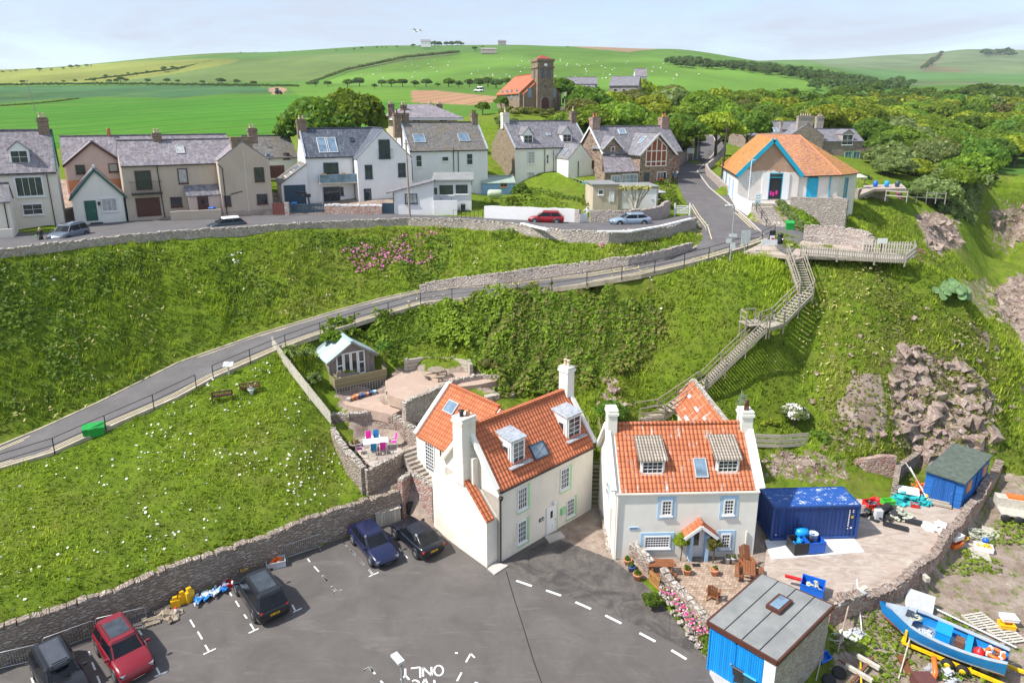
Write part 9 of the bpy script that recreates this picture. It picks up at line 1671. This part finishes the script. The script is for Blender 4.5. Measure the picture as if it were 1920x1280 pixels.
def buoy(label,loc,r,mat):t=T('buoy',label,'buoy',loc);q=MB();q.lathe((0,0,r),[(.02,-r),(r*.6,-r*.8),(r*.95,-r*.3),(r,0),(r*.95,r*.3),(r*.6,r*.8),(r*.15,r),(r*.12,r*1.2)],14);q.build('float',M[mat],t);return t
def pallet(label,loc,rz,mat='pale',s=1.,n_=7):
 t=T('pallet',label,'pallet',loc,rz);q=MB();[q.box(-.55*s,-.5*s+i*s/n_,.1,.55*s,-.5*s+i*s/n_+.09*s,.13)for i in range(n_)];q.build('boards',M[mat],t);q=MB();[q.box(x*s-.05,-.5*s,0,x*s+.05,.5*s,.1)for x in(-.5,0,.5)];q.build('bearers',M[mat],t);return t
def coil(name,label,loc,r,mat,n_=9,h_=.3,cat='rope'):
 g=random.Random(n_);pts=[];
 for i in range(n_*14):a=i*6.283/14;rr=r*(.45+.5*g.random());pts.append((math.cos(a)*rr,math.sin(a)*rr*.8,.04+h_*i/(n_*14)+g.uniform(-.04,.04)))
 return MB().tube(pts,.03,4).build(name,M[mat],None,loc,0,label,cat)
def heap(name,label,loc,r,mat,n_=30,s=.3,cat='heap',h_=.5,seed=1):
 g=random.Random(seed);q=MB()
 for _ in range(n_):a=g.uniform(0,6.28);d=r*math.sqrt(g.random());w_=s*g.uniform(.4,1.2);q.ob((math.cos(a)*d,math.sin(a)*d*.7,g.uniform(0,h_)*(1-d/r*.7)),(w_,w_*g.uniform(.4,1),w_*.3),g.random()*3,None,g.uniform(-.6,.6),g.uniform(-.6,.6))
 return q.build(name,M[mat],None,loc,0,label,cat)
def stick(label,a,b,r=.04,mat='pale',name='pole',cat='pole'):a=Ve(a);b=Ve(b);return MB().tube([(0,0,0),(b-a)*.5,b-a],r,6).build(name,M[mat],None,a,0,label,cat)
A=G(1661,1133,.95);B=G(1890,1236,.55);d=A-B;L_=d.xy.length;bz=-.1
bt=T('fishing_boat','open blue fishing boat with grey gunwales resting on a yellow trailer','boat',Ve((B.x,B.y,bz)),math.atan2(d.y,d.x));M['hull']=simple('blue_hull_paint',(.01,.2,.52),.4,var=.12);M['antifoul']=simple('faded_pink_antifouling',(.5,.2,.2),.8,var=.25);M['deckgrey']=simple('grey_deck_paint',(.36,.42,.47),.6,var=.15)
ST=[];
for i in range(13):
 t=i/12;hb=1.12*(math.sin(math.pi*min(1,.18+t*.62))**.7)*(1-max(0,t-.72)/.28)**.75 if t<1 else.02;sh=.72+.5*(t-.35)**2*2.;kz=-.35+.0*t+(.75*(t-.8)/.2 if t>.8 else 0)*.6;ST.append((t*L_,max(.03,hb),sh,kz))
def hull(fr0,fr1,grow=0.):
 vs=[];pr=[(0,0),(.45,.1),(.78,.33),(.93,.62),(1,1)]
 for x,hb,sh,kz in ST:
  row=[(x+(.35*f if x>L_*.95 else 0),y*(hb+grow),kz+(sh-kz)*f)for y,f in pr if fr0<=f<=fr1];vs.append([(a,-b,c)for a,b,c in row[::-1]]+([(a,b,c)for a,b,c in row]if fr0>0 else[(a,b,c)for a,b,c in row[1:]]))
 return vs
def skin_(rows,mat,name,par,split=None):
 q=MB();n_=len(rows[0]);vs=[v for r in rows for v in r];fs=[(i*n_+k,i*n_+k+1,(i+1)*n_+k+1,(i+1)*n_+k)for i in range(len(rows)-1)for k in range(n_-1)if k!=split];q.raw(vs,fs,sm=True);q.face(rows[0])if split is None else None;return q.build(name,M[mat],par)
skin_(hull(0,.34,.0),'antifoul','bottom',bt);r_=hull(.3,1.);skin_(r_,'hull','hull',bt,split=len(r_[0])//2-1)
q=MB();q.face([r_[0][k]for k in range(len(r_[0]))]);q.build('transom',M['hull'],bt)
q=MB()
for s_ in(-1,1):
 for a,b in zip(ST[:-1],ST[1:]):q.hexa([(a[0],s_*a[1],a[2]-.02),(b[0],s_*b[1],b[2]-.02),(b[0],s_*max(0,b[1]-.22),b[2]-.02),(a[0],s_*(a[1]-.22),a[2]-.02),(a[0],s_*(a[1]+.03),a[2]+.04),(b[0],s_*(b[1]+.03),b[2]+.04),(b[0],s_*max(0,b[1]-.22),b[2]+.04),(a[0],s_*(a[1]-.22),a[2]+.04)])
q.build('gunwale',M['deckgrey'],bt);q=MB();q.prism([(x,-(hb-.15))for x,hb,_,_2 in ST[:-2]]+[(x,hb-.15)for x,hb,_,_2 in ST[:-2]][::-1],.05,.12);q.build('floor',M['metal'],bt)
q=MB();q.prism([(ST[i][0],-ST[i][1]+.1)for i in(9,10,11,12)]+[(ST[i][0],ST[i][1]-.1)for i in(11,10,9)],.85,[1.0,1.05,1.1,1.15,1.1,1.05,1.]);fd=q.build('foredeck',M['deckgrey'],bt);q=MB();q.box(L_*.76,-.3,1.05,L_*.82,.3,1.12);q.build('hatch',M['glass'],fd)
q=MB();q.box(L_*.44,-.45,.1,L_*.56,.45,.95);q.ob((L_*.5,0,.98),(L_*.13,1.,.08));q.build('engine_box',M['brightblue'],bt);MB().box(L_*.33,-.25,.1,L_*.4,.3,.75).build('locker',M['rust'],bt);MB().box(L_*.27,-.9,.55,L_*.32,.9,.62).build('thwart',M['brightblue'],bt)
q=MB();q.box(.55,-.015,.0,.57,.01,.01);
q=MB();[q.box(.35+i*.1,-ST[0][1]*1.02-.0,.42,.41+i*.1,-ST[0][1]*.98+.03,.5)for i in range(6)];q.build('name_lettering',M['wp'],bt)
Rb=Matrix.Rotation(bt.rotation_euler.z,3,'Z');bp=lambda x,y,z:bt.location+Rb@Ve((x,y,z))
buoy('red-orange buoy lying in the stern of the blue boat',bp(L_*.21,.1,.15),.3,'red');buoy('small orange buoy hanging on the side of the blue boat',bp(L_*.45,-1.3,.05),.18,'orange')
t=T('basket','round wicker basket beside the buoy in the blue boat','basket',bp(L_*.16,-.1,.15));q=MB();q.lathe((0,0,0),[(.2,0),(.26,.35),(.28,.4),(.2,.38)],12);q.build('body',M['rope'],t)
t=T('life_ring','orange and white life ring in the stern of the blue boat','life ring',bp(.55,.05,.75));MB().tube([(math.cos(i*6.2832/16)*.38,math.sin(i*6.2832/16)*.38,0)for i in range(17)],.1,6,cap=False).build('ring',M['orange'],t)
for a in(0,1.57,3.14,4.71):MB().ob((math.cos(a)*.38,math.sin(a)*.38,0),(.24,.1,.23),a).build('band',M['wp'],t)
heap('net_heap','brown and teal netting heaped in the stern of the blue boat',bp(L_*.11,.0,.3),.45,'rust',24,.25,'net');heap('gear_heap','white and dark tackle on the floor of the blue boat',bp(L_*.65,0,.15),.5,'lgrey',16,.25,'gear');crate('fish_box','white fish box near the engine box of the blue boat',bp(L_*.63,.3,.15),.4,(.6,.35,.2),'wp')
coil('rope','pale green rope looped over the foredeck of the blue boat',bp(L_*.74,.1,.95),.4,'rope',4,.1)
tr=T('boat_trailer','chipped yellow steel boat trailer under the blue boat','trailer',Ve((B.x,B.y,-.75)),bt.rotation_euler.z);q=MB()
for y in(-.85,.85):q.beam((-1.6,y,.35),(L_*.8,y,.35),.14,.16)
for x in(-1.5,L_*.25,L_*.55,L_*.8):q.beam((x,-.85,.35),(x,.85,.35),.1,.12)
for x in(-1.5,L_*.78):
 for y in(-.85,.85):q.beam((x,y,.35),(x,y,1.2),.12,.12)
q.build('frame',M['yellowp'],tr);q=MB();[q.beam((x,-.5,.42),(x,.5,.42),.3,.12)for x in(L_*.15,L_*.45,L_*.7)];q.build('chock',M['polew'],tr)
for x in(L_*.3,L_*.42):
 for y in(-1.1,1.1):q=MB();q.lathe((x,y,.32),[(.16,-.1),(.31,-.1),(.31,.1),(.16,.1)],14,axis='y');wh=q.build('wheel',M['rubber'],tr);q=MB();q.lathe((x,y,.32),[(.02,-.11),(.16,-.11),(.16,.11),(.02,.11)],10,axis='y');q.build('hub',M['yellowp'],wh)
q=MB();q.beam((L_*.3,1.1,.32),(L_*.3,-1.1,.32),.06);q.beam((L_*.42,1.1,.32),(L_*.42,-1.1,.32),.06);q.build('axle',M['rust'],tr)
gnd=lambda p:Ve((p.x,p.y,hgt(p.x,p.y)))
gz=lambda px,py:gnd(G(px,py,-.72))
stick('long grey steel pole lying beyond the blue boat',gz(1722,1132)+Ve((0,0,.15)),gz(1905,1218)+Ve((0,0,.2)),.08,'metal');stick('timber pole leaning from the ground to the yard wall',gz(1570,1225),gz(1592,1150)+Ve((0,0,1.2)),.05,'polew');stick('thin white pole propped by the pale trays',gz(1616,1185),gz(1600,1130)+Ve((0,0,.8)),.04,'wp');stick('long bamboo-like pole standing at the corner of the garage',gz(1530,1275),gz(1548,1205)+Ve((0,0,.6)),.03,'pale');stick('pale pole rising in front of the yellow trailer',gz(1683,1278),gz(1707,1200)+Ve((0,0,.8)),.04,'pale')
stick('rusty rail lying in the weeds right of the garage',gz(1572,1236),gz(1655,1290),.06,'rust','rail','rail')
pallet('silvery pallet between the two poles beyond the boat',gz(1877-40,1165),.2,'pale',1.3);
pallet('grey pallet under the yellow and white fish boxes',gz(1885,1190),.15,'pale',1.4);crate('fish_box','yellow fish box under a white one at the right edge',gz(1886,1178)+Ve((0,0,.14)),-.2,(.8,.5,.25),'yellow');crate('fish_box','white fish box stacked on the yellow one at the right edge',gz(1889,1172)+Ve((0,0,.42)),-.15,(.85,.55,.22),'wp')
crate('tray','white shallow tray lying in the grass right of the garage',gz(1594,1192),.5,(.6,1.,.12),'wp',cat='tray');crate('tray','grey wire tray beside the white tray',gz(1612,1190),.5,(.5,.9,.14),'lgrey','grey',cat='tray');crate('trug','bright blue tub tipped in the weeds beside the garage wall',gz(1541,1238),.5,(.8,.45,.3),'blue',cat='tub',tilt=.5)
t=T('dinghy_cover','grey sheet leaning against the wall behind the boat','sheet',gz(1722,1142));MB().ob((0,0,.5),(1.5,.06,1.2),R(-35),None,R(-45)).build('sheet',M['grey'],t)
for i,(a,b,lb)in enumerate(((1572,1262,'black tyre lying flat in front of the cart axle'),(1553,1276,'black tyre at the bottom edge right of the garage'))):t=T('tyre',lb,'tyre',gz(a,b));q=MB();q.lathe((0,0,.12),[(.2,-.1),(.36,-.1),(.38,0),(.36,.1),(.2,.1)],16);q.build('tread',M['rubber'],t);t.rotation_euler.x=.5
t=T('cart_frame','rusty cart axle with orange beam and timber blocks','cart',gz(1615,1265),R(40));MB().beam((-1.2,0,.3),(1.3,0,.4),.14).build('axle_beam',M['rust'],t);MB().beam((-.4,-.7,.42),(-.4,.7,.42),.2).build('block',M['pale'],t);MB().beam((.7,-.6,.48),(.7,.6,.48),.2).build('block',M['pale'],t);MB().beam((-1.,-.4,.3),(1.2,.6,.1),.08).build('strut',M['yellowp'],t)
pallet('small dark slatted pallet in front of the trailer wheel',gz(1712,1262),.3,'polew',.8);MB().box(-.2,-.7,0,.2,.7,.15).build('timber_board',M['brownw'],None,gz(1697,1248),-.2,'reddish board lying beside the small dark pallet','board')
heap('gear_heap','dark heap of tackle with orange floats in front of the trailer',gz(1765,1268),.9,'grey',40,.3,'gear',.6,4);MB().tube([gz(1748,1248)-gz(1748,1275)+Ve((0,0,.6)),Ve((.1,0,.5)),Ve((0,0,.1))],.14,7).build('float_string',M['orange'],None,gz(1748,1275),0,'string of orange and white floats beside the tackle heap','floats');MB().ob((0,0,.3),(1.,.8,.6)).build('red_box',M['bw1'],None,gz(1730,1285),0,'dark red box at the bottom edge below the trailer','box')
coil('rope','pale rope tangled in the weeds at the garage corner',gz(1565,1200),.6,'rope',5,.15)
for i,(a,b,c,d_,lb)in enumerate(((1572,1128,1625,1102,'white plank lying on the yard wall'),(1570,1136,1622,1112,'second plank lying on the yard wall below the white one'),(1702,1055,1740,1090,'squared timber balk at the end of the yard wall'))):P_=G(a,b,.8 if i<2 else.3);Q_=G(c,d_,.9 if i<2 else.35);MB().beam((0,0,.1),Q_-P_+Ve((0,0,.1)),.28,.08 if i<2 else.3).build('plank',M['pale' if i!=1 else 'grey'],None,P_,0,lb,'plank')
z0=.44;crate('fish_tub','black square fish tub in front of the container',G(1496,1030,z0),R(8),(1.15,1.,.78),'blackplastic','brightblue','tub');crate('fish_tub','deep blue fish tub in front of the container',G(1524,1028,z0),R(8),(1.15,1.,.78),'blue',None,'tub')
t=T('bucket','grey round bucket standing in the blue fish tub','bucket',G(1528,1024,z0)+Ve((-.15,.1,.1)));q=MB();q.lathe((0,0,0),[(.24,0),(.3,.85),(.33,.87),(.27,.87),(.22,.1)],14);q.build('body',M['lgrey'],t)
t=T('bucket','blue drum lying in the black fish tub','drum',G(1502,1020,z0)+Ve((0,.1,.65)));q=MB();q.lathe((0,0,.2),[(.1,-.4),(.28,-.38),(.3,0),(.28,.38),(.1,.4)],14,axis='x');q.build('body',M['brightblue'],t)
crate('fish_tub','blue fish tub full of pale net behind the garage roof',G(1522,1112,.32),R(-30),(1.3,1.1,.8),'blue','rope','tub');MB().box(-.5,-.1,0,.5,.1,.12).build('plank',M['red'],None,G(1486,1100,.3)+Ve((0,0,.6)),R(-25),'bright red board beside the blue tub behind the garage','board')
pallet('upright pallet leaning behind the container',G(1612,958,.35),0,'pale',1.1).rotation_euler.x=R(70)
zy=lambda x,y,z=.33:G(1400+x/3.692,780+y/3.692,z)
crate('fish_box','red fish box beside the upright pallet',zy(860,650),.1,(1.,.8,.7),'red','navy');crate('fish_box','lime green fish box on the heap of bags',zy(970,640)+Ve((0,0,.4)),.1,(.9,.5,.35),'lime');heap('bag_heap','black plastic bags and sheeting in front of the fish boxes',zy(930,680),1.3,'blackplastic',45,.6,'bags',.7,2);heap('net_heap','heap of pale netting and blue cans in the yard',zy(1060,700),.8,'rope',45,.35,'net',.8,3);MB().ob((0,0,.06),(1.6,.6,.04),R(-30)).build('rubber_sheet',M['black'],None,zy(1030,765),0,'flat black sheet lying at the front of the heap','sheet');MB().ob((0,0,.12),(1.3,.5,.2),R(-30)).build('sack',M['blackplastic'],None,zy(1140,735),0,'black sack at the right end of the heap','sack');buoy('yellow buoy in front of the black bags',zy(880,680),.2,'yellow');MB().ob((0,0,.4),(.5,.35,.8)).build('can',M['lgrey'],None,zy(905,715),0,'grey plastic can standing by the yellow buoy','can')
heap('gear_heap','red boards and white sheets piled against the pink wall',zy(930,610),.9,'red',16,.5,'gear',.6,6);heap('creel_heap','teal netted lobster creels piled by the stone wall',zy(1100,590),.9,'teal',50,.5,'creels',1.,7);heap('creel_heap','teal creels in front of the blue hut',zy(1200,600),.7,'teal',40,.4,'creels',.7,8);MB().ob((0,0,.8),(1.4,.7,.08),-.4,None,.4).build('white_lid',M['wp'],None,zy(1110,580),0,'white-edged lid lying across the teal creels','lid');crate('fish_box','small bright red box in front of the creels',zy(1160,625),-.3,(.5,.35,.25),'red');heap('float_heap','orange and red floats strewn above the creels',zy(1180,520),.7,'orange',18,.35,'floats',1.1,9);buoy('orange buoy hanging by the dan poles',zy(1232,560)+Ve((0,0,.8)),.25,'orange');buoy('little yellow buoy among the creels',zy(1240,590)+Ve((0,0,.3)),.15,'yellow')
for i,(a,b,lb)in enumerate((((1290,615),(1100,320),'tallest pale dan pole leaning beside the blue hut'),((1275,620),(1130,350),'striped dan pole leaning beside the blue hut'),((1285,600),(1150,390),'shortest dan pole leaning beside the blue hut'))):stick(lb,zy(*a),zy(b[0],b[1],2.6-.3*i),.04,['pale','wp','red'][i],'dan_pole','marker pole')
heap('bag_heap','large white sheet crumpled on the concrete by the yard wall',zy(1310,770),.85,'wp',26,.6,'sheet',.18,11);MB().ob((0,0,.35),(.8,.5,.06),-.4,None,.5).build('board',M['pale'],None,zy(1600,530),0,'pale board propped behind the blue hut','board')
zv=lambda x,y,z=-.55:gnd(zy(x,y,z))
crate('fish_box','white insulated box on an orange one beyond the yard wall',zv(1425,920),R(25),(1.,.75,.3),'orange');crate('fish_box','white lid box stacked on the orange one',zv(1425,905)+Ve((0,0,.32)),R(25),(1.,.75,.3),'wp');coil('float_ring','yellow ring-shaped float behind the white box',zv(1495,865),.4,'yellow',3,.1,'float');crate('fish_box','white and yellow box with a blue float on a pallet',zv(1635,930)+Ve((0,0,.15)),R(-25),(1.1,.6,.35),'wp','yellow');buoy('blue float on the white and yellow box',zv(1645,900)+Ve((0,0,.35)),.2,'blue');pallet('slatted pallet beyond the yellow ring float',zv(1545,900),R(-30));pallet('slatted pallet under the white and yellow box',zv(1620,965),R(-25));pallet('slatted pallet behind the netting',zv(1690,800),R(-35));heap('net_heap','heaped pale green netting on the far pallet',zv(1620,830),1.1,'rope',60,.3,'net',.6,12);coil('rope','coil of pale green rope over the netting',zv(1610,840),.9,'rope',8,.5)
t=T('trailer','small grey trailer loaded with boxes and orange floats at the right edge','trailer',zv(1850,690,-.2),R(-20));MB().box(-1.1,-.9,.5,1.1,.9,.6).build('bed',M['pale'],t);MB().box(-1.15,.2,.6,1.1,1.,1.3).build('box',M['pale'],t);MB().ob((.2,.6,1.35),(1.3,.6,.2)).build('floats',M['orange'],t)
for x in(-.8,0,.8):q=MB();q.lathe((x,-.95,.3),[(.1,-.1),(.3,-.1),(.3,.1),(.1,.1)],12,axis='y');q.build('wheel',M['rubber'],t)
heap('timber_pile','pile of mossy timber and paving offcuts against the car park wall',z6(830,430),1.1,'polew',22,.6,'timber',.3,13);pallet('broken grey pallet at the left end of the timber pile',z6(785,455),R(30),'polew',.7)
for i,(x,y,lb)in enumerate(((905,375,'yellow moulded barrier foot nearest the timber pile'),(940,355,'middle yellow moulded barrier foot by the wall'),(978,345,'tallest yellow moulded barrier foot by the blue sheet'))):q=MB();q.prism([(-.25,-.15),(.25,-.15),(.25,.15),(-.25,.15)],0,[.5+.1*i]*4);q.prism([(-.12,-.1),(.12,-.1),(.12,.1),(-.12,.1)],.5+.1*i,.7+.12*i);q.build('barrier_foot',M['yellow'],None,z6(x,y),.4+i*.3,lb,'barrier foot')
t=T('traffic_cone','red and white traffic cone beside the timber pile','traffic cone',z6(908,412));q=MB();q.lathe((0,0,0),[(.2,0),(.2,.03),(.12,.03),(.03,.55)],12);q.build('cone',M['red'],t);q=MB();q.lathe((0,0,.2),[(.1,0),(.068,.16)],12);q.build('band',M['wp'],t)
n=NB('blue_white_tarpaulin');n.end(n.mix(n.ramp(n.noise(n.coord(),1.1,2,.5),[(.48,0.),(.52,1.)]),(.02,.22,.62),(.6,.7,.82)),.5);M['tarp']=n.mat;g=np.random.default_rng(3);nu,nv=26,12;a=z6(1000,365);b=z6(1170,285);q=MB();vs=[]
for i in range(nu):
 for j in range(nv):p=a.lerp(b,i/(nu-1));vs.append((p.x-a.x+(j/nv-.5)*.35+g.uniform(-.04,.04),p.y-a.y-(j/nv-.5)*1.1*(.6+.5*math.sin(i*.9)),.06+abs(math.sin(i*1.1+j*.8))*.22+g.uniform(0,.1)))
q.raw(vs,[(i*nv+j,(i+1)*nv+j,(i+1)*nv+j+1,i*nv+j+1)for i in range(nu-1)for j in range(nv-1)],sm=True);q.build('tarpaulin',M['tarp'],None,a,0,'crumpled blue and white tarpaulin along the foot of the wall','tarpaulin')
crate('fish_box','red fish box behind the black four-by-four',z6(1190,265),R(25),(1.2,.45,.25),'red','lgrey');coil('hose','yellow coil resting on the red box by the black car',z6(1258,215)+Ve((0,0,.3)),.28,'yellow',3,.15,'hose');crate('fish_box','pale grey box of orange and blue gear right of the black four-by-four',z6(1420,165),R(22),(1.2,.7,.45),'lgrey','orange');stick('rusty strip of timber lying behind the black car',z6(1290,190),z6(1380,180)+Ve((0,0,.2)),.05,'rust')
M['straw']=leafm('dead_grass',(.3,.25,.1),(.5,.43,.2),.2)
def rocks(name,label,poly,n_,s0,s1,mat,ymin=0,ymax=140):
 g=random.Random(n_);q=MB();m_=np.argwhere(ip(nxx*.3+PX*.7,nyy*.3+PY*.7,poly)&(YY>ymin)&(YY<ymax));
 for _ in range(n_):
  j,i=m_[g.randrange(len(m_))];s_=s0+(s1-s0)*g.random()**3;x=gx[i]+g.uniform(-.2,.2);y=gy[j]+g.uniform(-.2,.2);M_=Matrix.Rotation(.6+g.uniform(-.5,.5),3,'Z')@Matrix.Rotation(.5+g.uniform(-.4,.4),3,'X')@Matrix.Rotation(g.uniform(-.4,.4),3,'Y');c=Ve((x,y,float(HM[j,i])-s_*.26))
  q.hexa([c+M_@Ve((a*s_*g.uniform(.6,1.2),b*s_*g.uniform(.6,1.2),e*s_*g.uniform(.3,.8)))for a,b,e in[(-.5,-.5,-.5),(.5,-.5,-.5),(.5,.5,-.5),(-.5,.5,-.5),(-.5,-.5,.5),(.5,-.5,.5),(.5,.5,.5),(-.5,.5,.5)]])
 return q.build(name,M[mat],label=label,cat='rocks',kind='stuff')
n=NB('cliff_rock');co=n.coord();c=n.mix(n.ramp(n.noise(co,1.4,8,.75),[(.35,0.),(.62,1.)]),(.2,.125,.1),(.47,.37,.32));c=n.mix(n.ramp(n.noise(co,5,5,.8),[(.55,0.),(.65,1.)]),c,(.7,.64,.58));n.bump(n.noise(co,6,6,.8),1.,.1);c=n.mix(n.ramp(n.noise(co,1.1,7,.75),[(.52,0.),(.62,.8)]),c,(.17,.17,.05));M['rock']=n.end(c,.95,0,.1)
rocks('cliff_rocks','broken purple-grey rock jutting from the cliff face above the blue hut',rock_polys[0],420,.25,1.3,'rock',0,62);rocks('cliff_rocks','rocky scar on the slope left of the cliff face',rock_polys[1],50,.1,.5,'rock',0,62);rocks('cliff_rocks','pinkish rock outcrop in the turf above the container',rock_polys[2],220,.1,.5,'rock',0,62);rocks('boulders','big pale boulder outcrop on the bank of the bay',rock_polys[3],170,.3,1.4,'rock',70);rocks('boulders','rocky knoll on the far side of the bay',rock_polys[4]+[(1940,470)],170,.3,1.8,'rock',90);rocks('boulders','dark shore rocks below the bay cliff',[(1840,540),(1890,525),(1960,520),(1960,640),(1900,620),(1860,590)],320,.3,1.6,'rock',78);rocks('boulders','pale rock bared in the path below the thicket',rock_polys[6],60,.2,.9,'rock',0,70);rocks('cliff_rocks','scattered stones and scree on the headland slope',[(1560,640),(1720,560),(1860,620),(1900,760),(1700,880),(1560,840),(1520,720)],330,.1,.5,'rock',0,66)
rocks('ground_stones','stones and debris strewn over the boat ground',[(1560,1165),(1740,1090),(1850,980),(1920,900),(1990,1290),(1540,1290)],420,.05,.28,'rock',0,50)
scatter('weeds','patches of green weeds on the boat ground',[(1560,1180),(1740,1100),(1850,1000),(1960,920),(1990,1290),(1540,1290)],9,.14,.28,'leafA','weeds',50,0,lump=.8,prob=lambda x,y:(fbm(x*.35,y*.35,3)>.12)*1.)
scatter('weeds','dry brown and green scrub on the headland slope',[(1540,640),(1650,520),(1800,560),(1900,680),(1900,800),(1700,900),(1560,860),(1520,720)],5,.17,.3,'leafE','scrub',66,0,prob=lambda x,y:(fbm(x*.3+4,y*.3,3)>.0)*1.)
scatter('weeds','grass and thrift growing through the cliff rocks',rock_polys[0]+[],9,.14,.25,'leafA','weeds',62,0,prob=lambda x,y:(fbm(x*.5,y*.5,3)>-.05)*.8)
scatter('weeds','dry tufts on the cliff rocks',rock_polys[0]+[],7,.13,.3,'leafE','weeds',62,0,prob=lambda x,y:(fbm(x*.5+7,y*.5,3)>.0)*.8)
scatter('weeds','straw-coloured dead grass through the bank and headland',[(-20,480),(1300,440),(1700,500),(1900,660),(1700,880),(1500,760),(1200,600),(600,590),(-20,840)],1.3,.09,.35,'straw','weeds',80,40,prob=lambda x,y:(fbm(x*.3+2,y*.3,4)>.12)*.8,asp=2.5)
scatter('weeds','taller dark nettles in clumps on the bank between the roads',[(-20,500),(500,440),(1000,440),(1280,470),(780,540),(400,660),(-20,820)],5,.2,.5,'leafB','weeds',80,40,prob=lambda x,y:(fbm(x*.22+8,y*.22,4)>.18)*.9)
scatter('weeds','clumps of darker weeds on the slope beside the stairway',[(1230,560),(1440,500),(1480,560),(1400,640),(1250,740),(1200,700)],6,.2,.45,'leafA','weeds',75,48,prob=lambda x,y:(fbm(x*.25+3,y*.25,4)>.1)*.9)
t=T('seagull','gull flying in front of the skyline farmhouse','gull',GD(781,59,70),R(50));q=MB();q.lathe((0,0,0),[(.01,-.3),(.06,-.2),(.08,0),(.05,.2),(.015,.34)],8,axis='y');q.build('body',M['wp'],t)
for s_ in(-1,1):q=MB();q.hexa([(0,-.08,0),(s_*.35,-.1,.2),(s_*.35,.1,.2),(0,.1,0),(0,-.08,.02),(s_*.35,-.1,.22),(s_*.35,.1,.22),(0,.1,.02)]);q.hexa([(s_*.35,-.1,.2),(s_*.75,.05,.05),(s_*.75,.1,.05),(s_*.35,.1,.2),(s_*.35,-.1,.22),(s_*.75,.05,.07),(s_*.75,.1,.07),(s_*.35,.1,.22)]);q.build('wing',M['grey'],t)
q=MB();q.box(-4200,-60,-4.5,4200,3900,230);M['air']=bpy.data.materials.new('thin_sea_haze');M['air'].use_nodes=True;nt_=M['air'].node_tree;nt_.nodes.clear();o_=nt_.nodes.new('ShaderNodeOutputMaterial');v_=nt_.nodes.new('ShaderNodeVolumePrincipled');v_.inputs['Color'].default_value=(.82,.9,1,1);v_.inputs['Density'].default_value=.00008;nt_.links.new(v_.outputs[0],o_.inputs['Volume']);q.build('haze',M['air'],kind='stuff',label='thin pale sea haze over the hills',cat='haze')
t=T('garden_parasol','pale garden parasol on the terrace behind the hall','parasol',G(1608,352,17.3));MB().tube([(0,0,0),(0,0,2.)],.04,6).build('pole',M['pale'],t);q=MB();q.lathe((0,0,1.7),[(1.3,0),(.05,.5)],8,sm=False);q.build('canopy',M['rope'],t)
for i,(x,m_)in enumerate(((1641,'blue'),(1662,'brightblue'),(1682,'navy'))):shrub_=T('water_butt',['blue upright barrel on the terrace beyond the hall','light blue barrel on the terrace beyond the hall','dark blue barrel at the end of the terrace beyond the hall'][i],'barrel',G(x,350,17.3));q=MB();q.lathe((0,0,0),[(.3,0),(.36,.4),(.3,.9),(.1,.92)],12);q.build('body',M[m_],shrub_)
